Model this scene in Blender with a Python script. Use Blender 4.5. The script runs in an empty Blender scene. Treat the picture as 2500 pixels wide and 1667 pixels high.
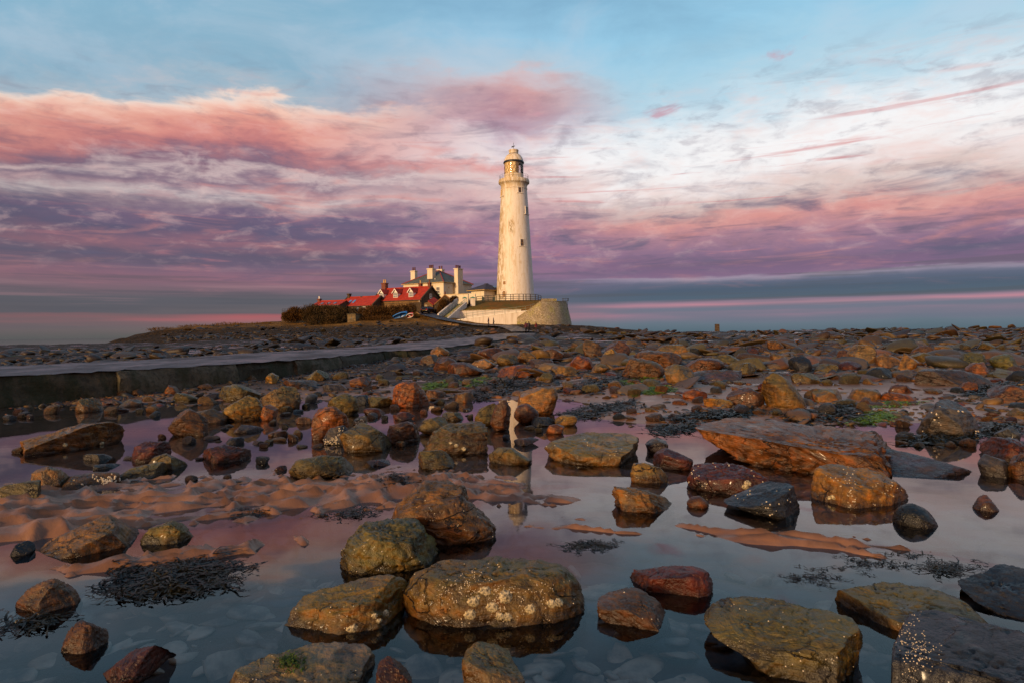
import bpy, bmesh, math, random
import numpy as np
from mathutils import Vector, Matrix, noise as mnoise

# ------------------------------------------------------------------ camera
scene = bpy.context.scene
COL = scene.collection
F, CU, CV = 1600.0, 1250.0, 833.5          # focal length in photo pixels, photo centre
CAM = Vector((0.0, 0.0, 1.2))
ROT = Matrix.Rotation(math.pi/2 - math.atan(20.0/1600.0), 3, 'X') @ Matrix.Rotation(-math.radians(0.678), 3, 'Z')
cd = bpy.data.cameras.new('camera')
cd.sensor_width = 36.0
cd.lens = 36.0*F/2500.0
cd.clip_start = 0.05
cd.clip_end = 60000.0
cam = bpy.data.objects.new('camera', cd)
COL.objects.link(cam)
cam.matrix_world = Matrix.Translation(CAM) @ ROT.to_4x4()
scene.camera = cam

def ray(u, v):
    return ROT @ Vector(((u-CU)/F, -(v-CV)/F, -1.0))
def P(u, v, Y):
    d = ray(u, v)
    return CAM + d*(Y/d.y)
def hv(u):
    return 828.3 - 0.01184*u
def G(u, v, z=0.0):
    d = ray(u, v)
    return CAM + d*((z-CAM.z)/d.z)

# ------------------------------------------------------------------ node helper
class S:
    """a socket (or number) that builds math nodes when combined"""
    T = None
    def __init__(s, x): s.x = x
    @staticmethod
    def put(inp, v):
        if isinstance(v, S): v = v.x
        if hasattr(v, 'is_output'): S.T.links.new(v, inp)
        else:
            try: inp.default_value = v
            except Exception:
                inp.default_value = (v, v, v) if not hasattr(v, '__len__') else tuple(v)[:3] + (1.0,)
def M(op, a, b=None, c=None):
    n = S.T.nodes.new('ShaderNodeMath'); n.operation = op
    for i, v in enumerate((a, b, c)):
        if v is not None: S.put(n.inputs[i], v)
    return S(n.outputs[0])
for _n, _o in (('__add__','ADD'),('__sub__','SUBTRACT'),('__mul__','MULTIPLY'),('__truediv__','DIVIDE'),('__pow__','POWER')):
    setattr(S, _n, (lambda op: lambda a, b: M(op, a, b))(_o))
S.__radd__ = lambda a, b: M('ADD', b, a)
S.__rmul__ = lambda a, b: M('MULTIPLY', b, a)
S.__rsub__ = lambda a, b: M('SUBTRACT', b, a)
S.__neg__ = lambda a: M('MULTIPLY', a, -1.0)
def sstep(a, b, x, lo=0.0, hi=1.0, kind='SMOOTHSTEP'):
    n = S.T.nodes.new('ShaderNodeMapRange'); n.interpolation_type = kind
    for i, v in enumerate((x, a, b, lo, hi)): S.put(n.inputs[i], v)
    return S(n.outputs[0])
def lin(a, b, x, lo=0.0, hi=1.0): return sstep(a, b, x, lo, hi, 'LINEAR')
def vec(x, y, z):
    n = S.T.nodes.new('ShaderNodeCombineXYZ')
    for i, v in enumerate((x, y, z)): S.put(n.inputs[i], v)
    return S(n.outputs[0])
def sep(v):
    n = S.T.nodes.new('ShaderNodeSeparateXYZ'); S.put(n.inputs[0], v)
    return S(n.outputs[0]), S(n.outputs[1]), S(n.outputs[2])
def noise(v, scale=1.0, detail=4.0, rough=0.5, dist=0.0, color=False):
    n = S.T.nodes.new('ShaderNodeTexNoise')
    S.put(n.inputs['Vector'], v); S.put(n.inputs['Scale'], scale); S.put(n.inputs['Detail'], detail)
    S.put(n.inputs['Roughness'], rough); S.put(n.inputs['Distortion'], dist)
    return S(n.outputs['Color' if color else 'Fac'])
def voro(v, scale=1.0, feature='F1', out='Distance', rand=1.0):
    n = S.T.nodes.new('ShaderNodeTexVoronoi'); n.feature = feature
    S.put(n.inputs['Vector'], v); S.put(n.inputs['Scale'], scale); S.put(n.inputs['Randomness'], rand)
    return S(n.outputs[out])
def srgb(r, g, b):
    f = lambda c: (c/255/12.92) if c/255 <= 0.04045 else ((c/255+0.055)/1.055)**2.4
    return (f(r), f(g), f(b), 1.0)
def ramp(fac, stops, interp='LINEAR'):
    n = S.T.nodes.new('ShaderNodeValToRGB'); n.color_ramp.interpolation = interp
    e = n.color_ramp.elements
    stops = sorted(stops, key=lambda s: s[0])
    while len(e) > 1: e.remove(e[-1])
    e[0].position = stops[0][0]; e[0].color = stops[0][1]
    for p, c in stops[1:]:
        q = e.new(p); q.color = c
    S.put(n.inputs[0], fac)
    return S(n.outputs[0])
def mixc(f, a, b, mode='MIX'):
    n = S.T.nodes.new('ShaderNodeMix'); n.data_type = 'RGBA'; n.blend_type = mode; n.clamp_factor = True
    S.put(n.inputs[0], f); S.put(n.inputs[6], a); S.put(n.inputs[7], b)
    return S(n.outputs[2])

# ------------------------------------------------------------------ world: dusk sky
SUN_AZ, SUN_EL = math.radians(-143.0), math.radians(13.0)      # azimuth from +Y towards +X
world = bpy.data.worlds.new('World'); scene.world = world; world.use_nodes = True
S.T = world.node_tree
S.T.nodes.clear()
def build_sky():
    tc = S.T.nodes.new('ShaderNodeTexCoord')
    d = S(tc.outputs['Generated'])
    x, y, z = sep(d)
    D = 180/math.pi
    el = M('ARCSINE', M('MINIMUM', M('MAXIMUM', z, -1.0), 1.0))*D
    az = M('ARCTAN2', x, y)*D
    ael = M('MAXIMUM', el, 0.0)
    # streaky cloud coordinates that wrap round the horizon without a seam
    def st(h, w, off=0.0): return vec(x*h+off, y*h, el*w)
    hgt = sstep(0.5, 14.0, ael)
    n1 = noise(st(2.3, .10, 3.1), 1.0, 6, .55, .6)
    n2 = noise(st(5.0, .36, 9.7), 1.0, 7, .58, .8)
    n3 = noise(st(3.2, .85, 1.3), 1.0, 6, .55, .4)
    n4 = noise(st(14.0, 1.5, 5.5), 1.0, 5, .6, .3)
    n5 = noise(st(13.0, .42, 15.5), 1.0, 5, .58, .5)
    warp = (n5-.5)*3.2*hgt + (n1-.5)*4.6*hgt + (n2-.5)*2.6*hgt + (n3-.5)*(0.5+1.1*hgt) + (n4-.5)*(.10+.7*hgt)
    # low bands lie nearly level, higher clouds drift up to the right
    e = ael + warp*sstep(1.0, 6.0, ael, .16, 1.0) + (n2-.5)*.9*sstep(3.0, .8, ael)
    tiltl = lin(-38.0, -20.0, az, 2.4, -1.0)*sstep(-16.0, -22.0, az)*sstep(-120.0, -60.0, az)
    e = e + tiltl*sstep(9.0, 14.0, ael)
    t = e*(1/40.0)
    def col(rows): return ramp(t, [(max(0.0, a)/40.0, srgb(*c)) for a, c in rows])
    ZEN = [(29, (134,178,206)), (36, (104,152,190)), (40, (98,144,184))]
    left = col([(0,(98,100,100)),(.8,(122,108,112)),(1.35,(168,106,114)),(1.65,(176,98,106)),(1.85,(92,92,106)),(3.0,(98,96,108)),(3.7,(128,104,118)),(4.6,(150,108,126)),(5.4,(118,98,122)),
                (6.2,(104,92,116)),(7.2,(150,108,124)),(8.3,(108,95,122)),(9.5,(126,104,130)),(10.3,(160,138,148)),(11.1,(206,190,190)),(11.8,(178,150,158)),(12.4,(148,124,140)),(13.0,(206,184,184)),(13.6,(150,118,134)),(14.6,(196,130,130)),(15.5,(220,150,140)),(16.4,(232,170,154)),(17.4,(246,204,186)),(18.1,(242,220,208)),(18.7,(176,192,204)),(20.5,(150,184,204)),(24,(146,186,208))]+ZEN)
    mid = col([(0,(98,110,122)),(.9,(120,118,132)),(1.5,(176,122,136)),(1.85,(190,120,138)),(2.1,(104,104,124)),(3.0,(96,100,122)),(4.2,(122,106,136)),(5.2,(158,116,144)),(6.2,(132,106,140)),
               (7.3,(168,122,148)),(8.6,(150,118,146)),(9.8,(182,142,158)),(11,(206,168,172)),(12,(222,192,190)),(13.2,(226,204,202)),(14.2,(228,172,168)),(15.2,(236,222,222)),(16.3,(222,208,214)),(17.4,(186,156,172)),(18.6,(190,146,156)),(20,(214,164,162)),(21,(214,190,192)),(21.8,(186,204,218)),(24,(160,202,226))]+ZEN)
    right = col([(0,(92,114,128)),(.7,(106,122,138)),(1.2,(132,122,142)),(1.6,(168,128,150)),(1.75,(112,118,140)),(1.95,(120,118,142)),(2.15,(200,140,156)),(2.4,(150,124,146)),(2.6,(78,98,120)),(3.4,(72,90,116)),(4.0,(98,104,130)),(4.35,(162,148,168)),(4.55,(132,102,136)),
                 (5.4,(126,98,130)),(6.6,(146,114,142)),(7.8,(176,132,148)),(8.8,(214,154,150)),(9.3,(222,168,160)),(9.8,(206,176,172)),(11,(222,202,196)),(12.2,(236,216,212)),(13.2,(240,232,230)),(14.5,(244,242,242)),(15.6,(232,236,240)),(17,(208,226,236)),(20,(180,214,230)),(24,(160,206,230))]+ZEN)
    f1 = sstep(-20.0, 0.0, az + (n1-.5)*18)
    f2 = sstep(-1.0, 14.0, az + (n1-.5)*12)
    # behind the viewer both sides run into the middle column
    back = sstep(80.0, 150.0, M('ABSOLUTE', az))
    c = mixc(f2, mixc(f1, left, mid), right)
    c = mixc(back, c, mid)
    lowp = sstep(.62, .40, noise(st(2.2, .9, 61.0), 1.0, 3, .5))*sstep(2.7, 2.2, ael)*sstep(.5, .9, ael)
    c = mixc(lowp*.75, c, mixc(sstep(-15.0, 15.0, az), srgb(110,102,110), srgb(108,118,138)))
    # lit pink tops and slate undersides on the streaks
    band = sstep(3.0, 7.0, ael)*sstep(21.0, 15.5, e)
    lowb = sstep(12.5, 9.5, ael)*sstep(2.6, 5.5, ael)
    strk = noise(st(7.0, .72, 21.0), 1.0, 6, .60, .7)
    strk2 = noise(st(8.0, 1.25, 41.0), 1.0, 5, .6, .5)
    c = mixc(sstep(.54, .74, strk)*band*.50, c, srgb(222,150,142))
    c = mixc(sstep(.50, .30, strk)*band*(.38+.35*lowb), c, srgb(104,98,126))
    c = mixc(sstep(.56, .72, strk2)*lowb*.42, c, srgb(206,136,142))
    c = mixc(sstep(.46, .30, strk2)*lowb*.45, c, srgb(92,88,118))
    lowst = noise(st(3.4, 2.1, 33.0), 1.0, 4, .55, .3)
    lz = sstep(1.7, 2.6, ael)*sstep(7.0, 4.5, ael)
    c = mixc(sstep(.52, .70, lowst)*lz*.50*sstep(4.0, -8.0, az), c, srgb(166,128,138))
    c = mixc(sstep(.50, .32, lowst)*lz*.45, c, srgb(82,84,98))
    # white veil right of centre
    veil = sstep(10.0, 14.0, e)*sstep(19.0, 15.0, e)*sstep(-2.0, 8.0, az)*sstep(60.0, 24.0, az)
    c = mixc(veil*sstep(.30, .55, n2)*.85, c, srgb(248,246,246))
    # thin pink streaks over the veil and a few torn scraps higher up
    s3 = noise(vec(x*3.0+.6, y*3.0, el*1.15-az*.012), 1.0, 6, .6, .5)
    c = mixc(sstep(.56, .68, s3)*sstep(9.0, 11.0, e)*sstep(17.5, 14.5, e)*sstep(-2.0, 6.0, az)*.75, c, srgb(214,140,140))
    s4 = noise(vec(x*7.0+4.6, y*7.0, el*.42-az*.03), 1.0, 5, .55, .4)
    c = mixc(sstep(.63, .74, s4)*sstep(14.5, 17.0, ael)*sstep(25.0, 21.0, ael)*sstep(-4.0, 2.0, az)*.8, c, srgb(206,150,164))
    # faint mottling of the clear blue
    m = noise(st(4.0, .16, 77.0), 1.0, 7, .6, .5)
    c = mixc(sstep(.45, .7, m)*sstep(17.0, 22.0, e)*.35, c, srgb(206,214,226))
    c = mixc(sstep(.5, .3, m)*sstep(17.0, 22.0, e)*.25, c, srgb(124,160,186))
    # the west grows darker grey towards the left
    c = mixc(sstep(-22.0, -44.0, az)*.30*sstep(20.0, 8.0, ael)*sstep(-170.0, -120.0, az), c, srgb(92,92,100))
    lump = noise(st(20.0, .95, 91.0), 1.0, 5, .6, .4)
    c = mixc(sstep(.50, .72, lump)*sstep(4.0, 8.0, ael)*sstep(23.0, 16.0, e)*.28, c, srgb(244,206,198))
    c = mixc(sstep(.50, .30, lump)*sstep(4.0, 8.0, ael)*sstep(23.0, 16.0, e)*.30, c, srgb(112,92,116))
    # afterglow round the low sun behind the viewer
    sd = (math.sin(SUN_AZ)*math.cos(SUN_EL), math.cos(SUN_AZ)*math.cos(SUN_EL), math.sin(SUN_EL))
    dot = x*sd[0] + y*sd[1] + z*sd[2]
    glow = sstep(.35, 1.0, dot)
    c = mixc(glow*.8, c, (1.15, .62, .34, 1))
    c = mixc(sstep(0.0, -3.0, el), c, srgb(70,78,88))
    sky = S.T.nodes.new('ShaderNodeTexSky'); sky.sky_type = 'NISHITA'; sky.sun_disc = False
    sky.sun_elevation = SUN_EL; sky.sun_rotation = SUN_AZ
    gm = S.T.nodes.new('ShaderNodeGamma'); S.put(gm.inputs[0], c); gm.inputs[1].default_value = 1.13
    b1 = S.T.nodes.new('ShaderNodeBackground'); S.T.links.new(gm.outputs[0], b1.inputs[0]); b1.inputs[1].default_value = 1.0
    b2 = S.T.nodes.new('ShaderNodeBackground'); S.T.links.new(sky.outputs[0], b2.inputs[0]); b2.inputs[1].default_value = 0.006
    add = S.T.nodes.new('ShaderNodeAddShader')
    S.T.links.new(b1.outputs[0], add.inputs[0]); S.T.links.new(b2.outputs[0], add.inputs[1])
    o = S.T.nodes.new('ShaderNodeOutputWorld'); S.T.links.new(add.outputs[0], o.inputs[0])
build_sky()
world.cycles.sampling_method = 'MANUAL'; world.cycles.sample_map_resolution = 512

sl = bpy.data.lights.new('sun', 'SUN'); sl.energy = 3.9; sl.angle = math.radians(8.0); sl.color = (1.0, .68, .37)
sun = bpy.data.objects.new('sun', sl); COL.objects.link(sun)
sdv = Vector((math.sin(SUN_AZ)*math.cos(SUN_EL), math.cos(SUN_AZ)*math.cos(SUN_EL), math.sin(SUN_EL)))
sun.rotation_euler = sdv.to_track_quat('Z', 'Y').to_euler()

scene.view_settings.view_transform = 'Standard'
scene.view_settings.look = 'None'
scene.view_settings.exposure = 0.0
scene.view_settings.gamma = 1.0
scene.view_settings.use_curve_mapping = False
scene.render.engine = 'CYCLES'
scene.cycles.max_bounces = 6
scene.cycles.diffuse_bounces = 2
scene.cycles.glossy_bounces = 3
scene.cycles.transmission_bounces = 3
scene.cycles.transparent_max_bounces = 8
scene.cycles.caustics_reflective = False
scene.cycles.caustics_refractive = False
scene.cycles.use_denoising = True
scene.cycles.sample_clamp_indirect = 4.0

# ------------------------------------------------------------------ mesh helpers
def tag(o, label, cat=None, group=None, kind=None):
    o['label'] = label
    if cat: o['category'] = cat
    if group: o['group'] = group
    if kind: o['kind'] = kind
    return o
def struct(o, label=None, kind='structure'):
    o['kind'] = kind
    if label: o['label'] = label
    return o
def np_mesh(name, V, Fc, mat=None, parent=None, smooth=True):
    """V (n,3) array, Fc (m,4) or (m,3) array or list of lists"""
    me = bpy.data.meshes.new(name)
    V = np.asarray(V, dtype=np.float64)
    if isinstance(Fc, np.ndarray):
        k = Fc.shape[1]
        me.vertices.add(len(V)); me.vertices.foreach_set('co', V.astype(np.float32).ravel())
        me.loops.add(Fc.size); me.loops.foreach_set('vertex_index', Fc.astype(np.int32).ravel())
        me.polygons.add(len(Fc)); me.polygons.foreach_set('loop_start', np.arange(0, Fc.size, k, dtype=np.int32))
        me.update(calc_edges=True)
    else:
        me.from_pydata([tuple(v) for v in V], [], [list(f) for f in Fc]); me.update()
    if smooth: me.polygons.foreach_set('use_smooth', np.ones(len(me.polygons), dtype=bool))
    if mat is not None: me.materials.append(mat)
    o = bpy.data.objects.new(name, me); COL.objects.link(o)
    if parent is not None: o.parent = parent
    return o
def empty(name, loc=(0,0,0), rz=0.0, parent=None):
    o = bpy.data.objects.new(name, None); COL.objects.link(o)
    o.location = loc; o.rotation_euler = (0, 0, rz)
    if parent is not None: o.parent = parent
    return o
class MB:
    """collects shapes into one mesh"""
    def __init__(s): s.v = []; s.f = []
    def add(s, vs, fs):
        b = len(s.v); s.v += [tuple(v) for v in vs]; s.f += [[b+i for i in f] for f in fs]
        return s
    def box(s, x0, x1, y0, y1, z0, z1):
        return s.add([(x0,y0,z0),(x1,y0,z0),(x1,y1,z0),(x0,y1,z0),(x0,y0,z1),(x1,y0,z1),(x1,y1,z1),(x0,y1,z1)],
                     [(3,2,1,0),(4,5,6,7),(0,1,5,4),(1,2,6,5),(2,3,7,6),(3,0,4,7)])
    def hexa(s, b, t):
        return s.add(list(b)+list(t), [(3,2,1,0),(4,5,6,7),(0,1,5,4),(1,2,6,5),(2,3,7,6),(3,0,4,7)])
    def prism(s, poly, off):
        n = len(poly); off = Vector(off)
        a = [Vector(p) for p in poly]; b = [p+off for p in a]
        return s.add(a+b, [list(range(n))[::-1], list(range(n, 2*n))] + [[i, (i+1) % n, n+(i+1) % n, n+i] for i in range(n)])
    def bar(s, a, b, r, r2=None, n=6):
        a, b = Vector(a), Vector(b); d = b-a
        if d.length < 1e-6: return s
        q = d.to_track_quat('Z', 'Y'); r2 = r if r2 is None else r2
        ring = lambda c, rr: [c + q @ Vector((rr*math.cos(2*math.pi*(i+.5)/n), rr*math.sin(2*math.pi*(i+.5)/n), 0)) for i in range(n)]
        return s.add(ring(a, r)+ring(b, r2), [list(range(n))[::-1], list(range(n, 2*n))] + [[i, (i+1) % n, n+(i+1) % n, n+i] for i in range(n)])
    def lathe(s, prof, n=32, c=(0,0,0), cap=True, a0=0.0, a1=2*math.pi):
        full = abs(a1-a0-2*math.pi) < 1e-6; m = n if full else n+1
        vs = []
        for r, z in prof:
            for i in range(m):
                a = a0+(a1-a0)*i/n
                vs.append((c[0]+r*math.cos(a), c[1]+r*math.sin(a), c[2]+z))
        fs = []
        for k in range(len(prof)-1):
            for i in range(n):
                j = (i+1) % m
                fs.append((k*m+i, k*m+j, (k+1)*m+j, (k+1)*m+i))
        if cap and full:
            fs.append(tuple(range(m))[::-1]); fs.append(tuple(range((len(prof)-1)*m, len(prof)*m)))
        return s.add(vs, fs)
    def build(s, name, mat, parent=None, smooth=False):
        o = np_mesh(name, np.array(s.v), s.f, mat, parent, smooth)
        bm = bmesh.new(); bm.from_mesh(o.data); bmesh.ops.recalc_face_normals(bm, faces=bm.faces); bm.to_mesh(o.data); bm.free()
        if smooth:
            o.data.polygons.foreach_set('use_smooth', np.ones(len(o.data.polygons), dtype=bool))
            try: o.data.set_sharp_from_angle(angle=math.radians(40))
            except Exception: pass
        return o

# numpy value noise
_rs = np.random.RandomState(7)
_tab = _rs.rand(4096).astype(np.float64)
def _h(ix, iy, iz):
    return _tab[(ix*73 + iy*1597 + iz*3571 + ((ix*iy*7 + iy*iz*13 + ix*iz*5) % 911)) & 4095]
def vnoise(p):
    p = np.asarray(p, dtype=np.float64)
    i = np.floor(p).astype(np.int64); f = p-i; f = f*f*f*(f*(f*6-15)+10)
    x, y, z = i[..., 0], i[..., 1], i[..., 2]; fx, fy, fz = f[..., 0], f[..., 1], f[..., 2]
    l = lambda a, b, t: a+(b-a)*t
    return l(l(l(_h(x,y,z), _h(x+1,y,z), fx), l(_h(x,y+1,z), _h(x+1,y+1,z), fx), fy),
             l(l(_h(x,y,z+1), _h(x+1,y,z+1), fx), l(_h(x,y+1,z+1), _h(x+1,y+1,z+1), fx), fy), fz)*2-1
def fbm(p, oct=4, gain=.5, lac=2.03):
    p = np.asarray(p, dtype=np.float64)
    a, s, t = 1.0, 0.0, 0.0
    for k in range(oct):
        s = s + a*vnoise(p + 17.3*k); t += a; a *= gain; p = p*lac
    return s/t
def fbm2(X, Y, sc=1.0, seed=0.0, oct=4, gain=.5):
    return fbm(np.stack([np.asarray(X)*sc+seed*3.7, np.asarray(Y)*sc-seed*1.9, np.zeros_like(np.asarray(X, dtype=np.float64))+seed], -1), oct, gain)

# ------------------------------------------------------------------ materials
def mat(name):
    m = bpy.data.materials.new(name); m.use_nodes = True; S.T = m.node_tree
    bs = m.node_tree.nodes['Principled BSDF']
    return m, bs
def bump(h, strength=.5, dist=.02):
    n = S.T.nodes.new('ShaderNodeBump'); S.put(n.inputs['Height'], h); n.inputs['Strength'].default_value = strength; n.inputs['Distance'].default_value = dist
    return S(n.outputs[0])
def objco():
    return S(S.T.nodes.new('ShaderNodeTexCoord').outputs['Object'])
def geo(k):
    return S(S.T.nodes.new('ShaderNodeNewGeometry').outputs[k])
def simple(name, c, rough=.6, var=.25, scale=3.0, bumpk=.25, bs=25.0, metallic=0.0, dark=None, bdist=.02):
    m, b = mat(name); co = objco()
    n = noise(co, scale, 5, .6)
    d = dark or tuple(x*(1-var*1.6) for x in c)
    S.put(b.inputs['Base Color'], mixc(sstep(.3, .7, n), tuple(d)[:3]+(1,), tuple(min(1, x*(1+var*.4)) for x in c)[:3]+(1,)))
    b.inputs['Roughness'].default_value = rough; b.inputs['Metallic'].default_value = metallic
    if bumpk: S.put(b.inputs['Normal'], bump(noise(co, bs, 4, .6), bumpk, bdist))
    return m

def make_rock_mat():
    m, b = mat('wet_sandstone'); co = objco()
    oi = S.T.nodes.new('ShaderNodeObjectInfo')
    base, rnd = S(oi.outputs['Color']), S(oi.outputs['Random'])
    cx, cy, cz = sep(co)
    off = rnd*37.0
    p = vec(cx+off, cy+off*.7, cz-off)
    nx, ny, nz = sep(geo('Normal'))
    big = noise(p, 3.2, 4, .55); mid = noise(p, 11.0, 5, .62); fine = noise(p, 55.0, 4, .65)
    tilt = noise(p, 1.7, 2, .5)
    str_ = noise(vec((cx+off)*1.6, cy*1.6, (cz + cx*.22 + (tilt-.5)*.35)*26.0), 1.0, 3, .6)
    def tint(r, g, bl): return mixc(1.0, base, (r, g, bl, 1), 'MULTIPLY')
    br, bg, bb = sep(base)
    warm = sstep(.035, .10, br)*sstep(.42, .56, bg/br)*sstep(.9, .6, bb/br)
    c = mixc(sstep(.35, .68, big), base, tint(.45, .42, .35))
    c = mixc(sstep(.48, .72, mid)*.8, c, tint(1.40, 1.02, .55))
    c = mixc(sstep(.54, .36, mid)*.72, c, tint(.16, .15, .14))
    c = mixc(sstep(.58, .40, str_)*.50, c, tint(.15, .13, .11))
    c = mixc(sstep(.60, .80, fine)*.45, c, tint(1.9, 1.8, 1.6))
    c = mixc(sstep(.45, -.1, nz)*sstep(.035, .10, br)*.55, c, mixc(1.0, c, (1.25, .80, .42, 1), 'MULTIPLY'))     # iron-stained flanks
    # green and grey growth on the upper faces
    top = sstep(.35, .95, nz)*warm
    c = mixc(top*sstep(.38, .62, big + (fine-.5)*.4)*.55, c, (.125, .098, .013, 1))
    c = mixc(top*sstep(.52, .74, mid)*.28, c, (.17, .125, .065, 1))
    ce = voro(vec(cx+off+(mid-.5)*.16, cy+(big-.5)*.2, (cz-off)*1.6+(mid-.5)*.14), 4.2, 'DISTANCE_TO_EDGE')
    crack = sstep(.020, .004, ce)*sstep(.46, .60, noise(p, 2.1, 3, .5))
    c = mixc(crack*.9, c, (.008, .005, .003, 1))
    # barnacle specks
    vd = voro(p, 62.0)
    sp = sstep(.15, .10, vd)*sstep(.60, .70, noise(p, 5.0, 3, .5))
    c = mixc(sp*.7, c, (.40, .32, .19, 1))
    gx, gy, gz_ = sep(geo('Position'))
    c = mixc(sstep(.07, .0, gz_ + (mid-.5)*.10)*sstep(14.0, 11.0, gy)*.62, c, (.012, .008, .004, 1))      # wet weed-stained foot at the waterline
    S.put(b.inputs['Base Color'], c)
    S.put(b.inputs['Roughness'], lin(.3, .7, mid, .26, .60))
    b.inputs['Specular IOR Level'].default_value = .36
    S.put(b.inputs['Coat Weight'], sstep(.52, .70, noise(p, 7.0, 4, .6))*.30); b.inputs['Coat Roughness'].default_value = .14
    h = fine*.25 + mid*.9 + str_*.6 + sp*.5 + big*.5 - crack*1.4
    S.put(b.inputs['Normal'], bump(h, 1.0, .028))
    return m
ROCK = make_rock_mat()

def make_shore_mat():
    """sand near the pools, weed-grown rock platform farther off; wet in the hollows"""
    m, b = mat('wet_shore'); pos = geo('Position')
    px, py, pz = sep(pos)
    flat = vec(px, py, 0.0)
    nb = noise(flat, .55, 5, .6); nm = noise(flat, 2.2, 5, .6); nf = noise(flat, 9.0, 5, .62); ng = noise(flat, 140.0, 3, .6)
    far = sstep(10.5, 17.0, py + (nb-.5)*7.0)
    sand = mixc(sstep(.3, .7, nm), (.150, .062, .022, 1), (.240, .115, .055, 1))
    sand = mixc(sstep(.55, .8, nf)*.5, sand, (.075, .030, .010, 1))
    sand = mixc(sstep(.62, .75, ng)*.25, sand, (.10, .05, .02, 1))
    deep = sstep(-.06, -.13, pz)
    sand = mixc(deep*.8, sand, mixc(sstep(.4, .6, nf), (.010, .010, .010, 1), (.036, .029, .022, 1)))
    rock = mixc(sstep(.35, .65, nm), (.012, .009, .006, 1), (.034, .020, .010, 1))
    rock = mixc(sstep(.50, .70, nf)*.8, rock, (.050, .025, .008, 1))
    rock = mixc(sstep(.55, .42, noise(flat, 1.1, 5, .65))*.75, rock, (.016, .015, .010, 1))
    weed = sstep(.60, .70, noise(vec(px+31.0, py*1.6, 0.0), .42, 5, .6))
    rock = mixc(weed*.85, rock, (.012, .013, .008, 1))
    alg = sstep(.635, .70, noise(vec(px+11.0, py*1.3, 0.0), .33, 5, .62))*sstep(.4, .6, nf)
    rock = mixc(alg*.9, rock, (.060, .115, .012, 1))
    S.put(b.inputs['Base Color'], mixc(far, sand, rock))
    wet = sstep(.46, .38, noise(vec(px*.35, py*.9, 0.0), .9, 4, .6))
    S.put(b.inputs['Roughness'], mixc(far, lin(0, 1, wet, .42, .26), lin(0, 1, wet, .75, .16)))
    S.put(b.inputs['Specular IOR Level'], mixc(far, (.45,.45,.45,1), lin(0, 1, wet, .12, .5)))
    h = nf*.6 + ng*.06 + nm*.5*far
    S.put(b.inputs['Normal'], bump(h, .4, .03))
    return m
SHORE = make_shore_mat()

def make_water(name, tint, wave_scale, wave_amt, bed_tint):
    m = bpy.data.materials.new(name); m.use_nodes = True; S.T = m.node_tree; S.T.nodes.clear()
    px, py, pz = sep(geo('Position'))
    n = noise(vec(px*wave_scale, py*wave_scale*2.0, 0.0), 1.0, 3, .5)
    nrm = bump(n, wave_amt, .02)
    fr = S.T.nodes.new('ShaderNodeFresnel'); fr.inputs[0].default_value = 1.34; S.put(fr.inputs[1], nrm)
    tr = S.T.nodes.new('ShaderNodeBsdfTransparent'); tr.inputs[0].default_value = bed_tint
    gl = S.T.nodes.new('ShaderNodeBsdfGlossy'); gl.inputs['Roughness'].default_value = .03; gl.inputs['Color'].default_value = tint; S.put(gl.inputs['Normal'], nrm)
    mx = S.T.nodes.new('ShaderNodeMixShader')
    S.T.links.new(fr.outputs[0], mx.inputs[0]); S.T.links.new(tr.outputs[0], mx.inputs[1]); S.T.links.new(gl.outputs[0], mx.inputs[2])
    o = S.T.nodes.new('ShaderNodeOutputMaterial'); S.T.links.new(mx.outputs[0], o.inputs[0])
    return m
POOL = make_water('tide_pool_water', (.95, .92, .93, 1), 1.3, .03, (.86, .90, .95, 1))


# line of the causeway's near edge
def line(pts): return [Vector(p) for p in pts]
def at_h(u, v, z):
    Y = (CAM.z-z)*F/(v-hv(u)); return P(u, v, Y)
_z = .54
NEAR = line([(-13.4, 4.2, _z)] + [at_h(0, 919, _z), at_h(330, 902, _z), at_h(640, 884, _z), at_h(816, 871, _z), at_h(938, 857.6, _z), at_h(1057, 851.6, .56), at_h(1164, 838, .60), P(1235, 827, 60), P(1285, 818, 78), P(1312, 813.5, 96)])
WAY_W = 5.2
def smooth_line(pts, n):
    pts = [Vector(p) for p in pts]
    q = [pts[0]*2-pts[1]] + pts + [pts[-1]*2-pts[-2]]
    out = []
    m = len(pts)-1
    for k in range(n+1):
        t = k/n*m; i = min(int(t), m-1); t -= i
        a, b, c, d = q[i], q[i+1], q[i+2], q[i+3]
        out.append(.5*((2*b)+(c-a)*t+(2*a-5*b+4*c-d)*t*t+(3*b-a-3*c+d)*t**3))
    return out
NL = smooth_line(NEAR, 120)
def _nrm(i):
    a, b = NL[max(i-1, 0)], NL[min(i+1, len(NL)-1)]
    t = (b-a); t.z = 0; t.normalize(); return Vector((t.y, -t.x, 0))       # towards the pools
NN = [_nrm(i) for i in range(len(NL))]
def NEAR_LINE(t): return NL[int(t*84)]
def NEAR_NORMAL(t): return NN[int(t*84)]
_C = np.array([(p - n*WAY_W*.5)[:2] for p, n in zip(NL, NN)])
def road_dist(x, y): return float(np.min(np.hypot(_C[:, 0]-x, _C[:, 1]-y)))
# ------------------------------------------------------------------ shore
KY = [-30, 1.5, 2.6, 3.3, 4.1, 6.0, 8.5, 11.0, 14.0, 18.0, 25.0, 35.0, 50.0, 70.0, 90.0, 100.0, 114.0, 135.0, 400.0]
KZ = [-.20, -.17, -.14, -.09, -.045, -.035, -.04, -.03, .05, .15, .30, .48, .66, .84, .98, .98, .45, -1.6, -3.0]
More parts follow.
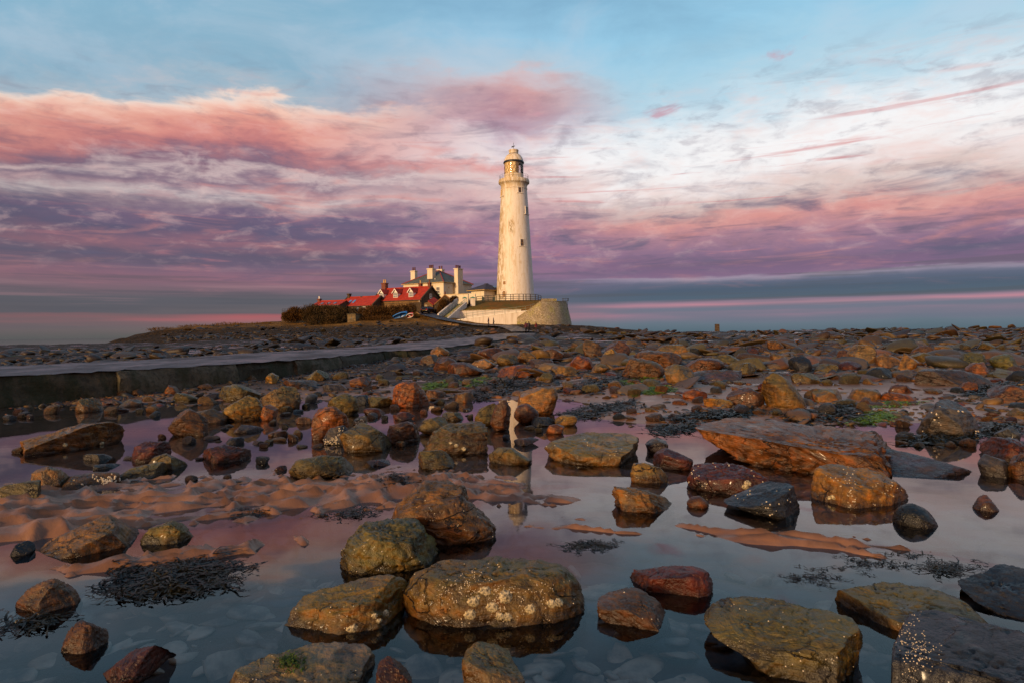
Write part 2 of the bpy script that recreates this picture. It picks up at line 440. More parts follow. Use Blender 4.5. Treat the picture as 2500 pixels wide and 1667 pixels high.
# sand bars: centre u, v (photo), half-length, half-width, turn, height over the bed
BARS = [(-2.9, 4.80, 2.5, .78, .14, .073), (-4.5, 4.2, 1.4, .70, .05, .074), (-1.95, 3.50, 1.0, .17, .40, .105), (-.85, 5.15, .85, .42, .05, .066), (.05, 4.72, .62, .24, -.25, .050), (.42, 3.98, .52, .22, -.5, .060),
        (1.62, 3.66, .50, .18, -.42, .050), (2.35, 3.52, 1.0, .32, -.22, .050), (1.25, 3.85, .4, .14, -.5, .054), (-3.2, 3.9, .6, .12, .3, .07)]
def shore_h(X, Y):
    X = np.asarray(X, dtype=np.float64); Y = np.asarray(Y, dtype=np.float64)
    b = np.interp(Y, KY, KZ)
    land = np.clip((Y-13)/10, 0, 1)
    # the left of the platform lies lower, beyond the causeway
    left = np.clip((-X-4)/10, 0, 1)*land
    b = b*(1-.38*left*np.clip((110-Y)/20, 0, 1)) - .42*np.clip((-X-.40*Y)/12, 0, 1)*np.clip((Y-35)/40, 0, 1)
    am = np.interp(Y, [2, 6, 10, 16, 30, 60, 100], [.012, .012, .03, .07, .13, .18, .24])
    n = fbm2(X, Y*1.2, .55, 1.0, 5, .55)
    n2 = fbm2(X, Y*1.6, .16, 4.0, 4, .5)
    led = fbm2(X*.6, Y*1.4, .22, 8.0, 3, .5)*3.0
    led = (np.floor(led) + np.clip((led-np.floor(led))*5-4, 0, 1))/3.0
    h = b + am*(n*.7 + n2*.7) + led*.22*np.clip((Y-18)/22, 0, 1)
    # sand bars with linguoid ripples
    for cx, cy, a, w, t, hh in BARS:
        dx, dy = X-cx, Y-cy; ct, st = math.cos(t), math.sin(t)
        p, q = (dx*ct+dy*st)/a, (-dx*st+dy*ct)/w
        r2 = p*p+q*q + .45*fbm2(X, Y, 2.1, 3.0, 3)
        h = h + hh*np.exp(-np.clip(r2, 0, 9)**1.4)
    # firm ground comes up sooner on the right
    sm = lambda e0, e1, t: (lambda k: k*k*(3-2*k))(np.clip((t-e0)/(e1-e0), 0, 1))
    h = h + .10*sm(7.4, 9.6, Y)*sm(.6, 2.2, X + .5*fbm2(X, Y, .5, 23.0, 3))*(1-sm(16, 22, Y))
    near = np.clip((7.4-Y)/1.2, 0, 1)*np.clip((Y-2.9)/.6, 0, 1)
    right = sm(-.2, .6, X)
    wx = X + .10*fbm2(X, Y, 2.6, 11.0, 2); wy = Y + .05*fbm2(X, Y, 3.2, 13.0, 2)
    rx, ry = wx*.86+wy*.50, -wx*.50+wy*.86                   # left: short-crested mounds
    q1 = np.stack([rx*4.3, ry*9.5, 0*X+3.0], -1); q2 = np.stack([rx*8.1+5, ry*16.5, 0*X+7.0], -1)
    lef = (1-np.abs(vnoise(q1))*1.7)*.70 + (1-np.abs(vnoise(q2))*1.7)*.30
    tx, ty = wx*.90-wy*.43, wx*.43+wy*.90                    # right: long low streaks
    q3 = np.stack([tx*1.7, ty*11.0, 0*X+9.0], -1); q4 = np.stack([tx*4.0, ty*17.0, 0*X+2.0], -1)
    rig = (1-np.abs(vnoise(q3))*1.8)*.8 + (1-np.abs(vnoise(q4))*1.7)*.2
    rp = lef*(1-right)+rig*right
    rp = np.clip(rp, 0, 1)**1.25
    h = h + near*(.070-.004*right)*(rp-.52) + near*.004*fbm2(X, Y, 14.0, 29.0, 2)
    return h
GRID = []
def build_shore():
    # one sheet, finer towards the shore's edge where the pools are
    nr, na = 520, 560
    r = np.concatenate([np.linspace(0.2, 1.9, 12)[:-1], np.exp(np.linspace(math.log(1.9), math.log(7.0), 260))[:-1], np.exp(np.linspace(math.log(7.0), math.log(420), nr-270))])
    a = np.linspace(-1.25, 1.25, na)
    A, Rr = np.meshgrid(a, r)
    X = Rr*np.sin(A); Y = Rr*np.cos(A) - .6
    Z = shore_h(X, Y)
    # bed of the causeway: the shore never stands above the road
    dm = np.full(X.shape, 1e9); rz = np.zeros(X.shape)
    for (cx, cy), p in zip(_C, NL):
        d_ = np.hypot(X-cx, Y-cy); m_ = d_ < dm; dm = np.where(m_, d_, dm); rz = np.where(m_, p.z, rz)
    Z = np.where(dm < 7.5, np.minimum(Z, rz-.12+np.clip(dm-2.9, 0, 9)*.10), Z)
    GRID.extend([r, a, Z])
    # shell of ground running on behind the viewer
    n = len(r); V = np.stack([X, Y, Z], -1).reshape(-1, 3)
    idx = np.arange(n*na).reshape(n, na)
    Fq = np.stack([idx[:-1, :-1], idx[:-1, 1:], idx[1:, 1:], idx[1:, :-1]], -1).reshape(-1, 4)
    a2 = np.linspace(1.25, 2*math.pi-1.25, 60); r2 = np.exp(np.linspace(math.log(.2), math.log(420), 60))
    A2, R2 = np.meshgrid(a2, r2)
    X2 = R2*np.sin(A2); Y2 = R2*np.cos(A2) - .6
    V2 = np.stack([X2, Y2, np.where(Y2 < -4, -.2+.0*Y2, shore_h(X2, Y2)) + np.clip(-Y2-6, 0, 60)*.03], -1).reshape(-1, 3)
    i2 = np.arange(3600).reshape(60, 60) + len(V)
    F2 = np.stack([i2[:-1, :-1], i2[:-1, 1:], i2[1:, 1:], i2[1:, :-1]], -1).reshape(-1, 4)
    o = np_mesh('shore_ground', np.concatenate([V, V2]), np.concatenate([Fq, F2])[:, ::-1], SHORE)
    struct(o, 'rippled orange sand and dark weedy rock platform')
build_shore()
def shore_fast(X, Y):
    """the built sheet's own height, read between its points"""
    X = np.asarray(X, dtype=np.float64); Y = np.asarray(Y, dtype=np.float64)+.6
    i = np.clip(np.interp(np.hypot(X, Y), GRID[0], np.arange(len(GRID[0]))), 0, len(GRID[0])-1.001); j = np.clip(np.interp(np.arctan2(X, Y), GRID[1], np.arange(len(GRID[1]))), 0, len(GRID[1])-1.001)
    i0, j0 = i.astype(int), j.astype(int); fi, fj = i-i0, j-j0; Z = GRID[2]
    return (Z[i0, j0]*(1-fj)+Z[i0, j0+1]*fj)*(1-fi) + (Z[i0+1, j0]*(1-fj)+Z[i0+1, j0+1]*fj)*fi
def H(x, y): return float(shore_fast(np.array([x]), np.array([y]))[0])
_T = 1.5*1.006**np.arange(745)
def on_shore(u, v, zmin=0.0):
    """where the line of sight through a photo pixel meets the shore (or the pool surface)"""
    d = ray(u, v)
    X, Y, Z = d.x*_T, d.y*_T, CAM.z + d.z*_T
    hit = Z <= np.maximum(zmin, shore_fast(X, Y))
    k = int(np.argmax(hit)) if hit.any() else len(_T)-1
    p = CAM + d*float(_T[k])
    if d.z < 0 and zmin >= 0 and shore_fast(np.array([p.x]), np.array([p.y]))[0] <= zmin: p = G(u, v, zmin)
    return p
w = np_mesh('tide_pool_water', [(-34, -9, 0), (34, -9, 0), (34, 34, 0), (-34, 34, 0)], np.array([[0, 1, 2, 3]]), POOL)
struct(w, 'still shallow tide pool mirroring the pink sky')
SEA = make_water('sea_water', (.9, .93, .95, 1), .35, .25, (.02, .04, .05, 1))
R_ = 30000.0
sea = np_mesh('sea', [(-R_, 100, -.9), (R_, 100, -.9), (R_, R_, -.9), (-R_, R_, -.9)], np.array([[0, 1, 2, 3]]), SEA)
struct(sea, 'flat grey sea beyond the rocks')
bed = np_mesh('sea_bed', [(-R_, 112, -2.4), (R_, 112, -2.4), (R_, R_, -2.4), (-R_, R_, -2.4)], np.array([[0, 1, 2, 3]]), simple('sea_bed', (.03, .04, .045), .9, .1, .1, 0))
struct(bed, 'dark sea bed')

# ------------------------------------------------------------------ causeway
def make_seawall(name, a, b_, weed_):
    m, b = mat(name); pos = geo('Position'); x, y, z = sep(pos)
    n = noise(pos, 1.1, 6, .68); f = noise(pos, 9.0, 5, .65); st_ = noise(vec(x*2.5, y*2.5, z*.6), 1.0, 5, .65)
    c = mixc(sstep(.35, .65, n), a, b_); c = mixc(sstep(.45, .68, f)*.7, c, (.012, .011, .006, 1)); c = mixc(sstep(.42, .62, st_)*.75, c, weed_)
    c = mixc(sstep(.62, .78, f)*.35, c, (.16, .13, .08, 1))
    S.put(b.inputs['Base Color'], c); b.inputs['Roughness'].default_value = .8; b.inputs['Specular IOR Level'].default_value = .25
    S.put(b.inputs['Normal'], bump(n+f*.8, .9, .06))
    return m
CONC = make_seawall('weathered_concrete', (.040, .032, .018, 1), (.075, .058, .034, 1), (.018, .022, .006, 1))
CONC2 = make_seawall('pale_concrete', (.075, .058, .036, 1), (.120, .095, .060, 1), (.030, .030, .010, 1))
def make_road():
    m, b = mat('wet_tarmac'); pos = geo('Position'); px, py, pz = sep(pos)
    n = noise(vec(px*.5+py*.25, py*.15-px*.1, 0), 2.0, 5, .65); f = noise(pos, 30.0, 4, .6)
    S.put(b.inputs['Base Color'], mixc(sstep(.3, .7, n), (.018, .015, .017, 1), (.058, .047, .048, 1)))
    S.put(b.inputs['Roughness'], lin(.3, .7, noise(vec(px*.8, py*.3, 4.0), 1.3, 4, .65), .24, .75))
    b.inputs['Specular IOR Level'].default_value = .3
    S.put(b.inputs['Normal'], bump(f*.5+n, .25, .02))
    return m
ROAD = make_road()
def build_causeway():
    root = empty('causeway', (NL[20].x, NL[20].y, 0)); struct(root, 'wet concrete causeway road curving to the island')
    L = Vector(root.location)
    vs, fs = [], []
    rng = random.Random(3)
    for i, (p, n) in enumerate(zip(NL, NN)):
        for k in range(9):
            t = k/8.0
            q = p - n*(WAY_W*t) - L
            crown = .05*(1-(2*t-1)**2) + .012*math.sin(i*1.7+k*2.3) + .01*rng.uniform(-1, 1)
            vs.append((q.x, q.y, p.z + crown + .004))
    for i in range(len(NL)-1):
        for k in range(8):
            a = i*9+k; fs.append((a, a+1, a+10, a+9))
    o = np_mesh('road_surface', np.array(vs), np.array(fs), ROAD, root)
    # retaining wall in cast lengths; a little out of line with one another, as cast
    cuts = [0, 22, 33, 41, 49, 54, 60, 66, 74, 82, 92, 104, 120]
    off = [0, .07, -.05, .03, .05, .0, .03, -.02, .02, 0, 0, 0]
    for s in range(len(cuts)-1):
        a, b = cuts[s], cuts[s+1]
        V, Fq = [], []
        m = 0; rows = 7
        idx = list(range(a, b+1))
        for i in idx:
            p, n = NL[i], NN[i]
            for r in range(rows):
                h = r/(rows-1)
                bat = .12*(1-h) + off[s] + .03*math.sin(i*.9+r*1.3) + .035*rng.uniform(-1, 1) - (.05+.05*rng.random() if r == rows-1 else 0)
                z = -.35 + (p.z+.35-.006)*h
                q = p + n*bat - L; V.append((q.x, q.y, z))
            q = p - n*.32 - L; V.append((q.x, q.y, p.z-.004))
            q = p - n*.32 - L; V.append((q.x, q.y, -.35))
        R = rows+2
        for j in range(len(idx)-1):
            for r in range(R-1):
                k = j*R+r; Fq.append((k, k+1, k+R+1, k+R))
        Fl = [list(f) for f in Fq] + [list(range(R)), list(range((len(idx)-1)*R, len(idx)*R))[::-1]]
        w = np_mesh('wall_length', np.array(V), Fl, CONC2 if s in (1, 3) else CONC, root, True)
        try: w.data.set_sharp_from_angle(angle=math.radians(45))
        except Exception: pass
    V = []; Fq = []
    for i, (p, n) in enumerate(zip(NL, NN)):
        e = p - n*WAY_W - L
        V += [(e.x, e.y, p.z+.002), (e.x-n.x*.15, e.y-n.y*.15, p.z-.5), (e.x-n.x*.6, e.y-n.y*.6, -.3)]
    for i in range(len(NL)-1):
        for k in range(2): a = i*3+k; Fq.append((a, a+1, a+4, a+3))
    np_mesh('far_edge', np.array(V), np.array(Fq), CONC, root)
build_causeway()

# ------------------------------------------------------------------ rocks
def cube_sphere(n):
    vs, fs = [], []
    key = {}
    t = np.tan(np.linspace(-math.pi/4, math.pi/4, n+1))
    for ax in range(3):
        for sg in (-1, 1):
            ids = np.zeros((n+1, n+1), dtype=int)
            for i in range(n+1):
                for j in range(n+1):
                    p = [0, 0, 0]; p[ax] = sg; p[(ax+1) % 3] = t[i]; p[(ax+2) % 3] = t[j]
                    k = (round(p[0]*1e4), round(p[1]*1e4), round(p[2]*1e4))
                    if k not in key: key[k] = len(vs); vs.append(p)
                    ids[i, j] = key[k]
            for i in range(n):
                for j in range(n):
                    q = [ids[i, j], ids[i+1, j], ids[i+1, j+1], ids[i, j+1]]
                    fs.append(q if sg > 0 else q[::-1])
    V = np.array(vs, dtype=np.float64); V /= np.linalg.norm(V, axis=1)[:, None]
    return V, np.array(fs)
_cs = {}
def csph(n):
    if n not in _cs: _cs[n] = cube_sphere(n)
    return _cs[n]

TONE = {  # base colours of the stones (linear), with the word used for them
    'ochre': (.190, .094, .016), 'olive': (.112, .082, .014), 'brown': (.115, .052, .014), 'orange': (.215, .074, .010),
    'red': (.098, .022, .008), 'grey': (.072, .065, .060), 'slate': (.020, .023, .028), 'black': (.010, .012, .014),
    'tan': (.200, .115, .036), 'yellow': (.260, .145, .018), 'rust': (.185, .076, .018), 'plum': (.062, .036, .036), 'pale': (.21, .155, .092)}

def polar(poly, n=180):
    """radius against angle of a polygon (k,2) about its centre"""
    poly = np.asarray(poly, dtype=np.float64)
    c = (poly.max(0)+poly.min(0))/2
    q = poly-c
    th = np.linspace(-math.pi, math.pi, n, endpoint=False); R = np.zeros(n)
    for k in range(len(q)):
        a, b = q[k], q[(k+1) % len(q)]
        e = b-a
        dx, dz = np.cos(th), np.sin(th)
        den = dx*e[1]-dz*e[0]
        den = np.where(np.abs(den) < 1e-9, 1e-9, den)
        t = (a[0]*e[1]-a[1]*e[0])/den
        s = (a[0]*dz-a[1]*dx)/den
        R = np.where((t > 0) & (s >= -1e-6) & (s <= 1+1e-6), np.maximum(R, t), R)
    R[R <= 0] = np.median(R[R > 0])
    k = np.array([.1, .2, .4, .2, .1])
    R = np.convolve(np.concatenate([R[-2:], R, R[:2]]), k, 'valid')
    return c, R
def blob_poly(rng, w, h, style):
    """outline for a stone of which only the box is known"""
    n = 22; ex = {'round': 2.2, 'block': 3.4, 'slab': 3.0, 'sharp': 2.4}[style]
    th = np.linspace(0, 2*math.pi, n, endpoint=False)
    c, s = np.cos(th), np.sin(th)
    r = (np.abs(c)**ex + np.abs(s)**ex)**(-1/ex)
    amp = {'round': .05, 'block': .07, 'slab': .06, 'sharp': .13}[style]
    r = r*(1 + amp*np.interp(th, np.linspace(0, 2*math.pi, 9), np.append(*(lambda z: (z, z[:1]))(rng.randn(8)))))
    x = r*c; z = r*s
    x = x + z*rng.uniform(-.3, .3)*(1.6 if style == 'sharp' else 1)
    z = z*(1 + x*rng.uniform(-.35, .35))
    x = (x-x.min())/(x.max()-x.min())-.5; z = (z-z.min())/(z.max()-z.min())-.5
    return np.stack([x*w, z*h], -1)

def rock_verts(rng, R, dep, n, p=.72, namp=.05, cuts=4, top=None, strata=.0):
    d, fs = csph(n)
    th = np.arctan2(d[:, 2], d[:, 0]); rho = np.hypot(d[:, 0], d[:, 2])
    Rr = np.interp(th, np.linspace(-math.pi, math.pi, len(R)+1), np.append(R, R[0]))
    k = np.clip(rho, 0, 1)**p
    V = np.stack([Rr*k*np.cos(th), dep*np.sign(d[:, 1])*np.abs(d[:, 1])**p, Rr*k*np.sin(th)], -1)
    size = float(np.mean(R))
    for c in range(cuts):
        a = rng.uniform(-1.5, 1.5); e = rng.uniform(-.35, 1.2)
        nv = np.array([math.sin(a)*math.cos(e), -math.cos(a)*math.cos(e)*rng.choice([1, 1, 1, -1]), math.sin(e)])
        s = V @ nv; o = np.quantile(s, rng.uniform(.82, .95))
        V = V - nv[None, :]*(np.clip(s-o, 0, None)*.97)[:, None]
    if top is not None:                               # a broad flattish upper face turned a little to the viewer
        nv = np.array([top[0], -top[1], 1.0]); nv /= np.linalg.norm(nv)
        s = V @ nv; o = np.quantile(s, top[2]); V = V - nv[None, :]*(np.clip(s-o, 0, None)*.92)[:, None]
    sd = rng.uniform(0, 90, 3)
    q = V/size
    nrm = V/np.maximum(np.linalg.norm(V, axis=1)[:, None], 1e-6)
    rdg = fbm(q*2.3+sd*.6, 3)
    dis = fbm(q*1.3+sd, 3)*1.1 + fbm(q*4.0+sd*1.7, 3)*.75 + (np.abs(rdg)-.22)*1.1
    if n >= 14: dis = dis + fbm(q*11.0+sd, 3)*.42
    if n >= 24:
        pit = np.clip(fbm(q*15.0+sd*2.1, 2)-.28, 0, 1)
        crk = np.exp(-(fbm(q*1.9+sd*.3, 3)/.035)**2)
        dis = dis - pit*2.2 - crk*.75
    if strata:
        tl = rng.uniform(-.35, .35)
        zz = q[:, 2] + q[:, 0]*tl + .16*fbm(q*1.5+sd, 2)
        fz = zz*rng.uniform(4.0, 6.5) + .5*fbm(q*2.0+sd, 2); fr = fz-np.floor(fz)
        lay = np.where(fr < .82, fr/.82, (1-fr)/.18)                     # ledges: each bed overhangs the one below
        l1 = np.stack([zz*9.0, q[:, 0]*.5, q[:, 1]*.5], -1)
        dis = dis + (strata/namp)*(1.5*(lay-.5) - 1.2*np.abs(fbm(l1+sd, 2)))
    V = V + nrm*(namp*size*dis)[:, None]
    return V, fs

LAND = []      # landmarks that labels of small stones refer to
RECS = []      # every placed stone: (centre u, v, half-width px)
def put_rock(poly_px, tone, label, seed, name='boulder', n=20, p=.72, dep=.8, namp=.05, cuts=3, top=None, strata=None, down=.35, group=None, mark=None, jitter=.16, base=None, zmin=0.0, parts=None):
    """a stone whose seen outline is given in photo pixels; it stands where the foot of that outline meets the shore"""
    rng = np.random.RandomState(seed)
    if strata is None: strata = rng.choice([0, .010, .018, .026])
    cuts = cuts+3 if cuts else 0
    poly = np.asarray(poly_px, dtype=np.float64)
    u0, v0 = poly.min(0); u1, v1 = poly.max(0)
    uc = (u0+u1)/2
    ft = on_shore(uc, v1, zmin) if base is None else base
    d = (ft-CAM); d.normalize()
    dist = (ft-CAM).length
    wid = (u1-u0)/F*dist
    dh = wid*.5*dep                                   # half depth
    hgt = (v1-v0)/F*dist
    dh = max(min(dh, hgt*1.9), hgt*.42)
    # the body's middle plane lies half a depth behind the foot, square to the line of sight
    fwd = Vector((d.x, d.y, 0)).normalized()
    mid = ft + fwd*dh*.62
    k = ((mid-CAM).dot(fwd))/((ft-CAM).dot(fwd))
    tilt = math.atan2(-d.z, math.hypot(d.x, d.y))*.75
    right = Vector((fwd.y, -fwd.x, 0)); upv = Vector((0, 0, 1))*math.cos(tilt) + fwd*math.sin(tilt); yv = fwd*math.cos(tilt) - Vector((0, 0, 1))*math.sin(tilt)
    # pixel -> metres in that plane
    sc = (mid-CAM).dot(d)/F
    loc = np.stack([(poly[:, 0]-uc), -(poly[:, 1]-v1)], -1)
    vmid = (v1-v0)*.45
    loc[:, 1] = np.where(loc[:, 1] < vmid, vmid-(vmid-loc[:, 1])*(1+down), loc[:, 1])
    # undo the camera's roll
    cr, sr = math.cos(math.radians(.678)), math.sin(math.radians(.678))
    loc = np.stack([loc[:, 0]*cr+loc[:, 1]*sr, -loc[:, 0]*sr+loc[:, 1]*cr], -1)*sc
    c, R = polar(loc)
    if p >= .85:
        kk = np.hanning(27); kk /= kk.sum(); R = np.convolve(np.concatenate([R[-13:], R, R[:13]]), kk, 'valid')
    V, fs = rock_verts(rng, R, dh, n, p, namp, cuts, top, strata)
    # where the foot's pixel lies on the plane: along the ray through (uc, v1)
    rr = ray(uc, v1); t = (mid-CAM).dot(yv)/rr.dot(yv); org = CAM + rr*t
    V = V + np.array([c[0], 0, c[1]])[None, :]
    RT = np.array(ROT.transposed()); right_, yv_, upv_, org_, fw_ = map(np.array, (right, yv, upv, org, fwd))
    gz = max(zmin, ft.z)-.004
    sx, sz, ox, oz, od = 1.0, 1.0, 0.0, 0.0, 0.0
    for it in range(6):
        W = np.outer(V[:, 0]*sx+ox, right_) + np.outer(V[:, 1]*(sx*.5+.5), yv_) + np.outer(V[:, 2]*sz+oz, upv_) + org_[None, :] + fw_[None, :]*od
        if it == 5: break
        q = (W-np.array(CAM)[None, :]) @ RT.T
        pu, pv = CU + F*q[:, 0]/-q[:, 2], CV - F*q[:, 1]/-q[:, 2]
        vis = W[:, 2] > gz
        if vis.sum() < 12: break
        a0, a1, b0, b1 = pu[vis].min(), pu[vis].max(), pv[vis].min(), pv[vis].max()
        m_ = dist/F
        sx *= float(np.clip((u1-u0)/max(a1-a0, 1), .8, 1.25)); ox += ((u0+u1)-(a0+a1))/2*m_*.9
        oz += (b0-v0)*m_*.55                                   # raise or sink to meet the seen top
        if v1 < 1640: od += float(np.clip((b1-v1)*m_*dist/CAM.z*.55, -dh*.5, dh*.5))
    pivot = Vector((float(W[:, 0].mean()), float(W[:, 1].mean()), float(W[:, 2].min())))
    o = np_mesh(name, W-np.array(pivot)[None, :], fs, ROCK)
    o.location = pivot
    cc = .95*np.array(TONE[tone])*(1+rng.uniform(-jitter, jitter))*np.exp(rng.randn(3)*jitter*.45)
    o.color = (*cc, 1.0)
    tag(o, label, {'boulder': 'boulder', 'rock': 'rock', 'stone': 'stone', 'rock_slab': 'rock slab'}.get(name, 'rock'), group or 'boulders and rocks about the tide pools')
    RECS.append(((u0+u1)/2, (v0+v1)/2, (u1-u0)/2, (v1-v0)/2))
    if mark: LAND.append((uc, (v0+v1)/2, mark))
    return o
K = 1.06293
def D(pts): return [(x*K, y*K) for x, y in pts]          # outlines were read on a 2352-wide view
SEED = [100]
HERO = {}
def hero(key, pts, tone, label, mark=None, **kw):
    SEED[0] += 1
    HERO[key] = put_rock(D(pts), tone, label, SEED[0], mark=mark, **kw)
    return HERO[key]
BIG = dict(n=44, namp=.045)
hero('limpet', [(920,1345),(945,1310),(1000,1285),(1060,1279),(1180,1280),(1260,1283),(1300,1292),(1330,1325),(1347,1370),(1348,1405),(1320,1432),(1270,1440),(1200,1437),(1130,1436),(1060,1432),(1000,1425),(950,1400),(925,1370)],
     'ochre', 'large rounded brown boulder dotted with limpets in the foreground pool', 'limpet boulder', p=.66, top=(0,.35,.86), cuts=0, **BIG)
hero('stripe', [(652,1450),(665,1400),(690,1355),(730,1335),(790,1327),(860,1319),(893,1325),(915,1345),(935,1375),(942,1410),(930,1432),(880,1447),(800,1455),(720,1458)],
     'yellow', 'yellow-brown boulder with slanting dark layers touching the limpet boulder', 'striped yellow boulder', strata=.030, cuts=2, top=(-.2,.4,.84), **BIG)
hero('pitted', [(780,1260),(795,1230),(830,1205),(890,1190),(940,1190),(970,1200),(990,1240),(1008,1272),(985,1290),(920,1310),(840,1320),(800,1318),(782,1295)],
     'olive', 'knobbly olive boulder with pitted top behind the striped yellow boulder', 'pitted olive boulder', n=44, namp=.075, cuts=2, top=(.1,.4,.85))
hero('humped', [(896,1170),(915,1145),(940,1135),(950,1115),(985,1104),(1040,1103),(1075,1115),(1085,1145),(1110,1170),(1140,1203),(1135,1225),(1100,1240),(1050,1252),(1010,1240),(960,1200),(910,1188)],
     'ochre', 'humped boulder with an olive dome on an orange skirt in mid pool', 'humped boulder', n=44, namp=.06, cuts=1)
hero('mossy', [(522,1540),(530,1510),(560,1495),(620,1485),(720,1475),(780,1472),(820,1490),(850,1515),(862,1545),(850,1600),(700,1625),(540,1610)],
     'pale', 'glistening grey-green rock with a bright moss patch at the picture bottom', 'mossy grey rock', n=44, namp=.065, cuts=2, top=(.05,.5,.7), down=.5)
hero('redtip', [(862,1540),(870,1512),(895,1505),(920,1525),(947,1540),(935,1570),(900,1590),(865,1585)], 'orange', 'small rust-red pointed rock beside the mossy grey rock', 'rust-red pointed rock', name='rock', n=26, namp=.07, cuts=4, down=.6)
hero('wedge', [(1060,1480),(1075,1472),(1130,1480),(1170,1492),(1200,1520),(1212,1550),(1205,1600),(1062,1610)], 'tan', 'tan wedge-shaped rock cut by the picture bottom below the limpet boulder', 'tan wedge rock', name='rock', n=36, namp=.05, cuts=3, top=(.3,.5,.72), down=.5)
hero('roundbrown', [(1371,1385),(1385,1362),(1420,1350),(1460,1352),(1500,1375),(1530,1410),(1528,1430),(1475,1451),(1420,1437),(1375,1415)], 'brown', 'smooth round red-brown stone with a dark blotch right of the limpet boulder', 'round red-brown stone', n=36, namp=.04, cuts=3, top=(-.2,.4,.8))
hero('redblock', [(1446,1340),(1470,1315),(1510,1318),(1560,1305),(1600,1299),(1630,1305),(1639,1330),(1639,1362),(1590,1370),(1520,1372),(1460,1350)], 'red', 'dark red saddle-topped rock behind the round red-brown stone', 'red saddle rock', name='rock', n=36, namp=.05, cuts=3, p=.62)
hero('glisten', [(1617,1425),(1640,1390),(1700,1373),(1790,1370),(1870,1368),(1930,1380),(1970,1400),(1982,1430),(1960,1490),(1930,1540),(1895,1550),(1820,1525),(1720,1480),(1650,1455),(1620,1440)],
     'olive', 'wet glistening brown boulder split by a dark crack at lower right', 'glistening cracked boulder', top=(-.1,.5,.72), cuts=2, strata=.02, **BIG)
hero('longolive', [(1912,1382),(1950,1360),(2010,1345),(2080,1342),(2150,1340),(2210,1350),(2260,1385),(2285,1420),(2250,1440),(2150,1450),(2060,1470),(1980,1460),(1930,1400)],
     'olive', 'long low olive and sand-coloured boulder behind the black barnacled block', 'long olive boulder', cuts=2, top=(0,.4,.8), **BIG)
hero('blackblock', [(2048,1445),(2070,1408),(2110,1400),(2200,1405),(2300,1418),(2480,1440),(2640,1500),(2640,1690),(2060,1690),(2045,1530)],
     'slate', 'big black angular block with white barnacles in the lower right corner', 'black barnacled block', n=48, namp=.035, cuts=2, p=.42, top=(-.05,.30,.80), down=.3)
hero('darkslab', [(2200,1322),(2240,1298),(2300,1295),(2400,1310),(2450,1340),(2440,1430),(2340,1425),(2270,1380)], 'slate', 'flat dark slab with orange stains at the right edge above the black block', 'dark stained slab', name='rock_slab', n=36, namp=.05, cuts=2, top=(0,.5,.62), strata=.02)
hero('darktri', [(1662,1160),(1700,1135),(1750,1120),(1810,1105),(1825,1115),(1838,1160),(1838,1190),(1780,1192),(1700,1175)], 'slate', 'dark slate-grey angular stone sloping left in front of the big brown slab', 'slate wedge stone', name='rock', n=32, namp=.03, cuts=4, p=.55, top=(-.3,.4,.7))
hero('yellowblock', [(1861,1120),(1870,1080),(1910,1065),(1970,1068),(2020,1075),(2060,1095),(2087,1118),(2086,1155),(2040,1165),(1950,1168),(1880,1160),(1862,1140)], 'yellow', 'golden yellow speckled block boulder mirrored in the right-hand pool', 'golden block', n=40, namp=.045, cuts=2, p=.55, top=(.12,.4,.78))
hero('blackegg', [(2049,1190),(2065,1165),(2095,1155),(2130,1165),(2155,1192),(2153,1210),(2110,1214),(2065,1205)], 'black', 'smooth black egg-shaped stone in front of the golden block', 'black egg stone', name='stone', n=28, namp=.012, cuts=0, p=.9)
hero('smalldark', [(2233,1160),(2250,1137),(2268,1135),(2296,1162),(2290,1170),(2255,1176)], 'brown', 'lone small dark brown stone in open water right of the black egg stone', name='stone', n=16, namp=.04, cuts=3)
hero('reddish', [(1577,1100),(1590,1070),(1620,1062),(1690,1066),(1730,1080),(1770,1095),(1785,1110),(1760,1130),(1700,1138),(1620,1130),(1585,1120)], 'red', 'rough reddish-brown rock at the foot of the big brown slab', 'reddish rough rock', name='rock', n=36, namp=.07, cuts=2, strata=.02)
hero('slab', [(1596,985),(1640,965),(1720,962),(1850,975),(1960,985),(2030,1010),(2060,1040),(2040,1062),(1960,1075),(1900,1095),(1880,1108),(1800,1100),(1700,1070),(1640,1040),(1600,1015)],
     'rust', 'biggest flat brown slab with cracked surface right of centre', 'big brown slab', name='rock_slab', n=56, namp=.065, cuts=2, p=.5, top=(.05,.26,.76), strata=.055, dep=.75)
hero('tongue', [(1985,1042),(2040,1030),(2110,1045),(2170,1065),(2235,1085),(2200,1092),(2120,1090),(2040,1098),(1990,1080)], 'plum', 'thin purple-grey flat slab running out behind the golden block', name='rock_slab', n=26, namp=.05, cuts=1, top=(0,.5,.6))
hero('pyramid', [(2105,1000),(2130,965),(2160,930),(2185,915),(2215,930),(2245,960),(2256,985),(2250,1003),(2200,1003),(2140,1003)], 'grey', 'large grey pyramid-shaped boulder at the right beyond the pool', 'grey pyramid boulder', n=36, namp=.035, cuts=2, p=.7)
hero('square', [(1250,1020),(1270,1000),(1330,992),(1420,992),(1450,1005),(1468,1030),(1468,1060),(1420,1070),(1320,1068),(1270,1050)], 'tan', 'broad square-cut buff boulder right of the lighthouse reflection', 'square buff boulder', n=40, namp=.05, cuts=1, p=.55, top=(0,.4,.7), strata=.02)
hero('smallyellow', [(1447,1085),(1455,1064),(1480,1062),(1515,1072),(1535,1090),(1530,1105),(1480,1110),(1450,1103)], 'yellow', 'small pale yellow rock below the square buff boulder', name='rock', n=22, namp=.05, cuts=3)
hero('darkred', [(1500,1035),(1520,1027),(1560,1042),(1592,1056),(1588,1075),(1530,1080),(1505,1070)], 'red', 'dark red wedge stone right of the square buff boulder', name='stone', n=22, namp=.04, cuts=3)
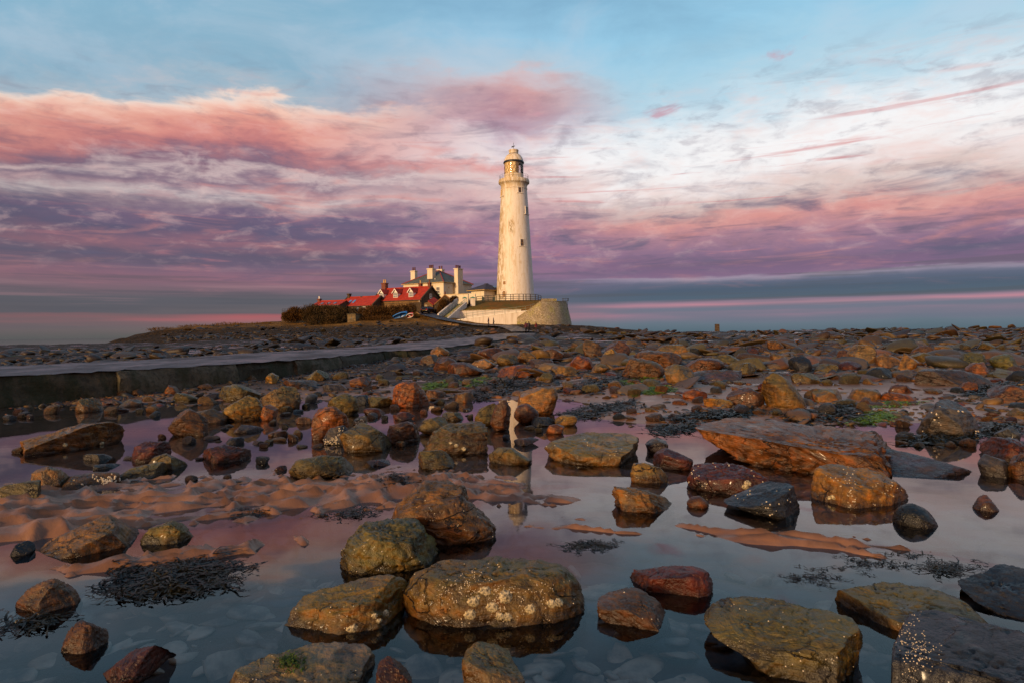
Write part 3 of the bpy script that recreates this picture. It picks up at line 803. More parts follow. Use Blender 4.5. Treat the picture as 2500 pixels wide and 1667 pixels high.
hero('smallslate', [(1482,1020),(1490,1004),(1515,1007),(1535,1025),(1520,1040),(1490,1042)], 'plum', 'small dark pointed stone just above the dark red wedge stone', name='stone', n=16, namp=.04, cuts=4)
hero('sharp', [(1404,1150),(1408,1120),(1430,1117),(1490,1122),(1530,1140),(1548,1160),(1520,1175),(1460,1178),(1410,1168)], 'ochre', 'ochre rock with an overhanging left lip alone in the central pool', 'lipped ochre rock', name='rock', n=36, namp=.06, cuts=3, strata=.03)
hero('pebble1', [(1577,1155),(1590,1141),(1608,1138),(1628,1155),(1620,1166),(1590,1168)], 'orange', 'small smooth orange pebble in front of the reddish rough rock', name='stone', n=14, namp=.02, cuts=0, p=.9)
hero('fanned', [(970,1030),(990,990),(1020,972),(1070,967),(1110,975),(1122,1000),(1115,1035),(1060,1043),(1000,1043)], 'brown', 'brown boulder with fanned grooves left of the lighthouse reflection', 'grooved brown boulder', n=36, namp=.05, cuts=2, strata=.035, top=(.1,.4,.84))
hero('olivelow', [(960,1050),(975,1035),(1010,1033),(1045,1052),(1044,1068),(1000,1078),(962,1070)], 'olive', 'low olive stone in front of the grooved brown boulder', name='stone', n=24, namp=.05, cuts=2)
hero('tilted', [(780,985),(800,970),(830,972),(870,1000),(900,1030),(850,1040),(795,1037)], 'olive', 'olive boulder tilted right with a rust-red patch', 'tilted olive boulder', n=32, namp=.03, cuts=2)
hero('orangeblock', [(714,950),(730,935),(765,932),(795,950),(803,975),(790,1000),(760,1010),(716,1008)], 'orange', 'rough orange-brown block standing behind the tilted olive boulder', 'orange block', n=32, namp=.06, cuts=2, p=.6)
hero('speckle', [(742,1000),(752,982),(785,976),(800,990),(800,1018),(765,1022),(745,1015)], 'grey', 'grey stone thick with barnacles wedged beside the tilted olive boulder', name='stone', n=22, namp=.04, cuts=2)
hero('shard', [(808,985),(815,965),(838,953),(846,965),(846,990),(820,992)], 'pale', 'pale speckled shard sticking up behind the tilted olive boulder', name='stone', n=16, namp=.04, cuts=4)
hero('oliveback', [(752,925),(765,907),(800,903),(822,915),(825,940),(800,953),(765,950)], 'olive', 'mustard olive boulder behind the orange block', n=26, namp=.05, cuts=3, mark='mustard olive boulder')
hero('trapeze', [(897,932),(905,885),(925,875),(955,876),(975,900),(988,930),(940,936)], 'orange', 'steep-sided orange boulder standing alone left of the lighthouse line', 'steep orange boulder', n=32, namp=.045, cuts=2, p=.62)
hero('brownmid', [(885,1005),(900,978),(935,967),(960,980),(965,1010),(930,1020),(895,1018)], 'brown', 'rounded brown rock between the tilted olive boulder and the grooved one', name='rock', n=26, namp=.05, cuts=2)
hero('flatmid', [(960,985),(975,965),(1010,955),(1032,970),(1030,990),(990,998)], 'olive', 'olive rock lying just behind the grooved brown boulder', name='rock', n=22, namp=.05, cuts=2)
hero('standing', [(1125,975),(1140,930),(1160,918),(1174,935),(1168,985),(1140,990)], 'brown', 'upright brown stone beside the lighthouse reflection', 'upright brown stone', name='stone', n=24, namp=.05, cuts=3, p=.6)
hero('standing2', [(1090,968),(1105,940),(1130,925),(1142,935),(1130,975),(1100,978)], 'olive', 'olive stone leaning on the upright brown stone', name='stone', n=20, namp=.04, cuts=3)
hero('yellowround', [(1187,925),(1200,900),(1240,888),(1275,890),(1282,910),(1270,945),(1230,952),(1195,945)], 'yellow', 'yellow-ochre rounded boulder right of the upright brown stone', 'yellow-ochre boulder', n=32, namp=.03, cuts=1)
hero('brownegg', [(1180,955),(1190,932),(1212,925),(1238,945),(1238,965),(1205,972)], 'brown', 'egg-shaped brown stone in front of the yellow-ochre boulder', name='stone', n=22, namp=.03, cuts=0, p=.85)
hero('ellipse', [(662,1075),(680,1052),(730,1045),(780,1050),(812,1070),(805,1085),(740,1096),(680,1092)], 'olive', 'long dark olive boulder lying beside the rippled sand', 'long dark olive boulder', n=36, namp=.045, cuts=2, strata=.03)
hero('longleft', [(45,1025),(70,1000),(140,985),(200,970),(260,968),(287,980),(285,1005),(260,1030),(180,1045),(60,1047)], 'ochre', 'long wedge-shaped ochre boulder at the left with a dark underside', 'long ochre boulder', n=40, namp=.04, cuts=2, strata=.03, top=(-.25,.3,.85))
hero('tentleft', [(385,975),(405,945),(425,937),(450,955),(478,980),(460,1000),(410,1002)], 'brown', 'tent-shaped brown rock with vertical cracks in the left pool', 'tent-shaped rock', name='rock', n=28, namp=.03, cuts=4, p=.62)
hero('darkround', [(440,960),(455,943),(490,938),(525,955),(520,972),(460,974)], 'brown', 'low dark brown stone behind the tent-shaped rock', name='stone', n=22, namp=.03, cuts=1)
hero('yellowgreen', [(505,945),(530,920),(570,907),(592,915),(608,940),(595,960),(540,967)], 'yellow', 'yellow-green boulder with a sloping layered face on the left', 'yellow-green boulder', n=32, namp=.035, cuts=3, strata=.03)
hero('backyg', [(502,905),(515,886),(560,882),(600,892),(598,920),(540,922)], 'olive', 'olive-yellow boulder behind the yellow-green boulder', n=26, namp=.05, cuts=3)
hero('blockyg', [(600,925),(606,890),(640,885),(680,890),(692,912),(685,935),(640,940)], 'tan', 'blocky tan boulder right of the yellow-green boulder', 'blocky tan boulder', n=28, namp=.06, cuts=3)
hero('redcube', [(598,950),(608,932),(622,928),(640,942),(632,962),(610,966)], 'orange', 'small orange-red cube stone in front of the blocky tan boulder', name='stone', n=16, namp=.04, cuts=4)
hero('honeycomb', [(172,935),(180,915),(210,911),(238,920),(240,942),(200,947)], 'tan', 'tan honeycombed stone by the causeway foot', 'honeycombed stone', name='stone', n=26, namp=.10, cuts=1)
hero('redstack', [(300,1045),(305,1022),(330,1012),(385,1015),(395,1035),(370,1060),(310,1062)], 'red', 'dark red layered stone in the left pool', 'dark red layered stone', name='stone', n=24, namp=.04, cuts=3, strata=.04)
hero('olivestack', [(338,1062),(355,1045),(380,1040),(420,1060),(430,1070),(380,1080),(345,1075)], 'olive', 'thin olive stone lapping the dark red layered stone', name='stone', n=20, namp=.04, cuts=2)
hero('redflat', [(465,1045),(480,1028),(520,1020),(570,1035),(578,1048),(540,1065),(480,1066)], 'red', 'rusty red flat stone above the rippled sand on the left', 'rusty flat stone', name='stone', n=26, namp=.05, cuts=2)
hero('brownleft', [(70,1100),(85,1078),(115,1070),(150,1080),(168,1105),(130,1122),(80,1120)], 'tan', 'angular tan and grey rock at the left edge of the sand ripples', 'angular tan rock', name='rock', n=26, namp=.04, cuts=4)
hero('barnleft', [(137,1110),(150,1090),(230,1083),(275,1087),(277,1108),(200,1122),(145,1122)], 'brown', 'narrow brown stone crusted with cream barnacles on the left', name='stone', n=26, namp=.04, cuts=3)
hero('flatleft', [(-30,1120),(0,1103),(60,1100),(92,1115),(95,1135),(40,1145),(-30,1142)], 'olive', 'flat olive stone cut by the left edge of the picture', name='stone', n=22, namp=.04, cuts=2)
hero('sandolive', [(270,1085),(300,1068),(360,1060),(385,1078),(380,1095),(320,1100),(275,1098)], 'olive', 'low olive rock half buried in the rippled sand', name='rock', n=24, namp=.05, cuts=2)
hero('longleft2', [(82,1255),(110,1230),(180,1205),(250,1187),(300,1183),(320,1205),(325,1235),(300,1262),(220,1280),(150,1285),(95,1270)], 'ochre', 'long smooth olive-ochre boulder beside the sand bar at lower left', 'smooth long boulder', n=44, namp=.035, cuts=2, top=(-.25,.4,.84))
hero('greyround', [(322,1225),(340,1203),(385,1194),(430,1202),(445,1220),(430,1245),(370,1252),(330,1245)], 'olive', 'flattened grey-olive stone touching the smooth long boulder', name='stone', n=32, namp=.05, cuts=2, strata=.02)
hero('blacksmall', [(22,1262),(32,1245),(60,1240),(82,1252),(60,1272),(30,1278)], 'black', 'small black stone at the left of the smooth long boulder', name='stone', n=18, namp=.03, cuts=3)
hero('leftround', [(35,1380),(50,1350),(90,1330),(130,1327),(170,1350),(187,1378),(180,1398),(120,1412),(55,1405)], 'brown', 'rounded brown boulder beside the large seaweed heap', 'brown boulder by the seaweed', n=40, namp=.04, cuts=2)
hero('leftpoint', [(140,1475),(155,1445),(195,1422),(225,1425),(250,1460),(245,1485),(200,1503),(150,1495)], 'brown', 'pointed brown rock in deep water at lower left', 'pointed brown rock', name='rock', n=32, namp=.05, cuts=4)
hero('longred', [(235,1558),(270,1530),(330,1495),(380,1480),(405,1490),(400,1512),(340,1545),(260,1562)], 'red', 'long tapering red-brown stone slanting at the lower left bottom', 'tapering red stone', name='stone', n=30, namp=.05, cuts=2)
hero('leaning', [(1748,870),(1760,855),(1785,855),(1815,875),(1845,910),(1853,930),(1820,938),(1775,932),(1755,905)], 'ochre', 'tall egg-shaped ochre boulder leaning left in the rock field', 'leaning ochre boulder', n=32, namp=.025, cuts=1, p=.85)
hero('flatredfoot', [(1122,1045),(1140,1027),(1170,1028),(1195,1050),(1222,1060),(1190,1068),(1130,1066)], 'olive', 'low olive stone with a thin tail across the lighthouse reflection', name='stone', n=22, namp=.05, cuts=1)
hero('thinpurple', [(1180,1018),(1195,1008),(1220,1004),(1238,1008),(1215,1022),(1190,1024)], 'plum', 'thin purple flake lying in the lighthouse reflection', name='stone', n=14, namp=.03, cuts=2)
hero('rightred', [(2248,1025),(2270,1005),(2310,1003),(2370,1020),(2400,1045),(2370,1060),(2300,1062)], 'red', 'dark red layered rock at the right edge below the grey pyramid', 'right-edge red rock', name='rock', n=28, namp=.05, cuts=2, strata=.04)
hero('rightgrey', [(2245,1060),(2260,1042),(2300,1050),(2330,1085),(2310,1098),(2260,1092)], 'grey', 'smooth grey stone propped against the right-edge red rock', name='stone', n=24, namp=.03, cuts=1)
hero('rightedge', [(2310,1085),(2330,1045),(2365,1035),(2400,1060),(2390,1100),(2330,1105)], 'brown', 'dark brown rock cut by the right edge of the picture', name='rock', n=22, namp=.04, cuts=3)
hero('rightblock', [(2280,1000),(2295,985),(2330,978),(2345,995),(2335,1012),(2295,1012)], 'grey', 'small angular grey block right of the grey pyramid boulder', name='stone', n=18, namp=.03, cuts=4)
# stones of the middle distance, read as boxes: centre x, centre y, width, height, style, tone, words
B = [(1478,845,100,48,'round','brown','largest rounded brown boulder of the middle rock field','great brown boulder'),(1562,858,72,46,'round','tan','rounded tan boulder with a dark foot beside the great brown boulder',None),
 (1512,826,110,44,'slab','brown','layered brown slab boulder leaning behind the great brown boulder',None),(1540,806,90,32,'slab','ochre','flat-topped ochre slab high in the middle rock field',None),
 (1612,838,104,34,'round','brown','long low reddish boulder right of the rounded tan boulder',None),(1403,818,42,38,'round','yellow','bright yellow-ochre boulder standing up in the middle field','bright upstanding boulder'),
 (1335,833,54,32,'sharp','orange','pointed orange boulder left of the bright upstanding boulder',None),(1300,852,50,24,'round','ochre','low ochre boulder in front of the pointed orange one',None),
 (1378,845,40,22,'round','tan','small tan stone below the bright upstanding boulder',None),(1420,800,62,34,'round','brown','broad brown boulder behind the bright upstanding boulder',None),
 (1360,800,44,36,'block','brown','squarish brown boulder left of the broad brown boulder',None),(1668,826,72,26,'slab','olive','pale olive angular slab right of the long low boulder',None),
 (1640,862,130,26,'slab','plum','wide smooth purple-grey slab lying under the rounded tan boulder',None),(1710,846,56,28,'round','olive','olive boulder between the slabs and the leaning ochre boulder',None),
 (1712,912,88,46,'round','brown','rounded brown boulder at the left foot of the leaning ochre boulder','brown boulder by the leaning one'),(1790,826,44,30,'round','ochre','ochre stone left of the grey shark-fin stone',None),
 (1838,836,56,36,'sharp','slate','smooth blue-grey stone shaped like a fin','fin-shaped grey stone'),(1978,814,72,46,'block','tan','tall speckled tan boulder near the skyline on the right','speckled tan boulder'),
 (1940,818,40,30,'round','brown','dark brown boulder touching the speckled tan boulder',None),(2040,828,64,34,'round','ochre','ochre boulder right of the speckled tan boulder',None),(2085,832,52,44,'sharp','yellow','peaked yellow boulder beside the ochre boulder on the right','peaked yellow boulder'),
 (2232,826,64,36,'round','olive','domed olive boulder far right in the rock field',None),(2306,830,70,36,'round','olive','larger domed olive boulder near the right edge','domed olive boulder'),(2245,848,60,34,'sharp','orange','orange angular boulder on top of the red-brown slab',None),
 (2190,866,180,40,'slab','plum','long red-brown slab under the peaked yellow boulder','long red-brown slab'),(1898,846,56,24,'slab','olive','flat olive stone in front of the speckled tan boulder',None),(1850,868,70,26,'slab','olive','long grey-olive stone right of the leaning ochre boulder',None),
 (1900,908,70,34,'block','tan','squat tan block right of the leaning ochre boulder','tan block'),(1868,906,44,30,'round','brown','round brown stone between the leaning ochre boulder and the tan block',None),(1985,905,78,30,'slab','ochre','rounded ochre slab at the pool head on the right',None),
 (2060,912,90,26,'slab','orange','long orange stone left of the grey pyramid boulder',None),(2070,893,60,22,'slab','brown','brown flat stone above the long orange stone',None),(2320,905,110,44,'slab','brown','broad olive-brown slab behind the grey pyramid boulder',None),
 (1760,888,40,24,'round','red','red-brown stone just behind the leaning ochre boulder',None),(1596,905,58,26,'sharp','orange','dark orange stone on the seaweed bank',None),(1650,925,70,24,'slab','ochre','ochre flat stone below the brown boulder by the leaning one',None),
 (1190,852,96,30,'round','orange','knobbly orange boulder in the field below the causeway end','knobbly orange boulder'),(1070,848,90,34,'round','brown','brown boulder where the causeway wall ends','brown boulder at the wall end'),(1025,838,60,36,'sharp','brown','pointed brown boulder left of the brown boulder at the wall end',None),
 (1110,835,60,24,'round','tan','tan boulder behind the brown boulder at the wall end',None),(1135,812,70,28,'round','brown','brown boulder on the near side of the causeway end',None),(1165,826,50,26,'round','olive','olive boulder beside the causeway end boulders',None),(1210,820,44,26,'round','ochre','ochre boulder in the heap below the bastion',None),
 (1245,836,60,24,'slab','plum','purple flat stone right of the knobbly orange boulder',None),(1270,812,50,26,'sharp','brown','pointed brown boulder in the heap below the bastion',None),(985,826,40,26,'round','brown','brown stone at the foot of the causeway wall',None),(1010,806,44,24,'round','ochre','ochre stone close under the causeway edge',None),
 (730,862,52,26,'round','olive','olive boulder near the middle causeway wall','olive boulder by the wall'),(828,876,52,26,'round','orange','orange pitted boulder right of the olive boulder by the wall',None),(625,868,32,26,'sharp','yellow','upright yellow stone close to the causeway wall',None),
 (690,882,80,22,'slab','brown','flat brown stone in front of the olive boulder by the wall',None),(770,890,60,20,'slab','grey','grey flat stone on the sand below the causeway',None),(820,918,60,24,'slab','slate','dark flat stone behind the mustard olive boulder',None),(875,922,60,24,'round','olive','olive stone left of the steep orange boulder',None),
 (395,895,34,24,'sharp','orange','orange tilted slab against the concrete wall end','orange tilted slab'),(540,892,50,22,'slab','brown','brown flat stone left behind the olive-yellow boulder',None),(425,912,60,22,'round','olive','olive stone near the concrete wall end',None),(300,925,54,18,'slab','brown','brown flat stone right of the honeycombed stone',None),
 (1065,912,44,26,'round','ochre','ochre stone right of the steep orange boulder',None),(1000,905,50,20,'slab','brown','brown flat stone beside the steep orange boulder',None),(860,945,50,18,'slab','red','red flat stone between the pool and the mustard olive boulder',None),(930,955,46,20,'round','red','red stone in the shallows under the steep orange boulder',None),
 (1040,955,50,20,'slab','olive','olive flat stone left of the olive leaning stone',None),(1250,968,60,22,'slab','slate','grey flat stone below the egg-shaped brown stone',None),(1300,965,52,26,'round','yellow','yellow stone above the square buff boulder',None),(1275,985,44,24,'round','orange','orange pitted stone at the corner of the square buff boulder',None),
 (225,1050,70,18,'slab','grey','pale grey flake in front of the long ochre boulder',None),(245,1072,66,16,'slab','grey','second pale grey flake nearer the sand',None),(640,995,50,16,'slab','brown','brown flat stone alone in the left pool',None),(570,985,70,20,'slab','plum','purple flat stone in the water right of the tent-shaped rock',None),
 (700,965,44,18,'slab','brown','brown flat stone left of the orange block',None),(870,1062,60,16,'slab','plum','purple flake in front of the tilted olive boulder',None),(645,1075,30,14,'slab','red','tiny dark red stone touching the long dark olive boulder',None),(540,1012,44,18,'slab','slate','slate flake above the rusty flat stone',None)]
for k, (cx, cy, w_, h_, sty, tone, lab, mark) in enumerate(B):
    rng = np.random.RandomState(900+k)
    poly = blob_poly(rng, w_*K, h_*K, sty) * np.array([1, -1]) + np.array([cx*K, cy*K])
    put_rock(poly, tone, lab, 1200+k, name={'slab': 'rock_slab' if w_ > 90 else 'stone', 'round': 'boulder' if w_ > 46 else 'stone', 'block': 'boulder', 'sharp': 'rock'}[sty], n=20 if w_ > 55 else 14, p={'round': .8, 'block': .6, 'slab': .6, 'sharp': .68}[sty],
             namp=.05, cuts={'round': 2, 'block': 3, 'slab': 2, 'sharp': 4}[sty], strata=.028 if sty == 'slab' else None, mark=mark, down=.5, dep=.85)

# ------------------------------------------------------------------ smaller loose stones, each one its own
def project(p):
    q = ROT.transposed() @ (Vector(p)-CAM)
    return CU + F*q.x/-q.z, CV - F*q.y/-q.z
def fill_stones():
    rng = np.random.RandomState(5)
    proto = {}
    for k in range(14):
        sty = ['round', 'slab', 'sharp', 'block'][k % 4]
        R = polar(blob_poly(rng, 2.0, {'round': 1.35, 'slab': .62, 'sharp': 1.25, 'block': 1.4}[sty], sty))[1]
        V, fs = rock_verts(rng, R, {'slab': .75}.get(sty, .8), 10, .72, .06, 6, None, .02)
        me = np_mesh('stone', V, fs, ROCK); m = me.data
        bpy.data.objects.remove(me); proto.setdefault(sty, []).append(m)
    out = []
    tones = ['brown', 'ochre', 'olive', 'orange', 'red', 'grey', 'tan', 'slate', 'plum', 'brown', 'olive', 'ochre']
    # areas (photo u0, u1, v0, v1, count, size px lo, hi)
    areas = [(1050, 2500, 852, 905, 78, 26, 58), (1000, 2500, 905, 960, 66, 26, 60), (1480, 2500, 955, 1030, 30, 22, 54), (480, 1150, 925, 1010, 42, 20, 48), (0, 480, 955, 1045, 20, 18, 44), (500, 1330, 1010, 1095, 24, 18, 44), (0, 640, 1045, 1180, 10, 16, 36), (1950, 2500, 1030, 1090, 14, 22, 46)]
    placed = []
    for u0, u1, v0, v1, cnt, s0, s1 in areas:
        tries = 0; got = 0
        while got < cnt and tries < cnt*25:
            tries += 1
            u, v = rng.uniform(u0, u1), rng.uniform(v0, v1)
            if u < 1060 and v < hv(u)+ 150 - u*.115 and u < 820: continue      # the causeway wall
            s = rng.uniform(s0, s1)
            if any(abs(u-a)/(c+s*.30) < 1 and abs(v-b)/(d+s*.16) < 1 for a, b, c, d in RECS): continue
            p = on_shore(u, v, 0.0)
            if p.y > 60: continue
            # keep out of the road
            got += 1
            sty = ['round', 'slab', 'slab', 'sharp', 'block'][rng.randint(5)]
            m = proto[sty][rng.randint(len(proto[sty]))]
            o = bpy.data.objects.new('stone', m); COL.objects.link(o)
            r = s*.5/F*(p-CAM).length
            hh = {'round': .55, 'slab': .26, 'sharp': .5, 'block': .55}[sty]
            o.location = (p.x, p.y + r*.5, p.z + r*hh*.35)
            o.scale = (r, r*rng.uniform(.8, 1.15), r*rng.uniform(.85, 1.1))
            o.rotation_euler = (rng.uniform(-.25, .25), rng.uniform(-.25, .25), rng.uniform(0, 6.28))
            tone = tones[rng.randint(len(tones))]
            cc = np.array(TONE[tone])*rng.uniform(.5, 1.15); o.color = (*cc, 1)
            RECS.append((u, v-s*.2, s*.5, s*.25)); placed.append((o, u, v-s*.2, tone, sty, s))
    words = {'brown': 'brown', 'ochre': 'ochre', 'olive': 'olive', 'orange': 'orange', 'red': 'dark red', 'grey': 'grey', 'tan': 'tan', 'slate': 'slate-dark', 'plum': 'purple-grey'}
    shp = {'round': 'rounded', 'slab': 'flat', 'sharp': 'pointed', 'block': 'blocky'}
    byk = {}
    for o, u, v, tone, sty, s in placed:
        lm = min(LAND, key=lambda l: (l[0]-u)**2 + ((l[1]-v)*2.2)**2)
        du, dv = u-lm[0], v-lm[1]
        rel = ('to the left of' if du < 0 else 'to the right of') if abs(du) > abs(dv)*1.6 else ('in front of' if dv > 0 else 'behind')
        byk.setdefault((words[tone], shp[sty], rel, lm[2]), []).append((math.hypot(du, dv), o))
    order = ['', 'second', 'third', 'fourth', 'fifth', 'sixth', 'seventh']
    for (t_, s_, rel, lm), lst in byk.items():
        lst.sort(key=lambda a: a[0])
        for i, (dd, o) in enumerate(lst):
            if len(lst) == 1: lab = f'small {s_} {t_} stone {rel} the {lm}'
            elif len(lm.split()) > 3: lab = f'{s_} {t_} stone {rel} the {lm}, {(order[i]+" nearest").strip()}'
            else: lab = f'small {s_} {t_} stone {rel} the {lm}, {(order[i]+" nearest").strip()} to it'
            tag(o, lab, 'stone', 'loose stones about the tide pools')
fill_stones()

# far boulder litter and shingle: beyond counting
def litter(name, label, seed, spots, mat_, tones, n=3):
    rng = np.random.RandomState(seed)
    protos = []
    for k in range(16):
        sty = ['sharp', 'slab', 'sharp', 'block', 'slab', 'round', 'block', 'sharp'][k % 8]
        R = polar(blob_poly(rng, 2.0, {'round': 1.3, 'slab': .7, 'sharp': 1.2, 'block': 1.3}[sty], sty))[1]
        protos.append(rock_verts(rng, R, .8, n, .72, .06, 6))
    Vs, Fs, Cs, b = [], [], [], 0
    for (x, y, z, r, fl) in spots:
        V, fs = protos[rng.randint(16)]
        a = rng.uniform(0, 6.28); c, s = math.cos(a), math.sin(a)
        sc = r*np.array([rng.uniform(.8, 1.3), rng.uniform(.7, 1.1), fl*rng.uniform(.7, 1.2)])
        q = V*sc[None, :]
        e1, e2 = rng.randn()*.28, rng.randn()*.22
        q = np.stack([q[:, 0]*math.cos(e1)+q[:, 2]*math.sin(e1), q[:, 1], -q[:, 0]*math.sin(e1)+q[:, 2]*math.cos(e1)], -1); q = np.stack([q[:, 0], q[:, 1]*math.cos(e2)-q[:, 2]*math.sin(e2), q[:, 1]*math.sin(e2)+q[:, 2]*math.cos(e2)], -1)
        q = np.stack([q[:, 0]*c-q[:, 1]*s, q[:, 0]*s+q[:, 1]*c, q[:, 2]], -1) + np.array([x, y, z+r*fl*rng.uniform(-.15, .3)])
        Vs.append(q); Fs.append(fs+b); b += len(V)
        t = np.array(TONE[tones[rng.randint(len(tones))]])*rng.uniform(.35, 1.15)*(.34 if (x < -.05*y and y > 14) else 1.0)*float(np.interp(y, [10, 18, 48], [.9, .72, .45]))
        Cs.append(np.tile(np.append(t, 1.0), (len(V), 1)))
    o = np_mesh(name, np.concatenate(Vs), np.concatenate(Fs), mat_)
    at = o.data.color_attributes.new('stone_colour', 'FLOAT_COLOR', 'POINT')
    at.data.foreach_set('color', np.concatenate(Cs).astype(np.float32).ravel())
    struct(o, label, 'stuff')
    return o
def make_litter_mat():
    m, b = mat('wet_shingle')
    a = S.T.nodes.new('ShaderNodeVertexColor'); a.layer_name = 'stone_colour'
    c = S(a.outputs[0]); pos = geo('Position')
    n = noise(pos, 5.0, 4, .6); f = noise(pos, 30.0, 3, .6)
    c = mixc(sstep(.4, .65, n)*.6, c, (.035, .024, .012, 1))
    c = mixc(sstep(.55, .75, f)*.45, c, (.20, .13, .06, 1))
    S.put(b.inputs['Base Color'], c); b.inputs['Roughness'].default_value = .55
    b.inputs['Specular IOR Level'].default_value = .4
    S.put(b.inputs['Normal'], bump(n*.8+f*.4, .5, .04))
    return m
LITTER = make_litter_mat()
FLOOR = simple('drowned_stone', (.38, .27, .17), .7, .5, 6.0, .3, 20.0, dark=(.045, .026, .016))
def road_dist_v(x, y):
    d = np.full(len(x), 1e9)
    for c in _C: d = np.minimum(d, np.hypot(x-c[0], y-c[1]))
    return d
def scatter(rng, cnt, y0, y1, half, dmin, lo, hi, k, hmin):
    xs, ys, hs = [], [], []
    n = 0
    for it in range(40):
        y = np.exp(rng.uniform(math.log(y0), math.log(y1), 4000)); x = rng.uniform(-half, half, 4000)*y
        h = shore_fast(x, y)
        ok = (fbm2(x*k, y*1.6*k, .13, 21.0, 3) > rng.uniform(lo, hi, 4000)) & (road_dist_v(x, y) > dmin) & (h > hmin)
        xs.append(x[ok]); ys.append(y[ok]); hs.append(h[ok]); n += int(ok.sum())
        if n >= cnt: break
    return np.concatenate(xs)[:cnt], np.concatenate(ys)[:cnt], np.concatenate(hs)[:cnt]
def far_field():
    rng = np.random.RandomState(31)
    sp = []
    for x, y, h in zip(*scatter(rng, 2300, 17, 44, .82, 3.2, -.55, .25, 1.0, -9)):
        r = rng.uniform(.07, .17)*(1+rng.exponential(.95))*(.7+y/60)
        if x < -.1*y: r *= .7
        sp.append((x, y, h, min(r, .75), rng.uniform(.3, .75)))
    for x, y, h in zip(*scatter(rng, 1500, 44, 106, .82, 3.6, -.3, .45, .7, -9)):
        if x < -.40*y and y > 55: continue
        r = rng.uniform(.14, .36)*(1+rng.exponential(.5))*(.6+y/120)
        sp.append((x, y, h, min(r*1.3, 1.3), rng.uniform(.10, .34)))
    for x, y, h in zip(*scatter(rng, 260, 10.5, 60, .82, 4.2, -.6, .3, 1.3, .02)):      # flat ledges of the bedrock
        if x < -.12*y: continue
        r = rng.uniform(.30, .60)*(.55+y/30); sp.append((x, y, h-.02, min(r, 1.8), rng.uniform(.05, .12)))
    us = rng.uniform(400, 1560, 1300); Ys = 97 + np.abs(rng.randn(1300))*13     # crags and loose rock round the island's foot
    for u_, y in zip(us, Ys):
        x = (u_-1250)/F*y
        if road_dist(x, y) < 4.5 or y > 126 or abs(u_-1190) < 60 and y > 112: continue
        r = rng.uniform(.15, .45)*(1+rng.exponential(.4)); sp.append((x, y, max(H(x, y), float(ISL_H(x, y))), min(r, 1.1), rng.uniform(.25, .6)))
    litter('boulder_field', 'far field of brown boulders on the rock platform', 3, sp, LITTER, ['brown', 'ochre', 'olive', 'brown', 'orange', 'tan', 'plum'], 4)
    sp = []
    for x, y, h in zip(*scatter(rng, 4200, 8, 30, .82, 2.75, -.6, .2, 2.0, -.02)):
        r = rng.uniform(.018, .06)*(1+rng.exponential(.5))*(.7+y/22)
        sp.append((x, y, h, min(r, .2), rng.uniform(.3, .7)))
    t = rng.uniform(0, 1, 1500); dd = .1+np.abs(rng.randn(1500))*.55     # pebbles along the foot of the causeway
    X = np.array([NEAR_LINE(a)[0]+NEAR_NORMAL(a)[0]*b for a, b in zip(t, dd)]); Y = np.array([NEAR_LINE(a)[1]+NEAR_NORMAL(a)[1]*b for a, b in zip(t, dd)])
    for x, y, h, a in zip(X, Y, shore_fast(X, Y), t): sp.append((x, y, max(h, -.01), rng.uniform(.015, .05)*(1+a), rng.uniform(.4, .8)))
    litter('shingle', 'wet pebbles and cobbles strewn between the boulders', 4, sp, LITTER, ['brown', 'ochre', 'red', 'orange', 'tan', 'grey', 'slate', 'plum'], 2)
    # drowned stones on the pool floor
    y = rng.uniform(1.7, 3.5, 800); x = rng.uniform(-.9, .9, 800)*y; h = shore_fast(x, y)
    sp = [(a, b, c-.01, rng.uniform(.025, .12), rng.uniform(.25, .42)) for a, b, c in zip(x, y, h) if c < -.075]
    litter('pool_floor_stones', 'blurred pale and dark stones under the foreground water', 6, sp, FLOOR, ['pale', 'grey', 'pale', 'slate', 'plum', 'pale', 'tan'], 4)

# ------------------------------------------------------------------ the island
def Z2(x, y): return (1160+x/5.227, 520+y/5.227)
def Z3(x, y): return (660+x/5.88, 620+y/5.88)
def Z4(x, y): return (920+x/7.84, 630+y/7.84)
def pz(z, Y): return P(z[0], z[1], Y)

def make_grass(name, a, b_, c, sc=1.0, low=False):
    m, b = mat(name); pos = geo('Position'); nx, ny, nz = sep(geo('Normal'))
    n = noise(pos, .22*sc, 5, .6); f = noise(pos, 1.6*sc, 5, .65); g = noise(pos, 7.0, 3, .6)
    k = mixc(sstep(.35, .65, n), a, b_); k = mixc(sstep(.45, .7, f)*.8, k, c); k = mixc(sstep(.6, .3, g)*.5, k, (.03, .02, .008, 1))
    if low:
        gx, gy, gz = sep(pos); k = mixc(sstep(3.4, 2.2, gz + (n-.5)*1.6 + (f-.5)*1.2), k, mixc(sstep(.4, .65, f), (.014, .010, .006, 1), (.060, .032, .010, 1)))     # bare weedy rock below the turf
    S.put(b.inputs['Base Color'], k); b.inputs['Roughness'].default_value = .9
    b.inputs['Specular IOR Level'].default_value = .15
    S.put(b.inputs['Normal'], bump(f+g*.6, .8, .25))
    return m
ISLAND = make_grass('island_turf', (.110, .055, .013, 1), (.240, .115, .020, 1), (.050, .032, .012, 1), 2.0, True)
MOUND = make_grass('rough_grass', (.190, .085, .014, 1), (.090, .085, .016, 1), (.240, .090, .014, 1), .7)

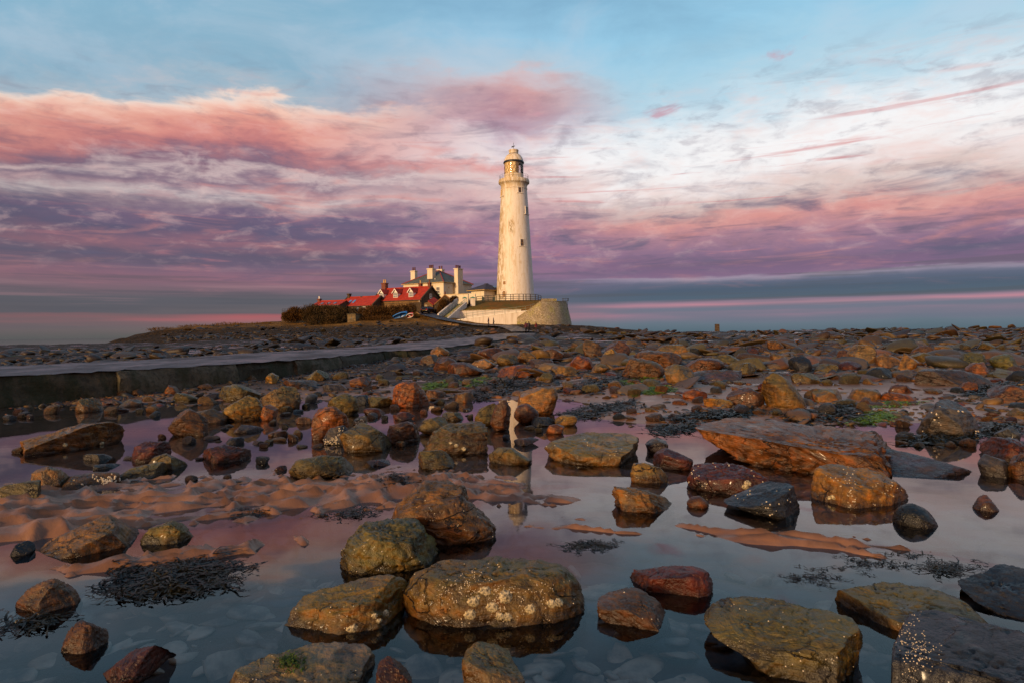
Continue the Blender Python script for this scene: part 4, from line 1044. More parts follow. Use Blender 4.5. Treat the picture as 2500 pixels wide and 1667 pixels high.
def tps(pts):
    A = np.array([(p.x, p.y) for p in pts])/30.0; z = np.array([p.z for p in pts]); n = len(A)
    def U(r2): return np.where(r2 > 1e-12, .5*r2*np.log(np.maximum(r2, 1e-12)), 0)
    Km = U(((A[:, None]-A[None])**2).sum(-1)) + np.eye(n)*.02
    Q = np.concatenate([np.ones((n, 1)), A], 1)
    Mx = np.block([[Km, Q], [Q.T, np.zeros((3, 3))]])
    w = np.linalg.solve(Mx, np.concatenate([z, np.zeros(3)]))
    def f(X, Y):
        B_ = np.stack([np.asarray(X, dtype=float).ravel(), np.asarray(Y, dtype=float).ravel()], -1)/30.0
        r = U(((B_[:, None]-A[None])**2).sum(-1)) @ w[:n] + w[n] + B_ @ w[n+1:]
        return r.reshape(np.asarray(X).shape)
    return f
ISL = [P(*p) for p in [(200,850,98),(300,842,100),(450,831,99),(550,826,100),(700,823,100),(850,820,100),(1000,817,100),(1130,813,101),(1230,811,103),(1320,808,110),(1420,804,117),(1520,806,122),
    (320,832,112),(450,813,114),(600,808,114),(760,807,113),(900,804,112),(1000,801,114),(1100,799,116),(1200,798,120),(1262,795,124),(1330,794,121),(1398,794,125),(1460,800,130),
    (290,836,122),(345,812,120),(420,803,124),(550,793,130),(650,791,132),(760,798,122),(880,793,122),(980,785,124),(1050,776,129),(1100,787,128),(1150,793,129),
    (1030,767,139),(950,770,141),(860,776,141),(780,780,141),(690,785,140),(600,800,165),(800,792,178),(1000,790,185),(1200,790,190),(1400,803,150),(1500,807,160),(1340,790,175),(300,838,150),(160,850,130)]]
ISL_F = tps(ISL)
def build_island():
    xs = np.linspace(-105, 34, 230); ys = np.linspace(92, 195, 170)
    X, Y = np.meshgrid(xs, ys)
    Z = ISL_F(X, Y) + .22*fbm2(X, Y, .25, 2.0, 4) + .10*fbm2(X, Y*1.5, .9, 5.0, 3)
    # crags on the seaward slope
    l = fbm2(X*.7, Y*1.3, .3, 6.0, 3)*3
    Z = Z + .35*(np.floor(l)+np.clip((l-np.floor(l))*4-3, 0, 1))/2.0*np.clip((132-Y)/12, 0, 1)
    edge = np.minimum(np.minimum((X+105)/14, (34-X)/8), np.minimum((Y-92)/4, (195-Y)/20)).clip(0, 1)
    Z = Z*edge + (-2.0)*(1-edge)
    idx = np.arange(X.size).reshape(X.shape)
    Fq = np.stack([idx[:-1, :-1], idx[:-1, 1:], idx[1:, 1:], idx[1:, :-1]], -1).reshape(-1, 4)
    o = np_mesh('island_terrain', np.stack([X, Y, Z], -1).reshape(-1, 3), Fq, ISLAND)
    struct(o, 'low island of brown turf and rock under the lighthouse')
build_island()
def ISL_H(x, y): return ISL_F(np.array([x]), np.array([y]))[0]
far_field()
def IZ(x, y): return float(ISL_F(np.array([x]), np.array([y]))[0])

# materials of the buildings
def make_white(name, base, stain, amt=.55, left=None):
    m, b = mat(name); co = objco(); x, y, z = sep(co)
    n = noise(co, .35, 5, .6); s = noise(vec(x*2.2, y*2.2, z*.22), 1.0, 5, .65); f = noise(co, 3.0, 4, .6)
    c = mixc(sstep(.42, .72, s)*amt, base, stain)
    c = mixc(sstep(.55, .75, n*.5+f*.5)*amt*.7, c, tuple(a*.8+.0 for a in stain[:3])+(1,))
    if left is not None:                                      # weather side streaked with algae
        an = sstep(-.35, -.85, x/left)
        st2 = noise(vec(x*1.6, y*1.6, z*.5), 1.0, 6, .72)
        c = mixc(an*sstep(.40, .58, st2)*.95, c, (.30, .19, .045, 1))
        c = mixc(sstep(.54, .66, st2)*.45, c, (.46, .29, .10, 1))
        patch = sstep(2.4, .6, M('ABSOLUTE', z-18.2))*sstep(1.1, .3, M('ABSOLUTE', x+.7))
        c = mixc(patch*sstep(.42, .60, noise(vec(x*5, y*5, z*1.3), 1.0, 4, .7))*.95, c, (.22, .15, .03, 1))
        c = mixc(sstep(.60, .72, noise(vec(x*3.0, y*3.0, z*.8), 1.0, 4, .65))*.55, c, (.50, .34, .14, 1))
        c = mixc(sstep(26.4, 28.5, z)*sstep(.35, .6, s)*.6, c, (.40, .26, .07, 1))
    S.put(b.inputs['Base Color'], c); b.inputs['Roughness'].default_value = .7
    b.inputs['Specular IOR Level'].default_value = .25
    S.put(b.inputs['Normal'], bump(f, .15, .05))
    return m
WTOWER = make_white('tower_paint', (.76, .68, .58, 1), (.56, .40, .19, 1), .55, left=4.4)
WHITE = make_white('white_render', (.68, .59, .44, 1), (.50, .37, .18, 1), .5)
WHITE2 = make_white('white_limewash', (.66, .58, .49, 1), (.40, .30, .19, 1), .6)
TRIM = simple('white_trim', (.82, .76, .66), .5, .08, 2.0, 0)
def make_stone(name, a, b_, joint, sc, lich=None, lamt=.6):
    m, b = mat(name); co = objco(); x, y, z = sep(co)
    p = vec((x+y*.6)*sc, (y-x*.6)*sc, z*sc*1.7)
    e = voro(p, 1.0, 'DISTANCE_TO_EDGE'); cc = voro(p, 1.0, 'F1', 'Color'); n = noise(co, .5, 5, .65); f = noise(co, 4.0, 4, .65)
    r, g, bl = sep(cc)
    c = mixc(r, a, b_); c = mixc(sstep(.45, .7, f)*.4, c, joint)
    if lich: c = mixc(sstep(.45, .65, n)*lamt, c, lich)
    c = mixc(sstep(.10, .02, e)*.8, c, joint)
    S.put(b.inputs['Base Color'], c); b.inputs['Roughness'].default_value = .85
    S.put(b.inputs['Normal'], bump(sstep(0, .15, e)+f*.4, .8, .08))
    return m
BASTION = make_stone('limewashed_rubble', (.54, .43, .28, 1), (.34, .25, .13, 1), (.10, .07, .03, 1), 3.0, (.42, .36, .09, 1), .65)
STONE = make_stone('sandstone', (.33, .185, .065, 1), (.20, .105, .036, 1), (.10, .06, .025, 1), 3.0, (.15, .10, .035, 1), .4)
DSTONE = make_stone('dark_sandstone', (.11, .066, .030, 1), (.075, .045, .020, 1), (.04, .025, .012, 1), 3.0)
def make_roof(name, c1, c2, ax, k):
    m, b = mat(name); co = objco(); x, y, z = sep(co)
    w = M('SINE', x*k); n = noise(co, 1.2, 4, .6); s = noise(vec(x*6, y*2, z*2), 1.0, 3, .6)
    c = mixc(sstep(.3, .7, n*.6+s*.4), c1, c2)
    S.put(b.inputs['Base Color'], c); b.inputs['Roughness'].default_value = .7
    b.inputs['Specular IOR Level'].default_value = .2
    S.put(b.inputs['Normal'], bump(w*.5+M('SINE', z*14.0)*.3, .35, .05))
    return m
RED = make_roof('red_pantiles', (.24, .018, .009, 1), (.44, .044, .016, 1), 0, 26.0)
SLATE = make_roof('slate_roof', (.055, .070, .070, 1), (.11, .115, .095, 1), 0, 18.0)
NAVY = make_roof('dark_slate', (.034, .030, .045, 1), (.055, .050, .068, 1), 0, 18.0)
RIDGE = simple('red_ridge_tile', (.28, .030, .020), .7, .3, 4.0, 0)
BRICK = simple('chimney_brick', (.20, .060, .030), .85, .4, 6.0, .4, 9.0)
POT = simple('dark_red_pot', (.10, .016, .014), .6, .3, 6.0, 0)
POTY = simple('buff_pot', (.55, .33, .12), .6, .2, 6.0, 0)
DGLASS = simple('dark_glass', (.020, .020, .024), .08, .2, 2.0, 0)
SGLASS = simple('sky_glass', (.10, .14, .20), .05, .2, 2.0, 0)
GREEN = simple('green_paint', (.06, .26, .13), .5, .25, 3.0, 0)
RAILG = simple('pale_green_rail', (.20, .24, .17), .5, .2, 3.0, 0)
TIMBER = simple('dark_timber', (.030, .022, .016), .75, .3, 6.0, .3, 20.0)
IRON = simple('black_iron', (.010, .009, .009), .5, .2, 3.0, 0)
RUST = simple('rusty_astragal', (.30, .15, .04), .6, .4, 5.0, 0)
BLIND = make_white('lantern_blind', (.84, .64, .34, 1), (.74, .40, .08, 1), .8)
GUTTER = simple('ochre_gutter', (.60, .40, .14), .5, .2, 3.0, 0)

# ---------------------------------------------------------------- lighthouse
def build_lighthouse():
    Y = 160.0; s = Y/F
    base = P(1258, 719, Y); base.z = 8.5
    r = empty('lighthouse', base); tag(r, 'tall cream-white lighthouse tower rising at the centre of the picture', 'lighthouse')
    zz = lambda v: P(1256, v, Y).z - base.z
    def rad(v): return np.interp(v, [400, 453, 460.5, 520, 620, 719, 740], [29.5, 30.6, 31.35, 35.0, 40.5, 46.0, 47.2])*s
    mb = MB(); prof = [(rad(738)+.02, -1.0)] + [(rad(v), zz(v)) for v in range(736, 455, -8)]
    mb.lathe(prof, 72); mb.build('tower_shaft', WTOWER, r, True)
    zc0, zc1 = zz(460.5), zz(441)
    mb = MB(); R0 = rad(460)
    mb.lathe([(R0+.0, zc0-.45), (R0+.10, zc0-.40), (R0+.10, zc0-.12), (R0+.03, zc0-.08), (R0+.03, zc0+.30), (R0+.12, zc0+.62), (R0+.34, zc0+.90), (R0+.50, zc0+1.0), (R0+.50, zc0+1.08), (R0+.62, zc0+1.12), (R0+.64, zc1-.34), (R0+.56, zc1-.26), (R0+.54, zc1)], 72)
    mb.build('cornice', WTOWER, r, True)
    # gallery railing
    rl = empty('gallery_railing', (0, 0, 0), 0, r); Rr = R0+.36
    hgt = 1.05; m = MB()
    for k in range(20):
        a = 2*math.pi*k/20; m.bar((Rr*math.cos(a), Rr*math.sin(a), zc1), (Rr*math.cos(a), Rr*math.sin(a), zc1+hgt), .022)
    m.build('rail_posts', IRON, rl)
    for h in (hgt, hgt*.55):
        m = MB()
        for k in range(48):
            a, b = 2*math.pi*k/48, 2*math.pi*(k+1)/48
            m.bar((Rr*math.cos(a), Rr*math.sin(a), zc1+h), (Rr*math.cos(b), Rr*math.sin(b), zc1+h), .018)
        m.build('handrail', IRON, rl)
    # lantern
    Rl = 23.1*s; zl1 = zz(397.5); zm = zc1+1.35
    ln = empty('lantern', (0, 0, 0), 0, r)
    m = MB(); m.lathe([(Rl+.04, zc1-.02), (Rl+.04, zm), (Rl-.1, zm+.05)], 48); m.build('lantern_wall', WTOWER, ln, True)
    a0, a1 = math.radians(-60), math.radians(300)
    m = MB(); m.lathe([(Rl-.10, zm), (Rl-.10, zl1)], 30, cap=False, a0=math.radians(150), a1=math.radians(303)); m.build('blind', BLIND, ln, True)
    mg = make_water('lantern_glass', (.9, .9, .92, 1), 1.0, 0.0, (.96, .97, .98, 1))
    m = MB(); m.lathe([(Rl-.02, zm), (Rl-.02, zl1)], 48, cap=False); m.build('glazing', mg, ln, True)
    nb = 16; turns = (zl1-zm)/(Rl)*.62
    for sg in (1, -1):
        for k in range(nb):
            m = MB(); pts = []
            for j in range(7):
                t = j/6; a = 2*math.pi*k/nb + sg*turns*t
                pts.append(Vector((Rl*math.cos(a), Rl*math.sin(a), zm+(zl1-zm)*t)))
            for j in range(6): m.bar(pts[j], pts[j+1], .032, n=4)
            ang = (2*math.pi*k/nb + sg*turns*.5) % (2*math.pi)
            m.build('glazing_bar', IRON if (ang > math.radians(295) or ang < math.radians(100)) else RUST, ln)
    m = MB(); m.lathe([(.9, zm-.3), (1.0, zm+.6), (.6, zm+1.8), (.25, zm+2.4)], 20); m.build('lamp', DGLASS, ln, True)
    # roof
    rf = empty('lantern_roof', (0, 0, 0), 0, r)
    ze = zz(398.5)
    m = MB(); m.lathe([(Rl-.2, ze-.10), (25.3*s, ze-.12), (25.4*s, ze+.06), (24.0*s, ze+.28), (23.7*s, ze+.3)], 48); m.build('eaves_ring', IRON, rf, True)
    m = MB(); m.lathe([(23.9*s, zz(396)), (22.8*s, zz(391.5)), (21.0*s, zz(387)), (18.6*s, zz(383)), (17.6*s, zz(381.5)), (14.0*s, zz(379)), (11.6*s, zz(377.6))], 48); m.build('dome', WTOWER, rf, True)
    m = MB(); m.lathe([(11.4*s, zz(378.2)), (11.5*s, zz(376.6)), (11.2*s, zz(376.2))], 32); m.build('vent_collar', IRON, rf, True)
    m = MB(); m.lathe([(11.3*s, zz(376.4)), (11.5*s, zz(370)), (12.2*s, zz(369.2)), (12.2*s, zz(368)), (10.8*s, zz(366.8)), (3.0*s, zz(365.6))], 32); m.build('vent_drum', WTOWER, rf, True)
    wv = empty('weather_vane', (0, 0, zz(366.5)), 0, rf)
    m = MB(); m.bar((0, 0, -.1), (0, 0, 1.7), .05); m.build('spindle', IRON, wv)
    m = MB(); m.prism([(-.48, 0, .50), (-.46, 0, .92), (-.2, 0, .86), (.12, 0, .98), (.36, 0, 1.0), (.36, 0, .86), (.1, 0, .78), (-.05, 0, .58), (-.22, 0, .62)], (0, .05, 0)); m.build('arrow', IRON, wv)
    # windows: centre u, top v, bottom v, width px
    for (u, v0, v1, wd, sill, pane) in [(1268.6, 463, 477, 6.6, True, DGLASS), (1225.4, 466, 482, 5.2, True, GUTTER), (1285.6, 510, 527, 5.6, True, DGLASS), (1274.2, 590, 606, 7.2, True, DGLASS), (1232, 690, 697.5, 6.0, False, RUST)]:
        vm = (v0+v1)/2; R = rad(vm); cx = P(u, vm, Y).x - base.x
        a = math.asin(max(-.985, min(.985, cx/R)))
        win = empty('window', (0, 0, 0), a, r)
        z0, z1 = zz(v1), zz(v0); hw = wd*.5*s/max(math.cos(a), .45); lean = math.atan2(rad(v1)-rad(v0), z1-z0)
        yf = -rad(v1)
        yb = -rad(v0)
        m = MB()
        def face(x0, x1, za, zb, d0, d1):
            ya = yf+(yb-yf)*(za-z0)/(z1-z0); yc = yf+(yb-yf)*(zb-z0)/(z1-z0)
            m.hexa([(x0, ya-d0, za), (x1, ya-d0, za), (x1, ya+.3, za), (x0, ya+.3, za)], [(x0, yc-d0, zb), (x1, yc-d0, zb), (x1, yc+.3, zb), (x0, yc+.3, zb)])
        face(-hw, hw, z0, z1, .035, 0); m.build('pane', pane, win); m = MB()
        t = .14
        face(-hw-t, -hw, z0, z1, .07, 0); face(hw, hw+t, z0, z1, .07, 0); face(-hw-t, hw+t, z1, z1+t, .07, 0); m.build('surround', WTOWER, win); m = MB()
        if wd > 6 and sill: face(-.05, .05, z0, z1, .07, 0); face(-hw, hw, (z0+z1)/2-.05, (z0+z1)/2+.05, .068, 0); m.build('glazing_bars', RUST, win); m = MB()
        if sill: face(-hw-.45, hw+.45, z0-.14, z0-.003, .14, 0); m.build('sill', GUTTER if False else WTOWER, win); m = MB()
    # arched door
    u = 1231.5; a = math.asin((P(u, 720, Y).x-base.x)/rad(720)); dr = empty('door', (0, 0, 0), a, r)
    z0, z1 = 0.0, zz(713); R = rad(722); hw = .5
    arch = [(-hw, z0)] + [(-hw*math.cos(t*math.pi/8), z1-.5+.5*math.sin(t*math.pi/8)) for t in range(9)] + [(hw, z0)]
    m = MB(); m.prism([(x, -R-.03, z) for x, z in arch], (0, .4, 0)); m.build('door_leaf', simple('brown_door', (.30, .17, .07), .6), dr)
    out = [(-hw-.2, z0)] + [(-(hw+.2)*math.cos(t*math.pi/8), z1-.5+.7*math.sin(t*math.pi/8)) for t in range(9)] + [(hw+.2, z0)]
    m = MB()
    for k in range(len(arch)-1):
        m.hexa([(arch[k][0], -R-.12, arch[k][1]), (out[k][0], -R-.12, out[k][1]), (out[k][0], -R+.5, out[k][1]), (arch[k][0], -R+.5, arch[k][1])],
               [(arch[k+1][0], -R-.12, arch[k+1][1]), (out[k+1][0], -R-.12, out[k+1][1]), (out[k+1][0], -R+.5, out[k+1][1]), (arch[k+1][0], -R+.5, arch[k+1][1])])
    m.build('door_surround', WTOWER, dr)
build_lighthouse()

# ---------------------------------------------------------------- mound, walls and bastion under the tower
def build_mound():
    rows = []
    us = np.linspace(0, 1, 40)
    def rowpts(ua, ub, va, vb, Ya, Yb, jz=0.0):
        return [P(ua+(ub-ua)*t, va+(vb-va)*t, Ya+(Yb-Ya)*t) + Vector((0, 0, jz*math.sin(t*9))) for t in us]
    rows.append(rowpts(1112, 1345, 790, 785, 139.5, 139.5)); rows.append(rowpts(1124, 1340, 760, 758, 139.6, 139.6))
    rows.append(rowpts(1140, 1336, 751, 747, 142.5, 142.5, .1)); rows.append(rowpts(1153, 1332, 744, 738.5, 145.2, 145.2, .12))
    rows.append(rowpts(1160, 1328, 739.5, 735, 147.2, 147.2, .06))
    for Yb, zz in ((150, 8.7), (156, 8.75), (172, 8.7), (188, 7.5), (192, 3)):
        rows.append([Vector((p.x*(1.02 if Yb < 170 else 1.1)-(4 if Yb > 149 else 0)*(1-k/39), Yb, zz)) for k, p in enumerate(rows[4])])
    V = [p for r in rows for p in r]; n = 40
    Fq = [(i*n+j, i*n+j+1, (i+1)*n+j+1, (i+1)*n+j) for i in range(len(rows)-1) for j in range(n-1)]
    Fl = [list(f) for f in Fq] + [[i*n for i in range(len(rows))][::-1], [i*n+n-1 for i in range(len(rows))]]
    o = np_mesh('grass_mound_ground', np.array([tuple(v) for v in V]), Fl, MOUND); struct(o, 'steep mound of brown and green grass below the lighthouse fence')
build_mound()
def wall_strip(name, top, bot_z, th, mat_, label, cat, parent=None, cope=None):
    """upright wall following a line of top points"""
    m = MB()
    for a, b in zip(top[:-1], top[1:]):
        d = (b-a); d.z = 0; d.normalize(); n = Vector((-d.y, d.x, 0))*th
        za, zb = (bot_z, bot_z) if not hasattr(bot_z, '__len__') else bot_z
        m.hexa([(a.x, a.y, za), (b.x, b.y, zb), (b.x+n.x, b.y+n.y, zb), (a.x+n.x, a.y+n.y, za)], [a, b, b+n, a+n])
    if label:
        L = Vector((top[0].x, top[0].y, min(za, zb))); m.v = [(x-L.x, y-L.y, z-L.z) for x, y, z in m.v]
        r = empty(name, L); tag(r, label, cat)
        m.build('wall_face', mat_, r)
        if cope:
            c = MB()
            for a, b in zip(top[:-1], top[1:]):
                d = (b-a); d.z = 0; d.normalize(); n = Vector((-d.y, d.x, 0)); o1 = -n*.06; o2 = n*(th+.06); up = Vector((0, 0, .14)); a2, b2 = a-L+Vector((0, 0, .002)), b-L+Vector((0, 0, .002))
                c.hexa([a2+o1, b2+o1, b2+o2, a2+o2], [a2+o1+up, b2+o1+up, b2+o2+up, a2+o2+up])
            c.build('coping', cope, r)
        return r
    return m.build(name, mat_, parent)
wall_strip('retaining_wall', [P(1122, 760, 139.0), P(1190, 757.5, 138.8), P(1272, 756.5, 138.5)], 2.5, .4, WHITE2, 'upper white retaining wall at the foot of the grass mound', 'wall', cope=BASTION)
fw = wall_strip('ramp_wall', [P(1106, 784, 133.5), P(1150, 777, 133), P(1220, 768, 132), P(1287, 760, 131)], (2.0), .35, WHITE2, 'lower white wall sloping up along the ramp to the bastion', 'wall', cope=TRIM)
def railing(name, line_, label, hgt=.95, step=None, mat_=RAILG, r_=.028, rails=(1.0, .5), cat='railing', n=None):
    L = Vector((line_[0].x, line_[0].y, line_[0].z)); r = empty(name, L); tag(r, label, cat)
    tot = sum((b-a).length for a, b in zip(line_[:-1], line_[1:])); n = n or max(2, int(tot/(step or 1.5)))
    pts = smooth_line(line_, n) if len(line_) > 2 else [line_[0].lerp(line_[1], k/n) for k in range(n+1)]
    for p in pts: MB().bar(p-L-Vector((0, 0, .1)), p-L+Vector((0, 0, hgt)), r_*1.25).build('post', mat_, r)
    for h in rails:
        m = MB()
        for a, b in zip(pts[:-1], pts[1:]): m.bar(a-L+Vector((0, 0, hgt*h)), b-L+Vector((0, 0, hgt*h)), r_)
        m.build('rail', mat_, r)
    return r
railing('handrail', [P(1124, 780.5, 133.2), P(1150, 776, 132.9), P(1220, 767, 131.9), P(1287, 759, 130.9), P(1304, 753, 133)], 'thin green handrail along the top of the lower white ramp wall', n=11)
def build_ramp():
    top = [P(1106, 784, 133.9), P(1150, 777, 133.4), P(1220, 768, 132.4), P(1287, 760, 131.4)]; back = [P(1110, 775, 138.4), P(1150, 770, 138.4), P(1220, 763, 138.3), P(1287, 757, 138.0)]
    V = [(p.x, p.y, p.z-.25) for p in top] + [(p.x, p.y, q.z-.2) for p, q in zip(back, top)]
    o = np_mesh('ramp_path', np.array(V), np.array([(i, i+1, i+5, i+4) for i in range(3)]), CONC2); struct(o, 'concrete ramp path behind the low white wall')
build_ramp()
def build_bastion():
    bot = [P(*p) for p in [(1262,794,129.8),(1275,794,128.2),(1292,794,126.8),(1310,794,126.0),(1330,794,125.7),(1352,794,126.3),(1372,794,128),(1388,793,131),(1396,792,135),(1395,791,141)]]
    top = [P(*p) for p in [(1262.6,777,130.2),(1275,769,129.4),(1290,758.5,128.9),(1306,747.5,128.5),(1322,736.5,128.4),(1346,737.2,129.2),(1364,737.6,130.6),(1377,738,133),(1383,738,136),(1382,738,141.5)]]
    L = Vector((bot[4].x, bot[4].y, bot[4].z)); r = empty('stone_bastion', L); tag(r, 'rounded battered bastion of whitewashed rubble stone right of the lighthouse', 'bastion')
    B2, T2 = smooth_line(bot, 54), smooth_line(top, 54)
    rows = 12; V = []
    rng = np.random.RandomState(2)
    for i in range(55):
        for k in range(rows):
            q = B2[i].lerp(T2[i], k/(rows-1)) - L
            j = rng.randn()*.05 if 0 < k < rows-1 else 0
            V.append((q.x+j*.4, q.y+j, q.z + (-1.2 if k == 0 else 0)))
    Fl = [(i*rows+k, (i+1)*rows+k, (i+1)*rows+k+1, i*rows+k+1) for i in range(54) for k in range(rows-1)]
    np_mesh('wall_face', np.array(V), np.array(Fl), BASTION, r)
    tp = [T2[i]-L for i in range(55)]
    ctr = P(1345, 738, 139)-L
    m = MB(); m.add([tuple(p) for p in tp]+[tuple(ctr)], [(i, i+1, 55) for i in range(54)]); m.build('top_fill', MOUND, r)
    cp = MB()
    for i in range(54):
        a, b = tp[i], tp[i+1]; ia, ib = (ctr-a), (ctr-b); ia.z = ib.z = 0; ia = ia.normalized()*.5; ib = ib.normalized()*.5; u = Vector((0, 0, .16)); z = Vector((0, 0, .004))
        cp.hexa([a-ia*.1+z, b-ib*.1+z, b+ib+z, a+ia+z], [a-ia*.1+u, b-ib*.1+u, b+ib+u, a+ia+u])
    cp.build('coping', BASTION, r)
    a, b = P(1322, 736.3, 133)-L, P(1359, 736.3, 134)-L
    m = MB(); m.hexa([a, b, b+Vector((0, 1, 0)), a+Vector((0, 1, 0))], [p+Vector((0, 0, .55)) for p in (a, b, b+Vector((0, 1, 0)), a+Vector((0, 1, 0)))]); m.build('parapet_block', BASTION, r)
    # iron cage ladder at the far corner
    c = P(1381, 738, 134); k = empty('ladder_cage', c); tag(k, 'small iron ladder cage at the right rim of the bastion', 'ladder')
    for s_ in (-.35, .35): MB().bar((s_, -.25, -1.6), (s_, -.25, .75), .04).build('stile', IRON, k)
    for h in (.25, .7):
        m = MB()
        pts = [Vector((.62*math.sin(t), .35-.62*math.cos(t), h)) for t in np.linspace(-2.4, 2.4, 10)]
        for p, q in zip(pts[:-1], pts[1:]): m.bar(p, q, .035)
        m.build('hoop', IRON, k)
    for t in np.linspace(-1.8, 1.8, 5): MB().bar((.62*math.sin(t), .35-.62*math.cos(t), .25), (.68*math.sin(t), .35-.68*math.cos(t), .8), .03).build('upright', IRON, k)
build_bastion()
# timber fence on the mound
def build_fence():
    pts = [P(*Z2(x, y), 147.4) for x, y in [(20,1145),(95,1138),(165,1131),(240,1125),(315,1120),(385,1117),(455,1115),(485,1114),(560,1112),(615,1112),(650,1112),(705,1113),(770,1116)]]
    pts += [P(*Z2(806, 1122), 151), P(*Z2(842, 1130), 155)]
    L = pts[0]; r = empty('timber_fence', L); tag(r, 'dark timber post-and-rail fence along the mound top before the lighthouse', 'fence')
    for p in pts: m = MB(); q = p-L; m.box(q.x-.08, q.x+.08, q.y-.08, q.y+.08, q.z-.3, q.z+1.28); m.build('post', TIMBER, r)
    for h in (1.22, .72, .30):
        for a, b in zip(pts[:-1], pts[1:]):
            a2, b2 = a-L+Vector((0, -.12, h)), b-L+Vector((0, -.12, h)); m = MB(); w = Vector((0, .05, 0)); u = Vector((0, 0, .11))
            m.hexa([a2, b2, b2+w, a2+w], [a2+u, b2+u, b2+w+u, a2+w+u]); m.build('rail', TIMBER, r)
    for x in (102, 238):
        c = P(*Z2(x, 1105), 147.2)-L; m = MB(); m.box(c.x-.28, c.x+.28, c.y-.06, c.y, c.z-.45, c.z+.5); m.build('notice_board', simple('dark_green_board', (.02, .035, .025), .6), r)
build_fence()

# ---------------------------------------------------------------- stone steps up to the gate
def build_steps():
    A, Bp = P(*Z4(1335, 1195), 133.5), P(*Z4(1690, 885), 142.5)
    r = empty('stair_flight', A); tag(r, 'stone steps climbing between pale side walls left of the mound', 'steps')
    d = Bp-A; n = 22; run = Vector((d.x, d.y, 0)); side = Vector((-run.y, run.x, 0)).normalized()
    run = d; wd = 1.7
    for k in range(n):
        p = Vector((d.x, d.y, 0))*(k/n); q = Vector((d.x, d.y, 0))*((k+1)/n); z = d.z*(k+1)/n
        m = MB(); m.hexa([p+Vector((0, 0, -2)), q+Vector((0, 0, -2)), q+side*wd+Vector((0, 0, -2)), p+side*wd+Vector((0, 0, -2))], [p+Vector((0, 0, z)), q+Vector((0, 0, z)), q+side*wd+Vector((0, 0, z)), p+side*wd+Vector((0, 0, z))])
        m.build('step', BASTION, r)
    def sidewall(off, h, th, mat_, ext):
        a = side*off; b = d+side*off; t = side*th; up = Vector((0, 0, h)); dn = Vector((0, 0, -2.2))
        m = MB(); m.hexa([a+dn, b+dn, b+t+dn, a+t+dn], [a+up, b+up, b+t+up, a+t+up]); m.build('side_wall', mat_, r)
    sidewall(wd+.01, 1.35, .35, WHITE2, 0); sidewall(-.36, .45, .35, WHITE2, 0)
    for off, h in ((wd-.1, .95), (.1, .95)):
        m = MB(); m.bar(side*off+Vector((0, 0, h)), d+side*off+Vector((0, 0, h)), .035); m.bar(side*off+Vector((0, 0, h*.5)), d+side*off+Vector((0, 0, h*.5)), .025)
        for k in range(7): q = d*(k/6)+side*off; m.bar(q, q+Vector((0, 0, h)), .03)
        m.build('handrail', RAILG if off > 1 else GREEN, r)
build_steps()
for (x0, x1, y0, lab) in ((1640, 1720, 770, 'white gate pillar with green cap at the head of the steps, nearer the white house'), (1790, 1880, 765, 'white gate pillar with green cap at the head of the steps, nearer the fence')):
    a, b = P(*Z4(x0, y0), 143.5), P(*Z4(x1, y0), 143.5); c = (a+b)/2; hw = (b.x-a.x)/2
    r = empty('gate_pillar', (c.x, c.y+hw, c.z-2.6)); tag(r, lab, 'gate pillar', 'gate pillars with green caps')
    m = MB(); m.box(-hw, hw, -hw, hw, -1.5, 2.55); m.build('shaft', WHITE2, r)
    m = MB(); e = hw+.14; m.hexa([(-e, -e, 2.55), (e, -e, 2.55), (e, e, 2.55), (-e, e, 2.55)], [(-.1, -.1, 2.86), (.1, -.1, 2.86), (.1, .1, 2.86), (-.1, .1, 2.86)]); m.build('cap', GREEN, r)
wall_strip('garden_wall', [P(*Z4(1270, 715), 150), P(*Z4(1520, 705), 149), P(*Z4(1745, 700), 148)], 4.0, .4, WHITE, 'white garden wall with a moulded band below the white house', 'wall', cope=GUTTER)
wall_strip('yard_wall', [P(*Z4(1740, 680), 153), P(*Z4(1880, 690), 152)], 6.0, .3, WHITE, 'short white wall between the white house and the small pavilion', 'wall')

